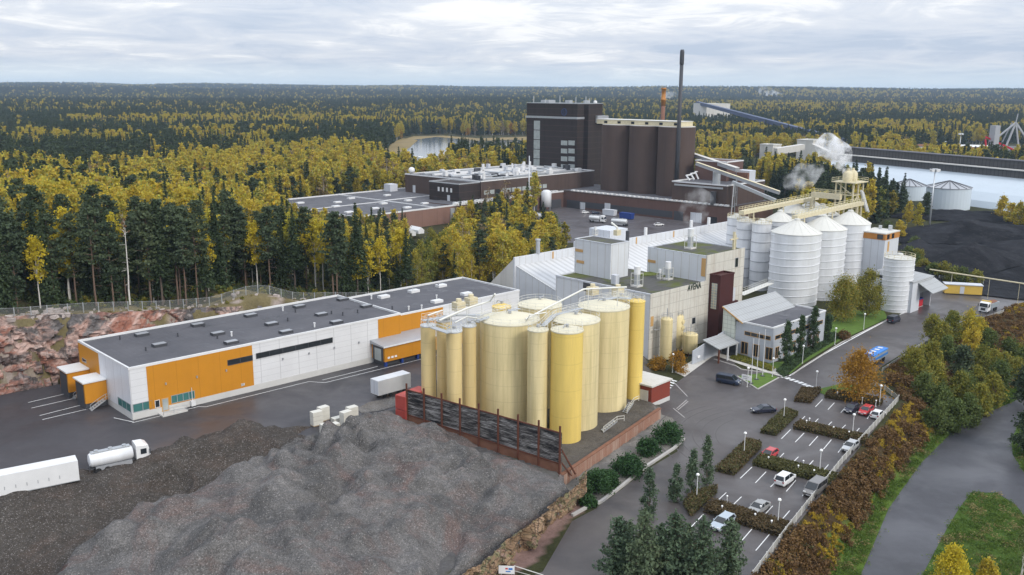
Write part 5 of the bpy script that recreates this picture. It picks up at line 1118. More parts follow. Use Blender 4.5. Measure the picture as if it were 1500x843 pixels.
s = thing('chimney', 'shorter brown chimney with rusty top far behind the brown silos', 'chimney', P(968,240,0)); MB().lathe([(2.0,0),(1.7,48)],0,0,14).build('shaft', m_['rust_timber'], s, smooth=True); MB().lathe([(1.9,48.02),(1.9,52),(2.3,52.2),(2.3,53.5),(1.8,53.7),(1.8,61),(2.2,61.1),(2.2,62.4)],0,0,14).build('top_section', m_['orange_band'], s, smooth=True)
bk = BF.thing('boiler_house', 'brown brick boiler house with pipes at the foot of the tall chimney', 'boiler house')
bx(4,40,-88,-58.5,8.26,17.5).build('wall', m_['brewery_brick'], bk); bx(4.3,39.7,-87.7,-58.8,17.5,17.55).build('roof', m_['roof_felt'], bk); parapet(MB(),3.9,40.1,-88.1,-58.4,17.5,18.1,0.4).build('parapet', m_['white_metal'], bk)
bx(24,40,-76,-58.6,17.56,26.5).build('upper_wall', m_['brewery_red_brick'], bk); parapet(MB(),23.9,40.1,-76.1,-58.5,26.5,27.0,0.4).build('parapet', m_['white_metal'], bk)
bx(3.6,3.98,-86,-60,16.0,16.8).build('pipe_rack', m_['galvanised'], bk); MB().cyl(0,0,0,5.8,1.8,14).build('roof_tank', m_['galvanised'], bk, loc=(8,-80,17.6)); MB().cyl(0,0,0,6.5,1.3,12).build('wall_tank', m_['dark_metal'], bk, loc=(2.4,-82,8.3))
bx(28,34,-86,-79,17.6,23.0).build('panel_house', m_['grey_panel'], bk); bx(26.5,28,-86,-80,17.6,22).build('rusty_house', m_['rust_timber'], bk)
for k in range(5): MB().tube([(14+k*4,-62,17.8),(14+k*4,-60,20+0.6*k),(18+k*4,-60,20+0.6*k)],0.45,8).build('roof_pipe', m_['white_metal'], bk)
gallery('upper pale conveyor gallery sloping down from behind the brown silos', P(993,220,30), P(1080,249,24), 2.2, 1.7, 'grey_metal', [(0.6,0,2)], roofm='light_concrete', legm='grey_metal')
gallery('yellowish conveyor sloping down past the boiler house', P(1020,240,27), P(1142,283,16), 1.7, 1.4, 'grey_metal', [(0.5,0,2.0)], roofm='cream_steel', legm='grey_metal')
gallery('grey lower conveyor with lattice trestle right of the boiler house', P(1073,267,20), P(1136,294,13), 1.8, 1.3, 'galvanised', [(0.05,0,3.0)], legm='galvanised')
s = thing('milk_silo', 'white upright tank on legs at the brewery wing corner', 'tank', BF.w(-17,2.4,0)); MB().lathe([(2.6,2.0),(2.6,9.5),(1.5,10.4),(0.001,10.6)],0,0,18).build('shell', m_['silo_white'], s, smooth=True); MB().box(-2.2,-1.8,-0.2,0.2,0,2.2).box(1.8,2.2,-0.2,0.2,0,2.2).build('leg_frame', m_['grey_metal'], s)
def mast(label, px, py, h, arm=True):
    s = thing('light_mast', label, 'light mast', P(px,py,0)); MB().lathe([(0.38,0),(0.2,h)],0,0,10).build('pole', m_['galvanised'], s, smooth=True)
    if arm:
        MB().cyl(0,0,h-0.6,h,1.2,10).build('lamp_ring', m_['galvanised'], s)
        for k in range(5): a = 2*math.pi*k/5; bx(-0.6,0.6,-0.4,0.4,-0.9,0.2).build('floodlight', m_['white_metal'], s, loc=(1.5*math.cos(a),1.5*math.sin(a),h-0.4))
mast('tall thin pole in the lorry yard before the brewery', 774.5,322,30,False); mast('tall floodlight mast beside the coal heaps', 1360,345,28.5); mast('floodlight mast in the far harbour yard', 1403,240,26)
# ---- far works
def hopper(label, px, py, sx, sy, h, ang, mat='light_concrete'):
    s = thing('hopper_tower', label, 'tower', P(px,py,0), R(ang)); bx(-sx/2,sx/2,-sy/2,sy/2,-3,h).build('wall', m_[mat], s); parapet(MB(),-sx/2-0.3,sx/2+0.3,-sy/2-0.3,sy/2+0.3,h,h+0.8,0.8).build('parapet', m_['white_roof'], s); return s
hopper('big pale concrete hopper building far off at the head of the blue conveyor',1041,184,48,44,38,20)
s = hopper('second pale concrete tower with gallery near the steam',1185,238,19,15,19,44); hopper('pale concrete tower at the left end of the far gallery',1127,243,13,12,17,44)
gallery('short pale concrete gallery between the two far towers', P(1136,222,13), P(1176,216,16), 6,5,'light_concrete', name='conveyor_gallery'); gallery('pale sloping gallery going down right of the far towers', P(1190,215,17), P(1222,230,10), 6,5,'light_concrete')
gallery('long dark blue conveyor climbing over the forest to the far hopper', P(1022,151,39), P(1284,220,8), 6, 5, 'blue_steel', [(0.14,0,4),(0.3,0,4),(0.5,0,4),(0.7,0,3)], roofm='blue_steel', legm='light_concrete')
# storage hall with ridge gallery
ha, hb = Vector(P(1217,241,12)), Vector(P(1560,277,12)); HL = (hb-ha).length
hs = thing('storage_hall', 'huge pale blue storage hall roof with dark ridge gallery behind the coal yard', 'hall', (ha.x,ha.y,0), math.atan2(hb.y-ha.y,hb.x-ha.x))
prof = [(0,15.0),(-5,13.8),(-11,11.0),(-17,7.6),(-22,3.4),(-24,0.0)]
b = MB()
for (u0,z0),(u1,z1) in zip(prof,prof[1:]): b.quad((0,u0,z0),(0,u1,z1),(HL,u1,z1),(HL,u0,z0))
b.build('curved_roof', m_['hall_roof'], hs, smooth=True); MB().extr([(0,0)]+prof[::-1],-0.3,-0.02,'x').build('gable_wall', m_['light_concrete'], hs)
bx(0,HL,0.05,7,0,19.0).build('gallery_wall', m_['dark_gallery'], hs); bx(0,HL,-1.5,1.2,19.02,19.6).build('gallery_ledge', m_['light_concrete'], hs); bx(0,HL,5,12,19.05,23.5).build('upper_gallery_wall', m_['dark_gallery'], hs); bx(0,HL,4.5,12.5,23.5,24.0).build('gallery_roof', m_['roof_felt'], hs)
for k in range(1,6): bx(HL*k/6,HL*k/6+0.5,-0.3,-0.05,0.5,14.9).build('roof_seam', m_['galvanised'], hs)
for lab,px,py,r,h in (('large white round tank with dark conical roof before the pale hall',1387,305,11,11),('grey roofed round tank left of the large white tank',1330,292,9,8),('small white round tank with dark roof near the far silos',1278,288,8,8)):
    s = thing('storage_tank', lab, 'tank', P(px,py,0), 0, 'round tanks before the pale hall'); MB().cyl(0,0,-1,h,r,36).build('shell', m_['hall_roof'], s, smooth=False); MB().lathe([(r+0.3,h),(r+0.3,h+0.25),(0.6,h+3.4),(0.001,h+3.6)],0,0,36).build('cone_roof', m_['grey_metal'], s)
    b = MB()
    for k in range(16): a = 2*math.pi*k/16; b.beam((0.4*math.cos(a),0.4*math.sin(a),h+3.6),((r+0.3)*math.cos(a),(r+0.3)*math.sin(a),h+0.35),0.3,0.2)
    b.build('roof_rib', m_['dark_metal'], s)
# harbour crane and far yard
CR = Vector(P(1478,236,0)); s = thing('harbour_crane', 'grey jib crane with bent boom at the far coal harbour', 'crane', CR, 0)
MB().beam((-8,0,0),(2,0,34),1.3,1.3).beam((10,0,0),(2,0,34),1.3,1.3).beam((-8,12,0),(2,6,34),1.1,1.1).build('mast', m_['grey_metal'], s); MB().beam((2,0,34),(26,0,4),1.5,1.5).beam((2,0,34),(-14,0,20),1.2,1.2).build('boom', m_['grey_metal'], s); MB().box(10,30,-4,4,2,7).build('machine_house', m_['grey_metal'], s); MB().tube([(2,0,34),(3,0,42)],0.5,6).build('top_mast', m_['grey_metal'], s)
s = thing('crane_leg_tower', 'upright grey ship loader tower left of the jib crane', 'tower', P(1452,238,0), R(20)); bx(-2.8,2.8,-3,3,0,32).build('shaft', m_['grey_metal'], s); bx(-4,4,-4.5,4.5,0,4).build('base', m_['dark_metal'], s)
s = thing('red_gantry', 'dark red loading gantry frame beside the grey ship loader', 'gantry', P(1466,238,0), 0); MB().beam((-16,0,22),(26,0,4),1.4,1.4).beam((-16,0,20),(-12,0,0),1.2,1.2).beam((2,0,14),(2,0,0),1.2,1.2).beam((-12,0,12),(2,0,13),1,1).beam((14,0,9),(14,0,0),1.1,1.1).build('frame', m_['red_plastic'], s)
for lab,px,py,sx,h,mm in (('white low store with red roof edge in the far harbour',1342+8,223,16,6,'white_metal'),('orange sided shed in the far harbour',1424,224,26,6,'orange_band'),('low white tent roof beside the far mast',1394,240,18,4,'white_metal'),('long red brick building behind the far harbour',1300+44,214,60,4,'rust_timber')):
    s = thing('harbour_shed', lab, 'shed', P(px,py,0), R(-12)); bx(-sx/2,sx/2,-5,5,0,h).build('wall', m_[mm], s); MB().extr([(-5.5,h),(5.5,h),(0,h+2)],-sx/2-0.5,sx/2+0.5,'x').build('roof', m_['rust_timber' if mm == 'white_metal' else 'white_metal'], s)
ground_sheet('harbour_yard', [P(x,y,0.6)[:2] for x,y in [(1340,226),(1420,214),(1520,214),(1520,246),(1420,248),(1350,240)]], 0.6, m_['far_asphalt'])
def mound(name, label, cen, rx, ry, h, mat, seed, ang=0, cat='heap', n=46):
    r_ = np.random.default_rng(seed); u = np.linspace(-1,1,n); U, V_ = np.meshgrid(u,u); rr = np.hypot(U,V_)
    z = np.clip(1-rr,0,1)**0.9*h*(0.55+0.9*fbm(U*rx+seed*13,V_*ry,max(rx,ry)*0.6,4))+(fbm(U*rx+5,V_*ry,2.5)-0.5)*0.5*(rr < 0.95)-0.15
    sel = rr < 1.0; b = MB(); idx = np.arange(n*n).reshape(n,n); b.v = np.stack([U*rx,V_*ry,z],-1).reshape(-1,3).tolist(); kq = sel[:-1,:-1]&sel[1:,1:]&sel[1:,:-1]&sel[:-1,1:]; j,i = np.nonzero(kq)
    b.f = list(zip(idx[j,i].tolist(),idx[j,i+1].tolist(),idx[j+1,i+1].tolist(),idx[j+1,i].tolist())); b.m = [0]*len(b.f)
    o = b.build(name, m_[mat], smooth=True, loc=cen, rotz=R(ang)); tag(o, label, cat, 'coal heaps'); return o
for i,(lab,px,py,rx,ry,h) in enumerate((('long black coal heap at the front of the coal yard',1420,388,46,13,7),('black coal heap before the wooded rise',1345,372,16,12,5),('broad black coal heap in the middle of the coal yard',1425,345,48,20,7),('black coal heap at the right end of the coal yard',1500,372,30,16,6),('low far coal heap below the round white tank',1400,318,34,16,5))):
    p = P(px,py,0.35); mound('coal_heap', lab, p, rx, ry, h, 'coal', 30+i, 40-10*i)
for i,(lab,px,py,rx,ry,h) in enumerate((('far black coal stock beyond the dark gallery',1392,222,34,24,7),('far black coal stock below the jib crane',1440,232,40,20,6))): mound('coal_stock', lab, P(px,py,0.6), rx, ry, h, 'coal', 60+i, 10)
# boats and roofs by the lake
wm = ('white_metal','hall_roof','light_concrete')
for k in range(26):
    px = 700+rng.uniform(0,76) if k < 20 else rng.uniform(590,620); py = rng.uniform(219,226) if k < 20 else rng.uniform(234,238); p = P(px,py,0.2)
    s = MB().extr([(-3.2,0.4),(2.6,0.4),(4.2,1.8),(-3.2,1.7)],-1.1,1.1,'y').box(-2.4,1.0,-0.9,0.9,1.7,3.0).build('boat', m_[wm[k%3]], loc=p, rotz=rng.uniform(0,6.28)); s.scale = (1.5,1.5,1.4)
    tag(s, 'small white boat laid up on the lake shore', 'boat', 'boats laid up by the lake')
for k,(px,py) in enumerate(((150,160),(232,158),(318,160),(505,152),(1100,168),(560,157))):
    s = thing('far_house', ('pale house roof among the far trees at the left edge','white farmhouse in the far forest clearing','grey roofed barn in the far forest','low white shed in the far middle forest','far white building right of the hopper','small pale house in the far middle forest')[k], 'house', P(px,py,4), rng.uniform(0,1.5)); bx(-14,14,-7,7,-6,15).build('wall', m_['white_metal'], s); MB().extr([(-8,15),(8,15),(0,19)],-15,15,'x').build('roof', m_['white_roof'], s)
for k in range(5):
    s = thing('covered_boat', 'white tarpaulin covered boat or trailer beside the brewery hall', 'covered boat', P(574+k*9,341+ (k%2)*3,2.0), R(50+20*k), 'covered boats by the brewery hall'); MB().extr([(-1.4,0),(1.4,0),(1.5,1.4),(0,2.6),(-1.5,1.4)],-3.6,3.6,'x').build('tarpaulin', m_['white_metal'], s)
# ---------------------------------------------------------------- vehicles
def loft(b, rings, cap=True):
    n = len(rings[0]); o = len(b.v); vs = [p for r in rings for p in r]
    fs = [(i*n+j, i*n+(j+1) % n, (i+1)*n+(j+1) % n, (i+1)*n+j) for i in range(len(rings)-1) for j in range(n)]
    if cap: fs += [tuple(range(n-1,-1,-1)), tuple(range((len(rings)-1)*n, len(rings)*n))]
    return b.add(vs, fs)
def wheel(root, x, y, r, w):
    s = 1 if y > 0 else -1
    prof = [(r*0.62,-w/2),(r*0.93,-w/2),(r,-w*0.3),(r,w*0.3),(r*0.93,w/2),(r*0.62,w/2)]
    o = MB().lathe(prof,0,0,16).build('wheel', m_['black_rubber'], root, loc=(x,y,r)); o.rotation_euler.x = R(90)
    MB().cyl(0,0,-w*0.42,w*0.44,r*0.61,12).build('rim', m_['rim'], o)
def mirror_quads(b, quad):
    b.quad(*quad); b.quad(*[(x,-y,z) for x,y,z in quad][::-1])
KINDS = {  # length, width, height, hood height, belt, cabin base rear/front, roof rear/front (fractions of the length from the tail)
 'sedan': (4.7,1.8,1.45,0.93,0.95,0.12,0.72,0.30,0.56), 'hatch': (4.0,1.72,1.48,0.95,0.97,0.01,0.74,0.12,0.54), 'estate': (4.7,1.8,1.5,0.95,0.97,0.01,0.73,0.09,0.55),
 'mpv': (4.5,1.82,1.78,1.05,1.08,0.01,0.82,0.07,0.58), 'van': (5.0,1.95,1.98,1.12,1.15,0.01,0.84,0.03,0.66)}
def car(kind, paint, label, px, py, ang, z=0.03, group='cars on the works car park', side_glass=True, cat='car', name=None):
    L,W,H,hz,bz,c0,c1,r0,r1 = KINDS[kind]; s = thing(name or ('van' if kind == 'van' else 'parked_car'), label, cat, P(px,py,z), R(ang), group)
    X = lambda f: (f-0.5)*L; hw = W/2; pm = m_['car_'+paint]
    def ring(f, zb, zt, k, tuck=0.9):
        x = X(f); w = hw*k; return [(x,-w*tuck,zb),(x,-w,zb+0.18),(x,-w,zt-0.22),(x,-w*0.93,zt-0.03),(x,w*0.93,zt-0.03),(x,w,zt-0.22),(x,w,zb+0.18),(x,w*tuck,zb)]
    tail = bz if c0 < 0.05 else bz-0.02
    rings = [ring(0.0,0.38,tail-0.12,0.86),ring(0.025,0.24,tail,0.95),ring(0.12,0.2,tail+0.01,1.0),ring(0.5,0.2,bz+0.02,1.0),ring(c1-0.02,0.2,hz+0.03,1.0),ring(0.88,0.22,hz-0.08,0.98),ring(0.97,0.26,hz-0.2,0.92),ring(1.0,0.36,hz-0.36,0.80)]
    body = loft(MB(),rings).build('body', pm, s); smooth_by_angle(body,35)
    tw = 0.76 if kind != 'van' else 0.86; zb = bz-0.03; bw = hw*0.92; rw = hw*tw
    A = [(X(c0),-bw,zb),(X(c1),-bw,zb),(X(c1),bw,zb),(X(c0),bw,zb)]; T = [(X(r0),-rw,H-0.07),(X(r1),-rw,H-0.07),(X(r1),rw,H-0.07),(X(r0),rw,H-0.07)]
    MB().hexa(A+T).build('windows', m_['car_glass'], s)
    rf = MB(); e = 0.03
    loft(rf,[[(X(r0)-e,-rw-e,H-0.1),(X(r0)-e,rw+e,H-0.1),(X(r1)+e,rw+e,H-0.1),(X(r1)+e,-rw-e,H-0.1)],[(X(r0)+0.1,-rw+0.1,H),(X(r0)+0.1,rw-0.1,H),(X(r1)-0.12,rw-0.1,H),(X(r1)-0.12,-rw+0.1,H)]])
    for q in (-1,1):
        for f0,f1,t in ((c1,r1,0.07),(c0,r0,0.16 if c0 < 0.05 else 0.1),(0.44,0.42,0.08)):
            zA, zB = zb, H-0.08
            if f0 == 0.44: rf.beam((X(f0),q*(bw+0.005),zA),(X(f1),q*(rw+0.005),zB),t,0.03)
            else: rf.beam((X(f0),q*(bw+0.005),zA),(X(f1),q*(rw+0.005),zB),t,t)
    if kind == 'van' and not side_glass:
        for q in (-1,1): rf.hexa([(X(0.03),q*bw-0.02*q,zb),(X(0.5),q*bw-0.02*q,zb),(X(0.5),q*bw+0.015*q,zb),(X(0.03),q*bw+0.015*q,zb),(X(0.04),q*rw-0.02*q,H-0.08),(X(0.5),q*rw-0.02*q,H-0.08),(X(0.5),q*rw+0.02*q,H-0.08),(X(0.04),q*rw+0.02*q,H-0.08)])
    rf.build('roof', pm, s)
    r = 0.31 if kind not in ('van','mpv') else 0.34
    for f in (0.19,0.81):
        for q in (-1,1): wheel(s,X(f),q*(hw-0.1),r,0.2)
    for q in (-1,1):
        MB().box(X(0.965),X(0.99),q*hw*0.62-0.2,q*hw*0.62+0.2,hz-0.36,hz-0.2).build('headlight', m_['light_lens'], s)
        MB().box(X(0.0)-0.01,X(0.03),q*hw*0.72-0.14,q*hw*0.72+0.14,bz-0.34,bz-0.12).build('tail_light', m_['tail_lens'], s)
        MB().box(X(c1)-0.32,X(c1)-0.16,q*(hw+0.02)-0.09,q*(hw+0.02)+0.09,bz,bz+0.14).build('wing_mirror', pm, s)
    MB().box(X(1.0)-0.02,X(1.0)+0.015,-0.26,0.26,0.42,0.53).build('number_plate', m_['number_plate'], s); MB().box(X(0.0)-0.02,X(0.0)+0.005,-0.26,0.26,0.5,0.61).build('number_plate', m_['number_plate'], s)
    MB().box(X(0.985),X(1.0)+0.01,-hw*0.5,hw*0.5,0.56,0.62).build('grille', m_['dark_metal'], s)
    return s
UP, DN = 48.6, 228.6
car('sedan','navy','dark blue sedan driving across the junction before the car park',1118,604,190,group=None)
car('van','dark_blue','dark blue minibus standing in front of the entrance canopy',1067,562,-33,group=None,cat='minibus')
car('hatch','red','small red hatchback nosed up to the hedge in the second bay row',1126,671,DN); car('mpv','white','white van-like car with black rear window in the third bay row',1150,707,UP); car('van','taupe','grey brown minibus beside the fence in the third bay row',1193,722,DN,cat='minibus')
car('sedan','grey','grey sedan parked at the lowest full hedge',1111,749,DN); car('estate','ice','pale blue grey car half under the pines',1058,771,DN); car('hatch','silver','silver hatchback alone by the fence near the middle hedge',1245,659,DN)
car('hatch','navy','dark blue hatchback beside the small red car in the top row',1247,603,DN); car('hatch','red','red hatchback between dark and white cars in the top row',1268,606,DN); car('hatch','white','white hatchback at the fence end of the top row',1286,611,UP)
car('hatch','ice','pale car hidden beneath the foreground pines',978,808,UP)
car('van','navy','dark blue delivery van parked at the road edge by the big trees',1309,472,45,group=None,side_glass=False,cat='van'); car('estate','silver','silver estate car beside the yellow site hut',1376,424,12,group=None)
car('hatch','white','white car outside the brewery wing gate',857,313,20,0.08,'cars in the brewery yard'); car('sedan','white','white car alone near the hall ridge in the brewery yard',965,331,20,0.08,'cars in the brewery yard'); car('estate','dark_blue','dark blue car next to the white car at the brewery wing',872,313.5,20,0.08,'cars in the brewery yard')
def chassis(s, x0, x1, z=0.95, w=0.9): MB().box(x0,x1,-w/2,w/2,z-0.25,z).build('chassis', m_['dark_metal'], s)
def lorry_cab(s, x, paint='white', h=3.4, L=2.1, W=2.45):
    b = MB(); hw = W/2
    loft(b,[[(x,-hw,0.75),(x,hw,0.75),(x,hw,h-0.2),(x,hw*0.9,h),(x,-hw*0.9,h),(x,-hw,h-0.2)],[(x+L*0.75,-hw,0.6),(x+L*0.75,hw,0.6),(x+L*0.75,hw,h-0.3),(x+L*0.6,hw*0.9,h-0.05),(x+L*0.6,-hw*0.9,h-0.05),(x+L*0.75,-hw,h-0.3)],
             [(x+L,-hw*0.97,0.5),(x+L,hw*0.97,0.5),(x+L*0.98,hw*0.95,1.75),(x+L*0.86,hw*0.9,h-0.35),(x+L*0.86,-hw*0.9,h-0.35),(x+L*0.98,-hw*0.95,1.75)]])
    o = b.build('cab', m_['car_'+paint], s)
    MB().hexa([(x+L*0.965,-hw*0.86,1.75),(x+L*0.99,-hw*0.86,1.75),(x+L*0.99,hw*0.86,1.75),(x+L*0.965,hw*0.86,1.75),(x+L*0.88,-hw*0.82,2.75),(x+L*0.905,-hw*0.82,2.75),(x+L*0.905,hw*0.82,2.75),(x+L*0.88,hw*0.82,2.75)]).build('windscreen', m_['car_glass'], o)
    for q in (-1,1):
        MB().box(x+L*0.3,x+L*0.72,q*(hw+0.012)-0.012,q*(hw+0.012)+0.012,1.75,2.6).build('side_window', m_['car_glass'], o)
        MB().box(x+L*0.9,x+L*0.97,q*(hw+0.2)-0.1,q*(hw+0.2)+0.1,1.7,2.5).build('wing_mirror', m_['dark_metal'], o); MB().box(x+L-0.05,x+L+0.02,q*hw*0.7-0.2,q*hw*0.7+0.2,0.75,0.95).build('headlight', m_['light_lens'], o)
    MB().box(x+L-0.04,x+L+0.03,-hw*0.5,hw*0.5,0.8,1.5).build('grille', m_['dark_metal'], o); return o
def wheels(s, xs, W=2.4, r=0.5):
    for x in xs:
        for q in (-1,1): wheel(s,x,q*(W/2-0.17),r,0.34)
def tanker(name, label, p, ang, group=None, cab=True, L=6.6, mat='silo_white', x0=-4.4):
    s = thing(name, label, 'tanker lorry' if cab else 'tank trailer', p, R(ang), group); x1 = x0+L; pr = [(0.45,0),(0.95,0.12),(1.15,0.4),(1.18,L/2),(1.15,L-0.4),(0.95,L-0.12),(0.45,L)]
    rings = []
    for r_,u in pr: rings.append([(x0+u, 1.08*r_*math.cos(2*math.pi*k/20), 2.05+r_*0.95*math.sin(2*math.pi*k/20)) for k in range(20)])
    smooth_by_angle(loft(MB(),rings).build('tank', m_[mat], s),40); MB().box(x0+0.4,x1-0.4,-0.45,0.45,3.12,3.26).build('catwalk', m_['galvanised'], s); chassis(s,x0,x1+(2.3 if cab else 0.4))
    MB().box(x0+0.8,x1-0.4,-1.18,-0.9,0.55,1.2).box(x0+0.8,x1-0.4,0.9,1.18,0.55,1.2).build('side_guard', m_['grey_metal'], s)
    for k in range(3): MB().cyl(0,0,0,0.22,0.3,10).build('tank_hatch', m_['galvanised'], s, loc=(x0+1.2+k*2,0,3.27))
    if cab: lorry_cab(s,x1+0.25); wheels(s,(x0+1.1,x0+2.4,x1+1.35)); 
    else: wheels(s,(x0+0.9,x0+2.2,x1-1.2,x1-0.2))
    return s
tk = tanker('tank_lorry', 'white tank lorry parked on the yard behind the soil bank', (*P(176,684,3.05)[:2],3.05), 36, L=6.4)
s = thing('semi_trailer', 'long white box semi trailer at the left edge behind the soil bank', 'semi trailer', (*P(50,722,3.05)[:2],3.05), R(33.5))
MB().box(-7.6,5.9,-1.27,1.27,1.05,4.0).build('box_body', m_['white_metal'], s); MB().box(-7.65,5.95,-1.3,1.3,0.95,1.04).build('side_rail', m_['galvanised'], s); chassis(s,-7.4,5.6); wheels(s,(-5.8,-4.5,-3.2)); MB().box(3.2,3.4,-0.9,-0.7,0,0.9).box(3.2,3.4,0.7,0.9,0,0.9).build('landing_leg', m_['dark_metal'], s)
for k in range(8): MB().box(-6.5+k*1.4,-6.4+k*1.4,-1.29,-1.271,1.8,2.3).build('side_marker', m_['grey_metal'], s)
s = thing('box_trailer', 'white box trailer standing alone on the yard by the gravel island', 'trailer', (*P(573,577,3.05)[:2],3.05), R(44))
MB().box(-3.8,3.8,-1.25,1.25,0.75,3.6).build('box_body', m_['white_metal'], s); MB().box(-3.84,-3.81,-1.1,1.1,0.9,3.5).build('rear_door', m_['grey_panel'], s); chassis(s,-3.6,3.6,0.74); wheels(s,(-2.2,-0.9,2.4),r=0.42)
tanker('milk_tanker','white tank lorry with polished tank in the brewery yard',P(876,326,0.08),-25,'tankers in the brewery yard',True,5.6,'steel_lid'); tanker('milk_tanker','polished tank trailer behind the white tank lorry in the brewery yard',P(909,331,0.08),-25,'tankers in the brewery yard',False,7.4,'steel_lid')
tanker('milk_tanker','white tank lorry with dark cab beside the milk tank',P(795,323,0.08),-35,'tankers in the brewery yard',True,5.0)
for lab,px,py,mm in (('blue skip at the brewery wing wall',918,321,'curtain_blue'),('grey skip left of the blue skip',893,316,'grey_panel')):
    s = thing('skip', lab, 'skip', P(px,py,0.08), R(-42), 'skips in the brewery yard'); MB().extr([(-3.2,0.2),(3.2,0.2),(3.6,2.8),(-3.6,2.8)],-1.3,1.3,'y').build('body', m_[mm], s); MB().box(-3.5,3.5,-1.35,1.35,2.82,2.95).build('lid', m_[mm], s)
# blue sheeted trailer, tipper
s = thing('tipper_trailer', 'blue sheeted tipper trailer on the road behind the orange tree', 'trailer', P(1281,531,0.03), R(48)); MB().extr([(-1.25,1.0),(1.25,1.0),(1.3,2.5),(-1.3,2.5)],-4.2,4.2,'x').build('body', m_['ice'] if 'ice' in m_ else m_['car_ice'], s)
MB().extr([(-1.33,2.5),(1.33,2.5),(1.25,2.72),(0,2.85),(-1.25,2.72)],-4.3,4.3,'x').build('tarpaulin', m_['tarp_blue'], s); chassis(s,-4,4.6); wheels(s,(-2.8,-1.5,2.6)); MB().box(-4.2,4.2,-1.32,-1.28,1.4,1.9).build('side_stripe', m_['tarp_blue'], s)
for k in range(4): MB().box(-3.6+k*2.0,-2.8+k*2.0,-0.5,0.5,2.83,2.9).build('roof_patch', m_['white_metal'], s)
s = thing('tipper_lorry', 'white and orange tipper lorry driving toward the camera on the upper road', 'tipper lorry', P(1447,456,0.03), R(222)); lorry_cab(s,1.6,'white',3.1); chassis(s,-4,3.4); wheels(s,(-2.9,-1.6,2.7)); 
MB().hexa([(-4,-1.25,1.1),(1.4,-1.25,1.1),(1.4,1.25,1.1),(-4,1.25,1.1),(-4.3,-1.3,2.3),(1.4,-1.3,2.5),(1.4,1.3,2.5),(-4.3,1.3,2.3)]).build('tipper_body', m_['car_ice'], s); MB().extr([(-1.1,2.5),(1.1,2.5),(0,2.8)],-3.8,1.2,'x').build('soil_load', m_['rust_timber'], s); MB().box(1.45,2.2,-1.2,1.2,2.5,3.3).build('headboard', m_['box_yellow'], s)
# yellow site hut, red skip
s = thing('site_hut', 'yellow site hut with flat grey roof at the bend of the road', 'site hut', P(1409,431,0.03), R(-14)); MB().box(-5.2,5.2,-1.5,1.5,0.3,3.0).build('wall', m_['box_yellow'], s); MB().box(-5.4,5.4,-1.7,1.7,3.0,3.25).build('roof', m_['grey_panel'], s); MB().box(-1.0,0.2,-1.56,-1.505,0.4,2.6).build('door', m_['grey_panel'], s); MB().box(5.21,5.26,-0.8,0.5,1.4,2.4).build('window', m_['dark_glass'], s); MB().box(-5,5,-1.3,1.3,0,0.29).build('base', m_['dark_metal'], s)
s = thing('red_skip', 'red waste skip with dark lid between the short ribbed tank and the loading shed', 'skip', P(1340,449,0.03), R(40)); MB().extr([(-2.0,0.15),(2.0,0.15),(2.3,2.1),(-2.3,2.1)],-1.2,1.2,'y').build('body', m_['red_plastic'], s); MB().extr([(-1.3,2.12),(1.3,2.12),(1.2,2.4),(0,2.6),(-1.2,2.4)],-2.3,2.3,'x').build('lid', m_['curtain_blue'], s)
# wrapped pallets
for k,(lab,px,py,n) in enumerate((('white wrapped pallet stack at the back left of the pallet group',464,622,3),('white wrapped pallet stack at the back middle of the pallet group',474,615,3),('lower white wrapped pallets in front of the group',478,634,2),('white wrapped pallet stack at the front beside the gravel',489,634,2),('white wrapped pallet behind the front stack',494,618,1),('white wrapped pallet stack at the right end of the group',507,622,3),('second white wrapped pallet stack at the right end, slightly behind',516,615,3))):
    s = thing('pallet_stack', lab, 'pallet', (*P(px,py,3.2)[:2],3.1), R(40+(k*7) % 13), 'wrapped pallets on the yard')
    MB().box(-0.9,0.9,-0.6,0.6,0,0.14).build('pallet', m_['pallet_wood'], s)
    for q in range(n): MB().box(-0.92,0.92,-0.62,0.62,0.16+q*0.8,0.16+q*0.8+0.76).build('wrapped_block', m_['pallet_white'], s)
# lamps
def lamp_proto(name, h, r, label, p, group):
    s = thing(name, label, 'lamp', p, 0, group); MB().lathe([(0.075,0),(0.055,h)],0,0,8).build('post', m_['white_metal'], s); smooth_by_angle(MB().lathe([(0.08,h),(r,h+r*0.5),(r*1.02,h+r),(r*0.7,h+r*1.6),(0.001,h+r*1.8)],0,0,14).build('globe', m_['lamp_globe'], s),60); MB().cyl(0,0,0,0.12,0.16,8).build('base', m_['concrete_plinth'], s); return s
Z1p = lambda X,Y: (940+X/3.664, 470+Y/3.664)
LM = [(Z1p(165,278),'white globe lamp by the orange bush on the mill front'),(Z1p(701,302),'white globe lamp at the end of the flagpole lawn'),(Z1p(862,230),'white globe lamp beside the poplar row and the kerb'),(Z1p(1036,130),'white globe lamp beside the rust coloured bush'),((1265,483),'white globe lamp under the big gold tree'),((1302,452),'white globe lamp before the short ribbed tank'),
      (Z1p(566,357),'white globe lamp beside the white entrance sign'),(Z1p(934,377),'white globe lamp on the top hedge island by the zebra crossing'),(Z1p(761,537),'white globe lamp on the middle hedge island'),(Z1p(548,728),'white globe lamp on the lower hedge island'),(Z1p(1275,457),'white globe lamp behind the white hatchback in the top row'),(Z1p(1130,622),'white globe lamp near the end of the middle hedge row'),
      (Z1p(953,826),'white globe lamp at the hedge by the grey brown minibus'),(q2(358,516),'white globe lamp next to the slender trees'),(q2(712,632),'white globe lamp at the fence end of the lowest hedge'),((1196,708),'white globe lamp near the fence below the third row')]
lp = None
for (px,py),lab in LM[:15]:
    if lp is None: lp = lamp_proto('street_lamp',3.9,0.26,lab,P(px,py,0.05),'white globe lamps')
    else: dup(lp,P(px,py,0.05),0,lab)
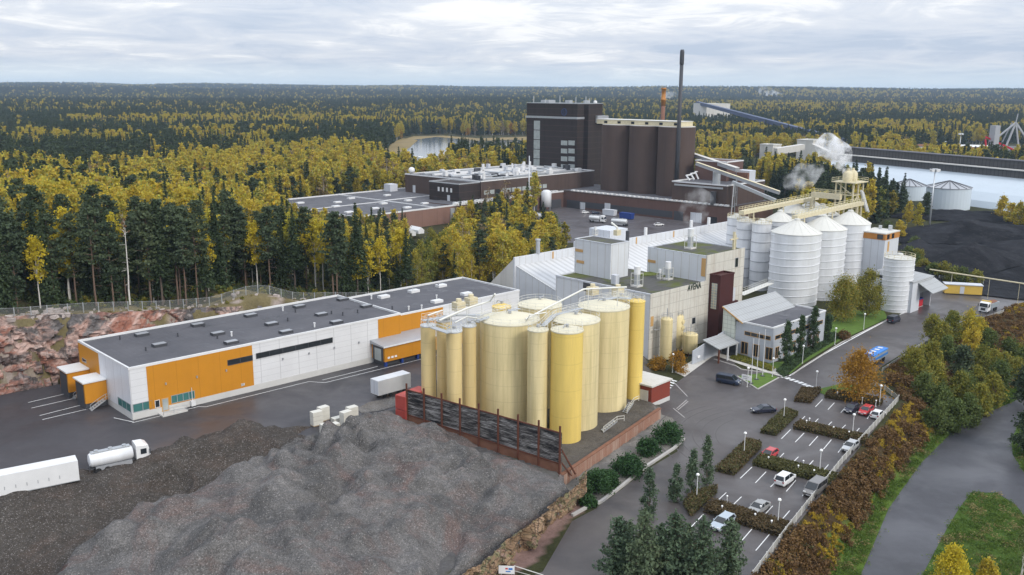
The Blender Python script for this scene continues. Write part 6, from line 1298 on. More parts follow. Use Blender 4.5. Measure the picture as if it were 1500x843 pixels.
BL = [(1048,416),(1182,446),(1255,462),(898,560),(882,572),(1027,607),(1110,632),(678,772),(865,792),(838,818),(922,843)]
bl_ = [Z1p(*b) for b in BL]+[q2(612,612),q2(684,642),q2(468,577),q2(636,577),q2(490,532)]
bn = ['in the top hedge left of the dark hatchback','behind the dark hatchback','behind the red hatchback of the top row','at the left end of the middle hedge','beside the left end of the middle hedge','halfway along the middle hedge','near the fence end of the middle hedge','beside the small red hatchback','in the bay beyond the small red hatchback','right of the white van-like car','left of the grey brown minibus','halfway along the lowest hedge','near the fence end of the lowest hedge','at the left end of the lowest hedge','beside the grey sedan','behind the grey sedan']
bp = None
for (px,py),t_ in zip(bl_,bn):
    lab = 'short white bollard lamp '+t_
    if bp is None: bp = lamp_proto('bollard_lamp',1.15,0.15,lab,P(px,py,0.05),'short bollard lamps')
    else: dup(bp,P(px,py,0.05),0,lab)
# flagpoles and signs
for px,py,h_,lab in ((1100,562,9.6,'left white flagpole before the office'),(1108,556,10.2,'middle white flagpole before the office'),(1117,551,10.2,'right white flagpole before the office')):
    s = thing('flagpole', lab, 'flagpole', P(px,py,0.14), 0, 'three bare flagpoles'); MB().lathe([(0.09,0),(0.045,h_)],0,0,8).build('pole', m_['white_metal'], s); MB().lathe([(0.001,h_),(0.09,h_+0.05),(0.001,h_+0.16)],0,0,8).build('finial', m_['white_metal'], s); MB().box(-0.4,0.4,-0.4,0.4,0,0.12).build('base', m_['dark_metal'], s)
s = thing('entrance_sign', 'white sign board on the corner of the flagpole lawn', 'sign', P(1093,566,0.14), R(-40)); MB().box(-1.1,1.1,-0.05,0.05,1.3,2.4).build('board', m_['sign_white'], s); MB().box(-0.9,-0.8,-0.04,0.04,0,1.3).box(0.8,0.9,-0.04,0.04,0,1.3).build('post', m_['grey_metal'], s); MB().box(-0.8,0.5,-0.065,-0.052,1.95,2.1).box(-0.8,0.2,-0.065,-0.052,1.6,1.7).build('marking', m_['grey_metal'], s)
s = thing('yard_sign', 'white notice board with red and blue marks at the foot of the rock outcrop', 'sign', P(742,848,0.0), R(-4)); MB().box(-1.0,1.0,-0.04,0.04,0.7,1.75).build('board', m_['sign_white'], s); MB().box(-0.15,0.15,-0.055,-0.042,1.3,1.5).build('red_mark', m_['red_plastic'], s); MB().box(0.25,0.75,-0.055,-0.042,1.25,1.5).box(-0.1,0.5,-0.055,-0.042,0.95,1.1).build('blue_mark', m_['tarp_blue'], s); MB().box(-0.7,-0.62,-0.03,0.03,0,0.7).box(0.62,0.7,-0.03,0.03,0,0.7).build('post', m_['grey_metal'], s)
s = thing('yard_gate', 'grey tubular gate frame right of the notice board', 'gate', P(770,846,0.0), R(-25)); MB().tube([(-1.6,0,1.2),(2.4,0,0.9),(2.4,0,0)],0.06,6).tube([(-1.6,0,0),(-1.6,0,1.2)],0.06,6).tube([(-1.6,0,0.5),(2.4,0,0.4)],0.04,6).build('frame', m_['pipe_white'], s)
s = thing('drain_box', 'small grey box at the corner of the brick shed', 'box', P(966,590,0.03), R(47)); MB().box(-0.5,0.5,-0.4,0.4,0,0.7).build('casing', m_['grey_panel'], s); MB().box(-0.55,0.55,-0.45,0.45,0.7,0.78).build('lid', m_['grey_metal'], s)
# fences
def line_fence(label, pts, h, panel, postm, step, zf=None, name='fence', pw=0.07):
    s = thing(name, label, 'fence', (0,0,0)); V = [Vector(p) for p in pts]; out = []
    for a, c in zip(V, V[1:]):
        n = max(1,int((c-a).length/step))
        for k in range(n): out.append(a+(c-a)*(k/n))
    out.append(V[-1]); zz = zf(np.array([p.x for p in out]),np.array([p.y for p in out])) if zf else [p.z for p in out]
    out = [Vector((p.x,p.y,float(z))) for p,z in zip(out,zz)]
    b = MB()
    for a, c in zip(out, out[1:]): b.quad(a+Vector((0,0,0.05)),c+Vector((0,0,0.05)),c+Vector((0,0,h)),a+Vector((0,0,h)))
    b.build('mesh_panel', m_[panel], s); rb = MB().tube([p+Vector((0,0,h)) for p in out],pw*0.45,4); rb.build('top_rail', m_['grey_metal' if panel == 'chain_link' else postm], s)
    for p in out: MB().box(-pw,pw,-pw,pw,-0.3,h+0.12).build('post', m_[postm], s, loc=p)
    return s
off = lambda d: [(x-0.69*d,y+0.72*d,0) for x,y in CB[2:-1]]
line_fence('long chain link fence along the top of the rock cliff', off(5.2), 2.0, 'chain_link', 'galvanised', 2.9, lambda x,y: height(x,y))
line_fence('low grey mesh fence between the car park and the brown shrub bank', [P(1102,850,0),P(1150,785,0),P(1233,680,0),P(1316,588,0)], 1.25, 'mesh_panel', 'concrete_plinth', 2.4, name='parking_fence')
line_fence('short grey fence below the blue trailer at the top of the bank', [P(1316,588,0),P(1296,572,0),P(1268,560,0)], 1.0, 'mesh_panel', 'concrete_plinth', 2.4, name='parking_fence')
line_fence('low grey crash barrier fence along the right edge of the upper road', [P(1292,545,0),P(1345,510,0),P(1400,484,0),P(1470,458,0)], 0.8, 'mesh_panel', 'galvanised', 3.0, name='road_fence')
line_fence('dark chain fence behind the site hut', [P(1375,412,0),P(1400,414,0),P(1440,418,0)], 1.8, 'chain_link', 'galvanised', 3.0, name='yard_fence')
b = polyline_strip([P(x,y,0.0) for x,y in [(836,756),(856,745),(878,736),(905,716),(945,684),(985,658),(1000,644)]],0.5); kb = MB()
for (a,c) in zip(b.v[::2],b.v[2::2]): kb.beam((a[0],a[1],0.15),(c[0],c[1],0.15),0.45,0.45)
struct(kb.build('stone_kerb', m_['kerb_stone']))
kb = MB()
for pts in ([(1080,552),(1110,571),(1141,554)],[(1160,550),(1178,537),(1232,503),(1302,468)],[(1046,527),(1078,537),(1086,542),(1140,549)]):
    for a,c in zip(pts,pts[1:]): kb.beam((*P(*a)[:2],0.08),(*P(*c)[:2],0.08),0.25,0.2)
struct(kb.build('kerb', m_['kerb_stone']))
# loose stones on the cliff edge
rv = np.random.default_rng(4)
bb = MB()
for k in range(260):
    i = rv.integers(2,len(CB)-2); f = rv.random(); a,c = CB[i],CB[i+1]; d = rv.uniform(2.4,6.5) if k%3 else rv.uniform(6,9)
    x,y = a[0]+(c[0]-a[0])*f-0.69*d, a[1]+(c[1]-a[1])*f+0.72*d; z = float(height(np.array([x]),np.array([y]))[0]); r_ = rv.uniform(0.15,0.55)
    pts = rv.normal(size=(8,3)); base = np.array([(-1,-1,-1),(1,-1,-1),(1,1,-1),(-1,1,-1),(-1,-1,1),(1,-1,1),(1,1,1),(-1,1,1)])*r_*rv.uniform(0.6,1.2,3)+pts*r_*0.2
    bb.hexa([(x+q[0],y+q[1],z+q[2]*0.7+r_*0.2) for q in base])
plain('pale_stone', (0.42,0.36,0.33), 0.9, var=0.3, scale=0.2)
struct(bb.build('loose_rocks', m_['pale_stone']), 'stuff')
# ---------------------------------------------------------------- vegetation
def stem(b, h, r0, r1, lean=0.0, n=7, bend=0.3):
    k = 6; pts = [(lean*h*(i/k)**1.3+rng.normal(0,bend*0.2), rng.normal(0,bend*0.2) if i else 0, h*i/k) for i in range(k+1)]; pts[0] = (0,0,-0.5)
    b.tube(pts, [r0+(r1-r0)*i/k for i in range(k+1)], n); return pts
def spruce(h, rad, low=0.1, dens=1.0, card=0.75):
    t = MB(); stem(t,h*0.97,0.2*h/18,0.03); c = MB(); cs = []; sz = []
    lv = int(h*(1-low)/0.42*dens**0.5)
    for i in range(lv):
        f = i/lv; z = h*(low+(1-low)*f); L = rad*(1-f)**0.85*(0.8+0.35*rng.random())+0.15; nb = max(4,int((6+3*(1-f))*dens**0.5))
        a0 = rng.random()*6.28
        for q in range(nb):
            a = a0+6.28*q/nb+rng.normal(0,0.2); l = L*rng.uniform(0.7,1.1); dr = rng.uniform(0.15,0.4)
            m = max(1,int(l/0.55*dens**0.3))
            for u in range(m+1):
                s = (u+0.6)/(m+1); cs.append((l*s*math.cos(a),l*s*math.sin(a),z-dr*l*s+rng.normal(0,0.06))); sz.append(card*(1.05-0.5*s)*(0.7+0.5*(1-f)))
    c.cards(np.array(cs),np.array(sz),1.3,0.45); c.cards([(0,0,h*0.985)]*5,0.5,0.7)
    return t, c
def pine(h, rad, low=0.5, dens=1.0, card=0.55, flat=0.55):
    t = MB(); p = stem(t,h*0.96,0.19*h/18,0.05,rng.normal(0,0.015)); c = MB(); n = int(30*dens**0.4)
    for i in range(n):
        f = (i+rng.random())/n; z = h*(low+(0.99-low)*f); R_ = rad*(1-0.85*max(0,(f-0.25)/0.75)**1.5)*(0.5+0.5*min(1,f*4+0.2)); a = rng.random()*6.28; d = R_*rng.uniform(0.25,1.0)
        x,y = d*math.cos(a), d*math.sin(a); k = int(rng.uniform(26,44)*dens**0.6); cl = rng.uniform(0.55,1.15)*rad/2.6
        t.tube([(0,0,z-0.5),(x*0.6,y*0.6,z-0.15),(x,y,z)],[0.07,0.05,0.03],4)
        c.cards(np.array([x,y,z])+rng.normal(size=(k,3))*np.array([cl*0.6,cl*0.6,cl*flat*0.5]),card,1.5,0.3)
    for i in range(7):
        z = h*rng.uniform(min(0.2,low*0.5),low); a = rng.random()*6.28; l = rng.uniform(0.6,1.8); t.tube([(0,0,z),(l*math.cos(a),l*math.sin(a),z-0.2)],0.035,3)
    return t, c
def young_pine(h, rad, dens=1.0, card=0.3):
    t = MB(); stem(t,h*0.97,0.13,0.03,0,6,0.15); c = MB(); lv = int(h/0.62)
    for i in range(lv):
        f = i/lv; z = h*(0.06+0.9*f); L = rad*(1-f)**0.75+0.25; nb = int(5+3*(1-f)); a0 = rng.random()*6.28
        for q in range(nb):
            a = a0+6.28*q/nb+rng.normal(0,0.25); l = L*rng.uniform(0.6,1.12); up = rng.uniform(0.12,0.5)
            t.tube([(0,0,z),(l*0.6*math.cos(a),l*0.6*math.sin(a),z+up*l*0.45),(l*math.cos(a),l*math.sin(a),z+up*l)],[0.04,0.03,0.015],4)
            m = max(2,int(l/0.38)); cen = []
            for u in range(m):
                s_ = (u+0.8)/m; k = int(7*dens); w_ = 0.16+0.16*(1-abs(s_-0.6))
                cen.append(np.array([l*s_*math.cos(a),l*s_*math.sin(a),z+up*l*s_+0.06])+rng.normal(size=(k,3))*np.array([w_,w_,w_*0.7]))
            c.cards(np.concatenate(cen),card,1.6,0.1)
    c.cards(np.array([0,0,h*0.97])+rng.normal(size=(30,3))*np.array([0.1,0.1,0.25]),card,1.4)
    return t, c
def broadleaf(h, rad, low=0.32, dens=1.0, card=0.42, shape=1.0, stems=1, fill=1.0):
    t = MB(); c = MB()
    for s_ in range(stems):
        ox, oy = (rng.normal(0,rad*0.25,2) if stems > 1 else (0,0)); hh = h*rng.uniform(0.8,1) if s_ else h
        t2 = MB(); stem(t2,hh*0.93,0.15*hh/16+0.02,0.03,rng.normal(0,0.02)); t.add([(x+ox*min(1,z/hh+0.2),y+oy*min(1,z/hh+0.2),z) for x,y,z in t2.v],t2.f)
    n = int(46*dens**0.5)
    for i in range(n):
        f = rng.random()**0.9; z = h*(low+(1-low)*f); prof = math.sin(math.pi*min(1,(f*0.86+0.13))**(0.85*shape))**0.7; R_ = rad*prof
        a = rng.random()*6.28; d = R_*math.sqrt(rng.random())*rng.uniform(0.7,1.08); x,y = d*math.cos(a), d*math.sin(a); cl = rng.uniform(0.4,0.85)*rad/2.2
        if i % 3 == 0: t.tube([(x*0.1,y*0.1,max(low*h*0.6,z-R_*0.9)),(x*0.6,y*0.6,z-0.3),(x,y,z)],[0.06,0.04,0.02],4)
        k = int(rng.uniform(20,38)*dens**0.6*fill); c.cards(np.array([x,y,z])+rng.normal(size=(k,3))*np.array([cl*0.55,cl*0.55,cl*0.6]),card,0.9)
    return t, c
def bush(h, rad, dens=1.0, card=0.3, n=26):
    c = MB(); t = MB()
    for k in range(4): a = rng.random()*6.28; t.tube([(0,0,-0.2),(rad*0.3*math.cos(a),rad*0.3*math.sin(a),h*0.6)],0.04,4)
    for i in range(n):
        a = rng.random()*6.28; f = rng.random(); z = h*f*0.95+0.05; d = rad*math.sqrt(rng.random())*math.sqrt(max(0.05,1-f**2*0.9)); k = int(22*dens)
        c.cards(np.array([d*math.cos(a),d*math.sin(a),z])+rng.normal(size=(k,3))*rad*0.17,card)
    return t, c
leaf('bare_twigs', [(0.20,0.15,0.09), (0.28,0.20,0.10), (0.24,0.20,0.14)], 0.2)
class Kind:
    def __init__(s, name, cat, label, make, nvar, bark, leafm, group):
        s.name, s.cat, s.label, s.group = name, cat, label, group; s.v = []; s.bark, s.leafm = bark, leafm
        for k in range(nvar):
            t, c = make(k); s.v.append((t.mesh(name+'_trunk',m_[bark]), c.mesh(name+'_crown',m_[leafm])))
    def place(s, p, scale, label=None, group=True, var=None):
        tm, cm = s.v[int(rng.integers(len(s.v))) if var is None else var]
        r = thing(s.name, label or s.label, s.cat, p, rng.uniform(0,6.28), (s.group if group is True else group)); r.scale = scale if isinstance(scale,tuple) else (scale,)*3
        for n_, me_ in (('trunk',tm),('crown',cm)):
            o = bpy.data.objects.new(n_, me_); C.objects.link(o); o.parent = r
        return r
K_sp = Kind('spruce_tree','spruce','dark green spruce in the dense forest above the rock cliff',lambda k: spruce(19+k*0.8,2.6+0.25*k,[0.08,0.2,0.12,0.3][k],1.5,0.58),4,'bark','spruce_needles','spruces in the forest')
K_pi = Kind('pine_tree','pine','slender pine with bare trunk in the dense forest above the rock cliff',lambda k: pine(19+k*0.6,2.6+0.2*k,[0.40,0.52,0.3,0.46][k],2.2,0.40,0.40),4,'pine_bark','pine_needles','pines in the forest')
K_bi = Kind('birch_tree','birch','yellow autumn birch in the forest behind the works',lambda k: broadleaf(17.5+k*0.7,2.7+0.25*k,[0.3,0.25,0.38,0.3,0.2][k],1.5,0.5),5,'birch_bark','birch_leaves','yellow birches in the forest')
K_br = Kind('birch_tree','birch','bright yellow birch with long white trunk at the forest edge',lambda k: broadleaf(17+k,2.4+0.25*k,0.45,1.2,0.5),3,'birch_bark','bright_birch_leaves','bright yellow birches at the forest edge')
K_gg = Kind('aspen_tree','aspen','green gold aspen in the tree belt by the works',lambda k: broadleaf(15+k,2.3+0.2*k,0.18,1.2,0.42),4,'bark','green_gold_leaves','green gold trees in the tree belts')
def inpx(x, y, z):
    d = Vector((x,y,z-CAM_H)); w = d.dot(_F)
    return (750+FOC*d.dot(_R)/w, 421.5-FOC*d.dot(_U)/w) if w > 1 else (-9999,0)
# -- one sampling of the woods, near rows as single trees, the rest as a mass
def ring_points(r0, r1, spacing):
    a0 = math.atan(0.60); n = int((r1*r1-r0*r0)*a0/(spacing*spacing)); r = np.sqrt(rng.uniform(r0*r0,r1*r1,n)); a = rng.uniform(-a0,a0,n)
    return r*np.sin(a), r*np.cos(a)
def lw(f, pts): return [f.w(x,y)[:2] for x,y in pts]
NOT = [lw(BF,[(-142,-1),(-85,-3),(-10,-3),(-6,-98),(50,-98),(72,-60),(66,80),(-142,84)]), lw(AF,[(-60,-60),(0,66),(112,68),(160,60),(170,-40),(60,-60)]), LAKE,
       [P(x,y)[:2] for x,y in [(560,231),(578,207),(604,198),(660,197),(700,201),(795,199),(795,218),(782,231),(690,240),(640,240),(580,241)]],
       Q([(745,345),(775,325),(800,300),(1090,330),(1070,350),(905,360),(760,362)],0), COAL, [P(x,y)[:2] for x,y in [(585,398),(600,352),(562,338),(570,330),(660,330),(665,350),(655,398)]],
       [(112,292),(160,262),(900,330),(900,420),(480,560),(330,560),(260,640),(205,560),(205,470),(150,395)],
       [P(x,y,0.6)[:2] for x,y in [(1330,228),(1345,222),(1380,216),(1420,211),(1530,211),(1530,250),(1340,246)]]]
hx0, hx1 = hs.location.xy, Vector((ha.x,ha.y))+(hb-ha).xy
hn = Vector((hb.y-ha.y,-(hb.x-ha.x))).normalized()
NOT.append([tuple(Vector((ha.x,ha.y))-(hb-ha).xy*0.1-hn*18), tuple(hx1-hn*18), tuple(hx1+hn*45), tuple(Vector((ha.x,ha.y))-(hb-ha).xy*0.1+hn*32)])
NOT.append([(-55,196),(-46,222),(-38,232),(-60,222),(-72,207),(-68,198)])
NOT.append([P(x,y)[:2] for x,y in [(560,236),(572,212),(606,200),(800,198),(800,238),(700,240),(655,238),(650,262),(620,268),(560,252)]])
NOT.append([P(x,y)[:2] for x,y in [(1095,232),(1240,228),(1245,258),(1100,268)]]); NOT.append([P(x,y)[:2] for x,y in [(985,262),(1050,262),(1165,300),(1185,352),(1060,362),(985,330)]])
for px,py,rr in ((1041,184,50),(1185,238,22),(1127,243,20)): c_ = P(px,py,0); NOT.append([(c_[0]+rr*math.cos(a),c_[1]-rr*0.6+rr*1.2*math.sin(a)) for a in np.linspace(0,6.28,12)])
AX, AY, AS = [], [], []
for r0,r1,sp in ((150,420,3.9),(420,900,5.2),(900,2000,7.6),(2000,4200,13.0),(4200,9800,24.0)):
    x,y = ring_points(r0,r1,sp); AX.append(x); AY.append(y); AS.append(np.full(len(x),{3.9:1.0,5.2:1.05,7.6:1.25,13.0:1.9,24.0:3.0}[sp]))
AX, AY, AS = np.concatenate(AX), np.concatenate(AY), np.concatenate(AS)
ok = np.ones(len(AX),bool); dd = np.hypot(AX,AY)
nr = dd < 900
for pl in NOT: ok &= ~inside(AX,AY,pl)
cliffd = sdist(AX,AY,PL); ok &= (cliffd > 7.5) | (AY > 330); ok &= ~((AX > 40) & (AY < 262)); ok &= ~((AX > -20) & (AY < 380) & (AX < 112) & ~inside(AX,AY,[(-26,236),(0,246),(9,262),(15,300),(22,350),(-6,352),(-24,300)]))
ok &= ~((AX > 112) & (AY < 292))
AX, AY, AS, dd, cliffd = AX[ok], AY[ok], AS[ok], dd[ok], cliffd[ok]
AZ = height(AX,AY)
big = fbm(AX+300,AY,170,3); sml = fbm(AX,AY+900,38,3); far_n = fbm(AX*0.8+90,AY,700,3)
pb = np.clip((big-0.47)*4.0+(sml-0.5)*2.6+0.29,0.03,0.95)                         # share of yellow birch
left = AX < 35+0*AY
pb = np.where(left & (dd > 232) & (dd < 520), np.clip(0.76+(sml-0.5)*2.2+(big-0.5)*1.3,0.15,0.96), pb)
edge_ = left & (cliffd < 48) & (dd < 330)
pb = np.where(edge_, np.clip(0.12+(sml-0.5)*0.9,0.03,0.4), pb)
belt = inside(AX,AY,[(-28,232),(2,240),(12,262),(18,300),(26,355),(-8,356),(-26,300)])
pb = np.where(belt, 0.85, pb)
pb = np.where(dd > 1500, np.clip(0.17+(far_n-0.5)*1.6+(sml-0.5)*1.5,0.03,0.7), pb)
u = rng.random(len(AX)); kind = np.where(u < pb, 2, np.where(rng.random(len(AX)) < np.where(edge_,0.42,0.75), 0, 1))
hs_ = rng.uniform(0.62,1.18,len(AX))*np.where(belt,0.78,1.0)
pxs = 750+FOC*AX/np.maximum(AY,1); hs_ = np.where((pxs > 420) & (pxs < 800) & (dd > 245) & (dd < 420) & ~belt, hs_*0.62, hs_)
mnd = (np.hypot(AX-128,AY-330) < 36); hs_ = np.where(mnd, hs_*0.5, hs_); keepm = ~(mnd & (rng.random(len(AX)) < 0.4))
order = np.argsort(dd); single = {0:0,1:0,2:0}; stuff = []
DBG = []
LBL = {0:'dark green spruce in the forest behind the rock cliff and works',1:'slender bare trunked pine in the forest behind the rock cliff and works',2:'yellow autumn birch in the forest behind the rock cliff and works'}
for i in order:
    if not keepm[i]: continue
    k = int(kind[i]); x,y,z = float(AX[i]),float(AY[i]),float(AZ[i])
    if single[k] < 240 and dd[i] < 900:
        px,py = inpx(x,y,z+12)
        if -40 < px < 1540:
            kk = (K_sp,K_pi,K_bi)[k]
            if k == 2 and belt[i] and rng.random() < 0.5: K_gg.place((x,y,z-0.2),float(hs_[i])*1.05,'green gold aspen in the tree belt before the brewery yard'); continue
            if k == 2 and edge_[i] and not belt[i]: K_br.place((x,y,z-0.2),float(hs_[i])); continue
            single[k] += 1; kk.place((x,y,z-0.2),float(hs_[i]),LBL[k]); continue
    stuff.append(i)
# -- mass of far trees
def proto_coll(name, meshes):
    cl = bpy.data.collections.new(name)
    for k, (mb, mats) in enumerate(meshes):
        o = bpy.data.objects.new('%s_%02d' % (name,k), mb.mesh('%s_%02d' % (name,k), mats)); cl.objects.link(o)
    return cl
def joined(tc, mats):
    t, c = tc; b = MB(); b.add(t.v,t.f); b.cur = 1; b.add(c.v,c.f); return b, [m_[q] for q in mats]
def scatter(name, pos, rotz, scl, idx, coll):
    me = bpy.data.meshes.new(name); me.vertices.add(len(pos)); me.vertices.foreach_set('co', np.asarray(pos,np.float32).ravel())
    for an, dt, arr, key in (('rot','FLOAT_VECTOR',np.stack([np.zeros(len(pos)),np.zeros(len(pos)),rotz],1),'vector'),('scl','FLOAT_VECTOR',scl,'vector'),('idx','INT',idx,'value')):
        a = me.attributes.new(an,dt,'POINT'); a.data.foreach_set(key, np.asarray(arr, np.int32 if dt == 'INT' else np.float32).ravel())
    o = bpy.data.objects.new(name, me); C.objects.link(o)
    ng = bpy.data.node_groups.new(name,'GeometryNodeTree'); ng.interface.new_socket('Geometry',in_out='INPUT',socket_type='NodeSocketGeometry'); ng.interface.new_socket('Geometry',in_out='OUTPUT',socket_type='NodeSocketGeometry')
    N = ng.nodes.new; L = ng.links.new; gi = N('NodeGroupInput'); go = N('NodeGroupOutput'); ci = N('GeometryNodeCollectionInfo'); ci.inputs['Collection'].default_value = coll; ci.inputs['Separate Children'].default_value = True; ci.inputs['Reset Children'].default_value = True
    ip = N('GeometryNodeInstanceOnPoints'); ip.inputs['Pick Instance'].default_value = True
    def na(n_, t_): q = N('GeometryNodeInputNamedAttribute'); q.data_type = t_; q.inputs['Name'].default_value = n_; return q.outputs['Attribute']
    er = N('FunctionNodeEulerToRotation'); L(na('rot','FLOAT_VECTOR'),er.inputs[0]); L(er.outputs[0],ip.inputs['Rotation']); L(na('scl','FLOAT_VECTOR'),ip.inputs['Scale']); L(na('idx','INT'),ip.inputs['Instance Index'])
    L(gi.outputs[0],ip.inputs['Points']); L(ci.outputs[0],ip.inputs['Instance']); L(ip.outputs[0],go.inputs[0])
    m = o.modifiers.new('scatter','NODES'); m.node_group = ng; return o
fcoll = proto_coll('forest_tree', [joined(spruce(19,2.7,0.06,0.45,1.15),('bark','spruce_needles')), joined(spruce(21,2.4,0.12,0.45,1.1),('bark','spruce_needles')), joined(pine(18.5,2.6,0.42,0.5,0.95),('pine_bark','pine_needles')),
    joined(broadleaf(17.5,3.3,0.25,0.9,0.85),('birch_bark','birch_leaves')), joined(broadleaf(18.5,2.9,0.3,0.9,0.8),('birch_bark','birch_leaves')), joined(broadleaf(16,3.4,0.15,0.9,0.85),('bark','green_gold_leaves')), joined(broadleaf(17,3.0,0.2,0.45,0.6),('birch_bark','bare_twigs')), joined(broadleaf(14,3.6,0.15,0.9,0.8),('bark','oak_orange_leaves'))])
st_ = np.array(stuff); k_ = kind[st_]; rr_ = rng.random(len(st_))
idx = np.where(k_ == 0, (rr_ < 0.5).astype(int), np.where(k_ == 1, 2, np.where(rr_ < 0.42,3,np.where(rr_ < 0.70,4,np.where(rr_ < 0.89,5,np.where(rr_ < 0.96,6,7))))))
a_ = AS[st_]; sx = hs_[st_]*a_**0.9*np.where(k_ == 0,1.3,1.0); sz_ = hs_[st_]*(0.85+0.15*a_)
fo = scatter('forest', np.stack([AX[st_],AY[st_],AZ[st_]-0.3],1), rng.uniform(0,6.28,len(st_)), np.stack([sx,sx,sz_],1), idx, fcoll)
tag(fo, 'mixed autumn forest of dark spruce and yellow birch reaching to the horizon', 'forest', None, 'stuff')
# undergrowth below the forest edge
ucoll = proto_coll('undergrowth_bush', [joined(bush(1.6,1.2,0.6,0.4,12),('bark','green_gold_leaves')), joined(bush(1.2,1.0,0.6,0.4,12),('bark','willow_leaves')), joined(bush(0.9,1.1,0.6,0.4,10),('bark','dry_grass_blades')), joined(spruce(3.2,0.9,0.05,0.5,0.5),('bark','spruce_needles'))])
n_ = 9000; x,y = ring_points(150,330,1.0); x,y = x[:n_*3],y[:n_*3]; sel = (sdist(x,y,PL) > 3.0) & (x < 14) & (rng.random(len(x)) < np.where(sdist(x,y,PL) < 9,0.22,0.35)); sel &= ~inside(x,y,NOT[-4] if False else lw(AF,[(-60,-60),(0,64),(112,66),(60,-60)]))
x,y = x[sel],y[sel]; s_ = rng.uniform(0.4,1.1,len(x)); ed = sdist(x,y,PL) < 8; s_ = np.where(ed,s_*0.45,s_); cl_ = inside(x,y,clear)
id_ = np.where(ed|cl_, np.where(rng.random(len(x)) < 0.75,2,0), np.where(rng.random(len(x)) < 0.35,3,np.where(rng.random(len(x)) < 0.4,0,1)))
un = scatter('undergrowth', np.stack([x,y,height(x,y)-0.1],1), rng.uniform(0,6.28,len(x)), np.stack([s_,s_,s_],1), id_, ucoll); tag(un,'low mixed undergrowth and dry grass below the forest edge','undergrowth',None,'stuff')
# -- shrub bank beside the car park
bcoll = proto_coll('bank_bush', [joined(bush(1.15,1.0,0.9,0.27,16),('bark','bank_brown_leaves')), joined(bush(0.95,1.1,0.9,0.27,16),('bark','bank_brown_leaves')), joined(bush(1.3,0.8,0.6,0.25,13),('bark','bank_gold_leaves')), joined(bush(0.8,0.9,0.9,0.25,12),('bark','hedge_leaves'))])
x = rng.uniform(0,190,52000); y = rng.uniform(78,290,52000); sel = inside(x,y,SP) & (dist_line(x,y,SH) > 0.7) & (dist_line(x,y,TO) > 1.5) & (rng.random(len(x)) < np.where(x > 98,0.33,0.95)); x,y = x[sel],y[sel]
g_n = fbm(x,y,5,3); gold = (rng.random(len(x)) < np.clip((g_n-0.50)*3.0+0.28,0,0.85)); s_ = rng.uniform(0.65,1.25,len(x))*np.where(gold,0.72,1)
id_ = np.where(gold,2,np.where(rng.random(len(x)) < 0.12,3,rng.integers(0,2,len(x))))
bk_ = scatter('bank_shrubs', np.stack([x,y,height(x,y)-0.1],1), rng.uniform(0,6.28,len(x)), np.stack([s_,s_,s_*0.95],1), id_, bcoll); tag(bk_,'dense brown and gold autumn shrubs covering the bank below the car park','shrub bank',None,'stuff')
# -- grass verges
gb = MB(); gb.cards(rng.normal(size=(46,3))*np.array([0.35,0.35,0.10])+np.array([0,0,0.16]),0.24,0.35); gd = MB(); gd.cards(rng.normal(size=(46,3))*np.array([0.4,0.4,0.13])+np.array([0,0,0.2]),0.26,0.35)
gcoll = proto_coll('grass_tuft', [(gb,[m_['grass_blades']]),(gd,[m_['dry_grass_blades']])])
x = rng.uniform(20,165,60000); y = rng.uniform(84,240,60000); LRP = [tuple(v.co.xy) for v in bpy.data.objects['lower_road'].data.vertices]
sel = (inside(x,y,LP) | (inside(x,y,SP) & (dist_line(x,y,TO) < 2.2))) & (sdist(x,y,LRP) < -0.25) & ((dist_line(x,y,TO) < 4.0) | (rng.random(len(x)) < 0.7))
x,y = x[sel],y[sel]; pp = np.array([inpx(a,b,-5) for a,b in zip(x,y)]); v_ = (pp[:,0] < 1560) & (pp[:,1] < 900); x,y = x[v_],y[v_]; s_ = rng.uniform(0.6,1.5,len(x))
gr = scatter('grass', np.stack([x,y,height(x,y)],1), rng.uniform(0,6.28,len(x)), np.stack([s_,s_,s_],1), (rng.random(len(x)) < np.clip(fbm(x,y,4)-0.42,0,1)).astype(int), gcoll); tag(gr,'bright green grass verges along the lower road','grass',None,'stuff')
# -- hedges
def hedge(label, pts, h, leafm='hedge_leaves', dens=75, group='clipped hedges of the car park'):
    W_ = [Vector(P(x,y,0.03)) for x,y in pts]; cen = sum(W_,Vector())/len(W_); L_ = [(p.x-cen.x,p.y-cen.y) for p in W_]
    s = thing('hedge', label, 'hedge', cen, 0, group); MB().prism([(x*0.9,y*0.9) for x,y in L_],0,h*0.8).build('core', m_['hedge_core'], s)
    xs = [p[0] for p in L_]; ys = [p[1] for p in L_]; n = int((max(xs)-min(xs))*(max(ys)-min(ys))*dens*2); x = rng.uniform(min(xs)-0.2,max(xs)+0.2,n); y = rng.uniform(min(ys)-0.2,max(ys)+0.2,n); sd_ = sdist(x,y,L_)
    k = (sd_ > -0.22); x,y,sd_ = x[k],y[k],sd_[k]; z = np.where(sd_ < 0.35, rng.uniform(0.02,h,len(x)), h*rng.uniform(0.78,1.12,len(x)))*(0.9+0.3*fbm(x+cen.x,y+cen.y,1.4))
    MB().cards(np.stack([x,y,z],1),0.26).build('leaves', m_[leafm], s)
q1 = lambda L: [Z1p(*p) for p in L]; qq2 = lambda L: [q2(*p) for p in L]
hedge('short hedge island at the top by the zebra crossing',q1([(822,436),(860,374),(955,376),(948,392),(900,444)]),0.8); hedge('hedge island in the middle of the row of three islands',q1([(642,604),(770,484),(833,506),(715,618)]),0.8); hedge('longest hedge island, lowest in the row of three',q1([(400,808),(570,650),(636,670),(635,685),(490,832)]),0.85)
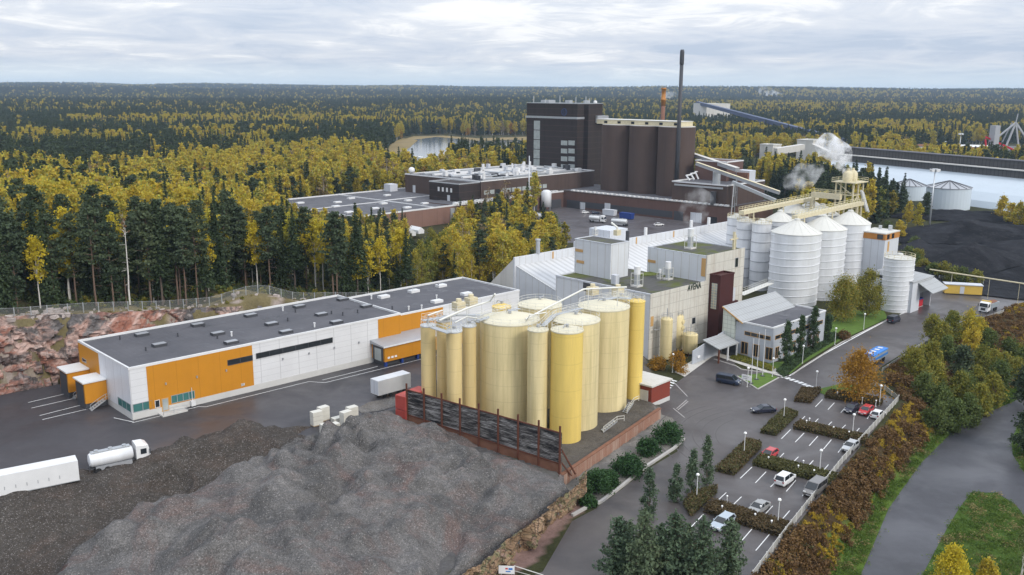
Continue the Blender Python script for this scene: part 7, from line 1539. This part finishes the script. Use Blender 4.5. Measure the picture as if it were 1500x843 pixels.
hedge('hedge row under the middle bays ending at the fence',q1([(815,582),(848,552),(1205,632),(1190,664)]),0.85); hedge('hedge row before the small red hatchback and white van-like car',qq2([(605,364),(640,330),(965,415),(930,446)]),0.9); hedge('hedge behind the parked cars of the top row',q1([(985,416),(1012,384),(1290,436),(1276,458)]),0.8)
hedge('lowest hedge row crossing the car park to the fence',qq2([(393,570),(430,530),(772,634),(742,684)]),0.9); hedge('hedge island beside the slender trees, nearest the pines',qq2([(305,535),(345,495),(443,465),(440,485),(335,585)]),0.8)
hedge('low dark green hedge below the poplar row',[(1148,553),(1180,525),(1230,495),(1222,489),(1160,528),(1138,545)],0.6,'poplar_leaves',60,None); hedge('low yellow green bed along the office front',[(1070,526),(1100,535),(1130,545),(1134,540),(1080,520)],0.45,'green_gold_leaves',60,None)
# -- single trees and shrubs that stand out
def solo(name, cat, label, tc, p, bark, leafm, group=None, scale=1.0):
    t, c = tc; s = thing(name, label, cat, p, rng.uniform(0,6.28), group); s.scale = (scale,)*3
    t.build('trunk', m_[bark], s); c.build('crown', m_[leafm], s); return s
solo('oak_tree','tree','broad orange autumn tree at the top of the car park',broadleaf(9.4,4.9,0.12,4.5,0.32,0.8),P(1256,584,0),'bark','oak_orange_leaves')
for px,py,h_,lab in ((1150,538,10.2,'tall columnar poplar nearest the flagpoles'),(1171,527,10.0,'columnar poplar second from the flagpoles'),(1190,514,10.6,'columnar poplar third from the flagpoles, before the flat roof'),(1212,501,6.5,'shorter columnar poplar at the far end of the row')):
    solo('poplar_tree','poplar',lab,broadleaf(h_,1.45,0.05,2.6,0.30,0.75),P(px,py,0),'bark','poplar_leaves','columnar poplars before the office')
solo('maple_tree','tree','big green gold tree before the middle white silo',broadleaf(11.5,5.0,0.12,5,0.34,0.85),P(1235,472,0),'bark','green_gold_leaves'); solo('maple_tree','tree','big gold tree before the farthest white silo',broadleaf(12.3,4.6,0.12,5,0.34,0.85),P(1269,464,0),'bark','green_gold_leaves'); solo('maple_tree','tree','smaller olive tree right of the two big gold trees',broadleaf(7,3.0,0.1,3,0.32),P(1292,452,0),'bark','willow_leaves')
solo('orange_bush','bush','yellow orange bush at the foot of the mill wall, left one',bush(3.0,1.9,2.2,0.25,34),P(962,541,0),'bark','oak_orange_leaves'); solo('orange_bush','bush','larger orange bush before the slim cream tanks',bush(4.6,2.1,2.4,0.25,40),P(992,546,0),'bark','oak_orange_leaves'); solo('rust_bush','bush','rust coloured low bush on the lawn by the road edge',bush(1.9,1.7,2,0.25,30),P(1236,497,0),'bark','bank_brown_leaves'); solo('rust_bush','bush','small rust coloured bush at the foot of the short ribbed tank',bush(1.8,1.4,2,0.25,24),P(1294,452,0),'bark','oak_orange_leaves')
for px,py,r_,h_,lab in ((978,645,2.6,2.6,'largest round dark green mountain pine shrub, nearest the junction'),(950,664,1.9,2.1,'dark green mountain pine shrub second from the junction'),(920,694,2.5,2.5,'wide dark green mountain pine shrub in the middle of the row'),(876,718,2.5,2.7,'dark green mountain pine shrub at the rock outcrop end'),(893,708,1.5,1.7,'small dark green shrub between the two lower mountain pines'),(862,738,1.1,1.0,'low shrub at the road below the mountain pines')):
    solo('mountain_pine_shrub','shrub',lab,bush(h_,r_,3.2,0.27,60),P(px,py,0.3),'bark','mugo_needles','mountain pine shrubs on the gravel slope')
for px,py,h_,lab in ((1034,712,8.2,'tallest slender young tree beside the hedge island'),(1013,722,6.8,'slender young tree left of the tallest one'),(990,735,5.6,'small slender young tree near the road'),(950,760,8.0,'slender young tree at the upper left of the foreground pines')):
    solo('young_tree','tree',lab,broadleaf(h_,1.2,0.05,2.0,0.24,0.6),P(px,py,0),'bark','foreground_needles','slender young trees')
for px,py,h_,r_,lab in ((905,858,9.4,3.0,'left foreground pine at the bottom of the photo'),(940,872,11.4,3.2,'tall foreground pine second from the left'),(985,866,10.6,3.2,'foreground pine in the middle of the clump'),(1025,872,10.2,3.0,'foreground pine right of the middle'),(1066,858,9.0,2.4,'right foreground pine standing over the lowest bays'),(966,838,6.6,2.4,'smaller pine inside the foreground clump'),(920,838,7.0,2.2,'small pine at the back left of the clump'),(1006,842,6.8,2.2,'small pine at the back right of the clump')):
    solo('foreground_pine','pine',lab,young_pine(h_,r_*0.92,1.5,0.27),P(px,py,0),'pine_bark','foreground_needles','pines at the bottom of the car park')
WL = ['green','olive','yellow green','gold tinged','bushy','upright','leaning','dense']
rs_ = np.random.default_rng(77)
SB = [(640,420,'g',6.5),(742,410,'g',7),(832,395,'b',7.5),(560,600,'g',7),(640,560,'g',7),(720,500,'w',6),(800,560,'s',8),(905,520,'g',7),(600,690,'w',6),(700,705,'w',6.5),(790,650,'g',7),(880,610,'g',7),(960,640,'g',7),(1000,560,'w',6),(930,430,'w',5.5),(1040,450,'w',5),(1085,520,'g',5),(760,760,'w',6.5),(680,780,'w',6),(840,730,'w',6),(850,460,'b',7),(620,640,'g',5),(520,650,'h',3),(450,640,'h',3),(900,680,'g',6),(540,560,'g',5),(1120,470,'w',5),(990,450,'h',3),(1060,400,'h',3),(1130,410,'h',3),(970,480,'g',4),(1020,500,'g',5),(1090,440,'g',4),(880,390,'b',5),(690,440,'g',6),(600,560,'g',6),(660,620,'g',6.5),(820,640,'w',6.5)]
for k,(X_,Y_,c_,h_) in enumerate(SB):
    px,py = 1180+X_/3.5125, 380+Y_/3.5125+14; x,y,_ = P(px,py,-2.0); z = float(height(np.array([x]),np.array([y]))[0])
    lab = {'g':'green gold leafy','b':'yellow birch like','w':'green willowy','s':'dark green pine like','h':'brown leaved low'}[c_]+' tree on the slope between the two roads'
    if c_ == 's': solo('slope_tree','tree',lab,pine(h_,2.4,0.15,3,0.35,0.8),(x,y,z),'pine_bark','pine_needles','trees on the slope between the roads')
    elif c_ == 'h': solo('slope_bush','bush','brown leaved low bush at the top of the slope',bush(2.4,2.0,2,0.3,30),(x,y,z),'bark','bank_brown_leaves','bushes at the top of the slope')
    else: solo('slope_tree','tree',lab,broadleaf(h_,2.6,0.06,2.6,0.34),(x,y,z),'bark',{'g':'green_gold_leaves','b':'birch_leaves','w':'willow_leaves'}[c_],'trees on the slope between the roads')
solo('dark_pine','pine','dark pine at the right edge beside the lower road',pine(11,3.4,0.08,6,0.33,0.8),P(1512,668,-5),'pine_bark','pine_needles'); solo('dark_pine','pine','second dark pine at the right edge behind the road bend',pine(8,2.6,0.1,4,0.33,0.8),P(1500,590,-4),'pine_bark','pine_needles')
solo('birch_tree','birch','yellow birch at the bottom right on the grass triangle',broadleaf(7.6,2.5,0.08,4.5,0.25),P(1388,884,-5),'birch_bark','bright_birch_leaves'); solo('birch_tree','birch','small gold birch right of the bottom right birch',broadleaf(5.0,1.5,0.1,2.5,0.25),P(1442,872,-5),'birch_bark','birch_leaves')
solo('bare_tree','tree','nearly bare thin tree in the lower right corner',broadleaf(8.0,2.0,0.3,0.6,0.22),P(1494,858,-5),'birch_bark','willow_leaves')
for k,(px,py,h_,c_) in enumerate(((1340,392,4.5,'willow_leaves'),(1352,402,5,'green_gold_leaves'),(1366,408,5,'willow_leaves'),(1381,410,6.5,'green_gold_leaves'),(1394,413,5,'green_gold_leaves'),(1330,380,4.5,'willow_leaves'),(1345,384,4.5,'green_gold_leaves'),(1410,414,4.5,'willow_leaves'),(1428,416,4,'green_gold_leaves'))):
    solo('yard_bush','bush','leafy green gold bush between the road bend and the coal yard',bush(h_,2.6,2,0.4,40),P(px,py,0),'bark',c_,'bushes between the road and the coal yard')
for k,(px,py,h_) in enumerate(((1466,322,11),(1480,326,9),(1492,330,10),(1506,332,11))): solo('yard_birch','birch','yellow leafed birch standing at the right end of the coal yard',broadleaf(h_,3.2,0.06,1.6,0.6),P(px,py,0),'birch_bark','birch_leaves','birches at the right end of the coal yard')
for k,(px,py,h_,kk) in enumerate(((1250,318,9,2),(1275,312,9,0),(1290,306,10,1),(1308,304,8,1),(1330,322,11,2),(1345,326,10,2),(1322,300,10,1),(1356,316,13,1),(1300,330,6,3),(1262,335,5,3),(1280,345,5,3),(1318,345,8,2),(1340,352,5,3),(1270,290,11,1),(1306,292,12,1))):
    x,y,_ = P(px,py,2); z = float(height(np.array([x]),np.array([y]))[0]); nm = ('dark spruce','dark pine','yellow birch','olive bush')[kk]+' on the grassy rise behind the white silos'; tc = (spruce(h_,2.2,0.05,1,0.6) if kk == 0 else pine(h_,2.6,0.2,1.6,0.5,0.8) if kk == 1 else broadleaf(h_,2.4,0.1,1.5,0.5) if kk == 2 else bush(h_*0.6,2.4,1.5,0.4,30))
    solo(('spruce_tree','pine_tree','birch_tree','rise_bush')[kk],('spruce','pine','birch','bush')[kk],nm,tc,(x,y,z),'bark',('spruce_needles','pine_needles','birch_leaves','willow_leaves')[kk],'trees on the grassy rise')
solo('aspen_tree','aspen','round green tree standing alone at the edge of the brewery yard',broadleaf(13,3.6,0.08,2.5,0.5),(*P(810,362,1.5)[:2],0.5),'bark','willow_leaves')
solo('dead_pine','dead tree','bare dead pine trunk at the forest edge above the rock cliff',pine(18,1.0,0.8,0.1,0.3),(*P(190,440,16)[:2],15.5),'birch_bark','bank_brown_leaves')
# ---------------------------------------------------------------- steam and air
def steam(label, path, dens, seed, nscale=0.35):
    rings = []; b = MB(); n = 18; P0 = Vector(path[0][0]); r_ = np.random.default_rng(seed); full = []
    for (a,ra),(c,rc) in zip(path,path[1:]):
        for k in range(5): f = k/5; full.append((Vector(a)+(Vector(c)-Vector(a))*f, ra+(rc-ra)*f))
    full.append((Vector(path[-1][0]),path[-1][1])); 
    for i,(p,r) in enumerate(full):
        d = (full[min(i+1,len(full)-1)][0]-full[max(i-1,0)][0]).normalized(); x = d.cross(Vector((0,1,0.02))).normalized(); y = d.cross(x)
        rr = r*(0.25 if i == len(full)-1 else 1)
        rings.append([(p-P0)+x*(rr*math.cos(2*math.pi*k/n)*(0.7+0.6*vnoise(k%n*0.9,i*0.8,1.0+seed)))+y*(rr*math.sin(2*math.pi*k/n)*(0.75+0.5*vnoise(k*0.7+9,i*0.7,1.2))) for k in range(n)])
    loft(b,[[tuple(q) for q in g] for g in rings])
    o = b.build('steam_plume', MATS['steam_%d' % seed], loc=P0); return tag(o,label,'steam','steam plumes','stuff')
for seed,dn,ns in ((1,1.1,0.30),(2,0.22,0.25),(3,0.16,0.22),(4,0.05,0.035),(5,0.06,0.04)):
    m = bpy.data.materials.new('steam_%d' % seed); m.use_nodes = True; t_ = m.node_tree; t_.nodes.clear(); o_ = t_.nodes.new('ShaderNodeOutputMaterial'); pv = t_.nodes.new('ShaderNodeVolumePrincipled'); t_.links.new(pv.outputs[0],o_.inputs['Volume'])
    pv.inputs['Color'].default_value = (0.97,0.97,0.98,1); pv.inputs['Density Attribute'].default_value = ''; tc_ = t_.nodes.new('ShaderNodeTexCoord'); nz = t_.nodes.new('ShaderNodeTexNoise'); t_.links.new(tc_.outputs['Object'],nz.inputs['Vector']); nz.inputs['Scale'].default_value = ns; nz.inputs['Detail'].default_value = 5; nz.inputs['Roughness'].default_value = 0.6
    mr = t_.nodes.new('ShaderNodeMapRange'); t_.links.new(nz.outputs['Fac'],mr.inputs[0]); mr.inputs[1].default_value = 0.46; mr.inputs[2].default_value = 0.72; mr.inputs[3].default_value = 0.0; mr.inputs[4].default_value = dn; t_.links.new(mr.outputs[0],pv.inputs['Density']); MATS['steam_%d' % seed] = m
V3 = lambda x,y,z,dy=0: tuple(Vector(P(x,y,z))+Vector((0,dy,0)))
def plume(pxs, dist):     # pixels on an upright plane at one distance
    out = []
    for x,y,r in pxs:
        d = ray(x,y); t = dist/d.y; p = Vector((0,0,CAM_H))+d*t; out.append((tuple(p), r*dist/FOC))
    return out
_d = stt.location.y
steam('thick white steam plume rising from the tan steel tower',plume([(1240,264,4),(1239,248,9),(1230,228,17),(1214,213,20),(1202,200,12)],_d+1),0.4,1)
steam('thin steam cloud drifting left of the tan steel tower',plume([(1205,246,9),(1190,252,18),(1168,264,17),(1146,272,9)],_d+45),0.1,2)
_p = P(1012,352,24); steam('thin steam rising from the ventilator on the higher mill roof',plume([(1011,348,5),(1016,330,14),(1018,312,22),(1022,294,20),(1014,276,10)],_p[1]+2),0.1,3)
steam('far white smoke cloud over the forest toward the horizon',plume([(1158,146,4),(1140,143,9),(1125,138,11),(1112,130,5)],4200),0.02,4); steam('far white smoke behind the two chimneys',plume([(1000,148,4),(985,140,7),(972,139,6),(966,138,2)],3300),0.02,5)
hz = MB().box(-13000,13000,-700,12600,-8,100).build('haze', [])
hm = bpy.data.materials.new('air_haze'); hm.use_nodes = True; t_ = hm.node_tree; t_.nodes.clear(); o_ = t_.nodes.new('ShaderNodeOutputMaterial'); pv = t_.nodes.new('ShaderNodeVolumePrincipled'); t_.links.new(pv.outputs[0],o_.inputs['Volume'])
pv.inputs['Color'].default_value = (0.62,0.78,1.0,1); pv.inputs['Density'].default_value = HAZE if 'HAZE' in globals() else 0.00007; pv.inputs['Density Attribute'].default_value = ''; pv.inputs['Anisotropy'].default_value = 0.2
hz.data.materials.append(hm); struct(hz,'stuff')
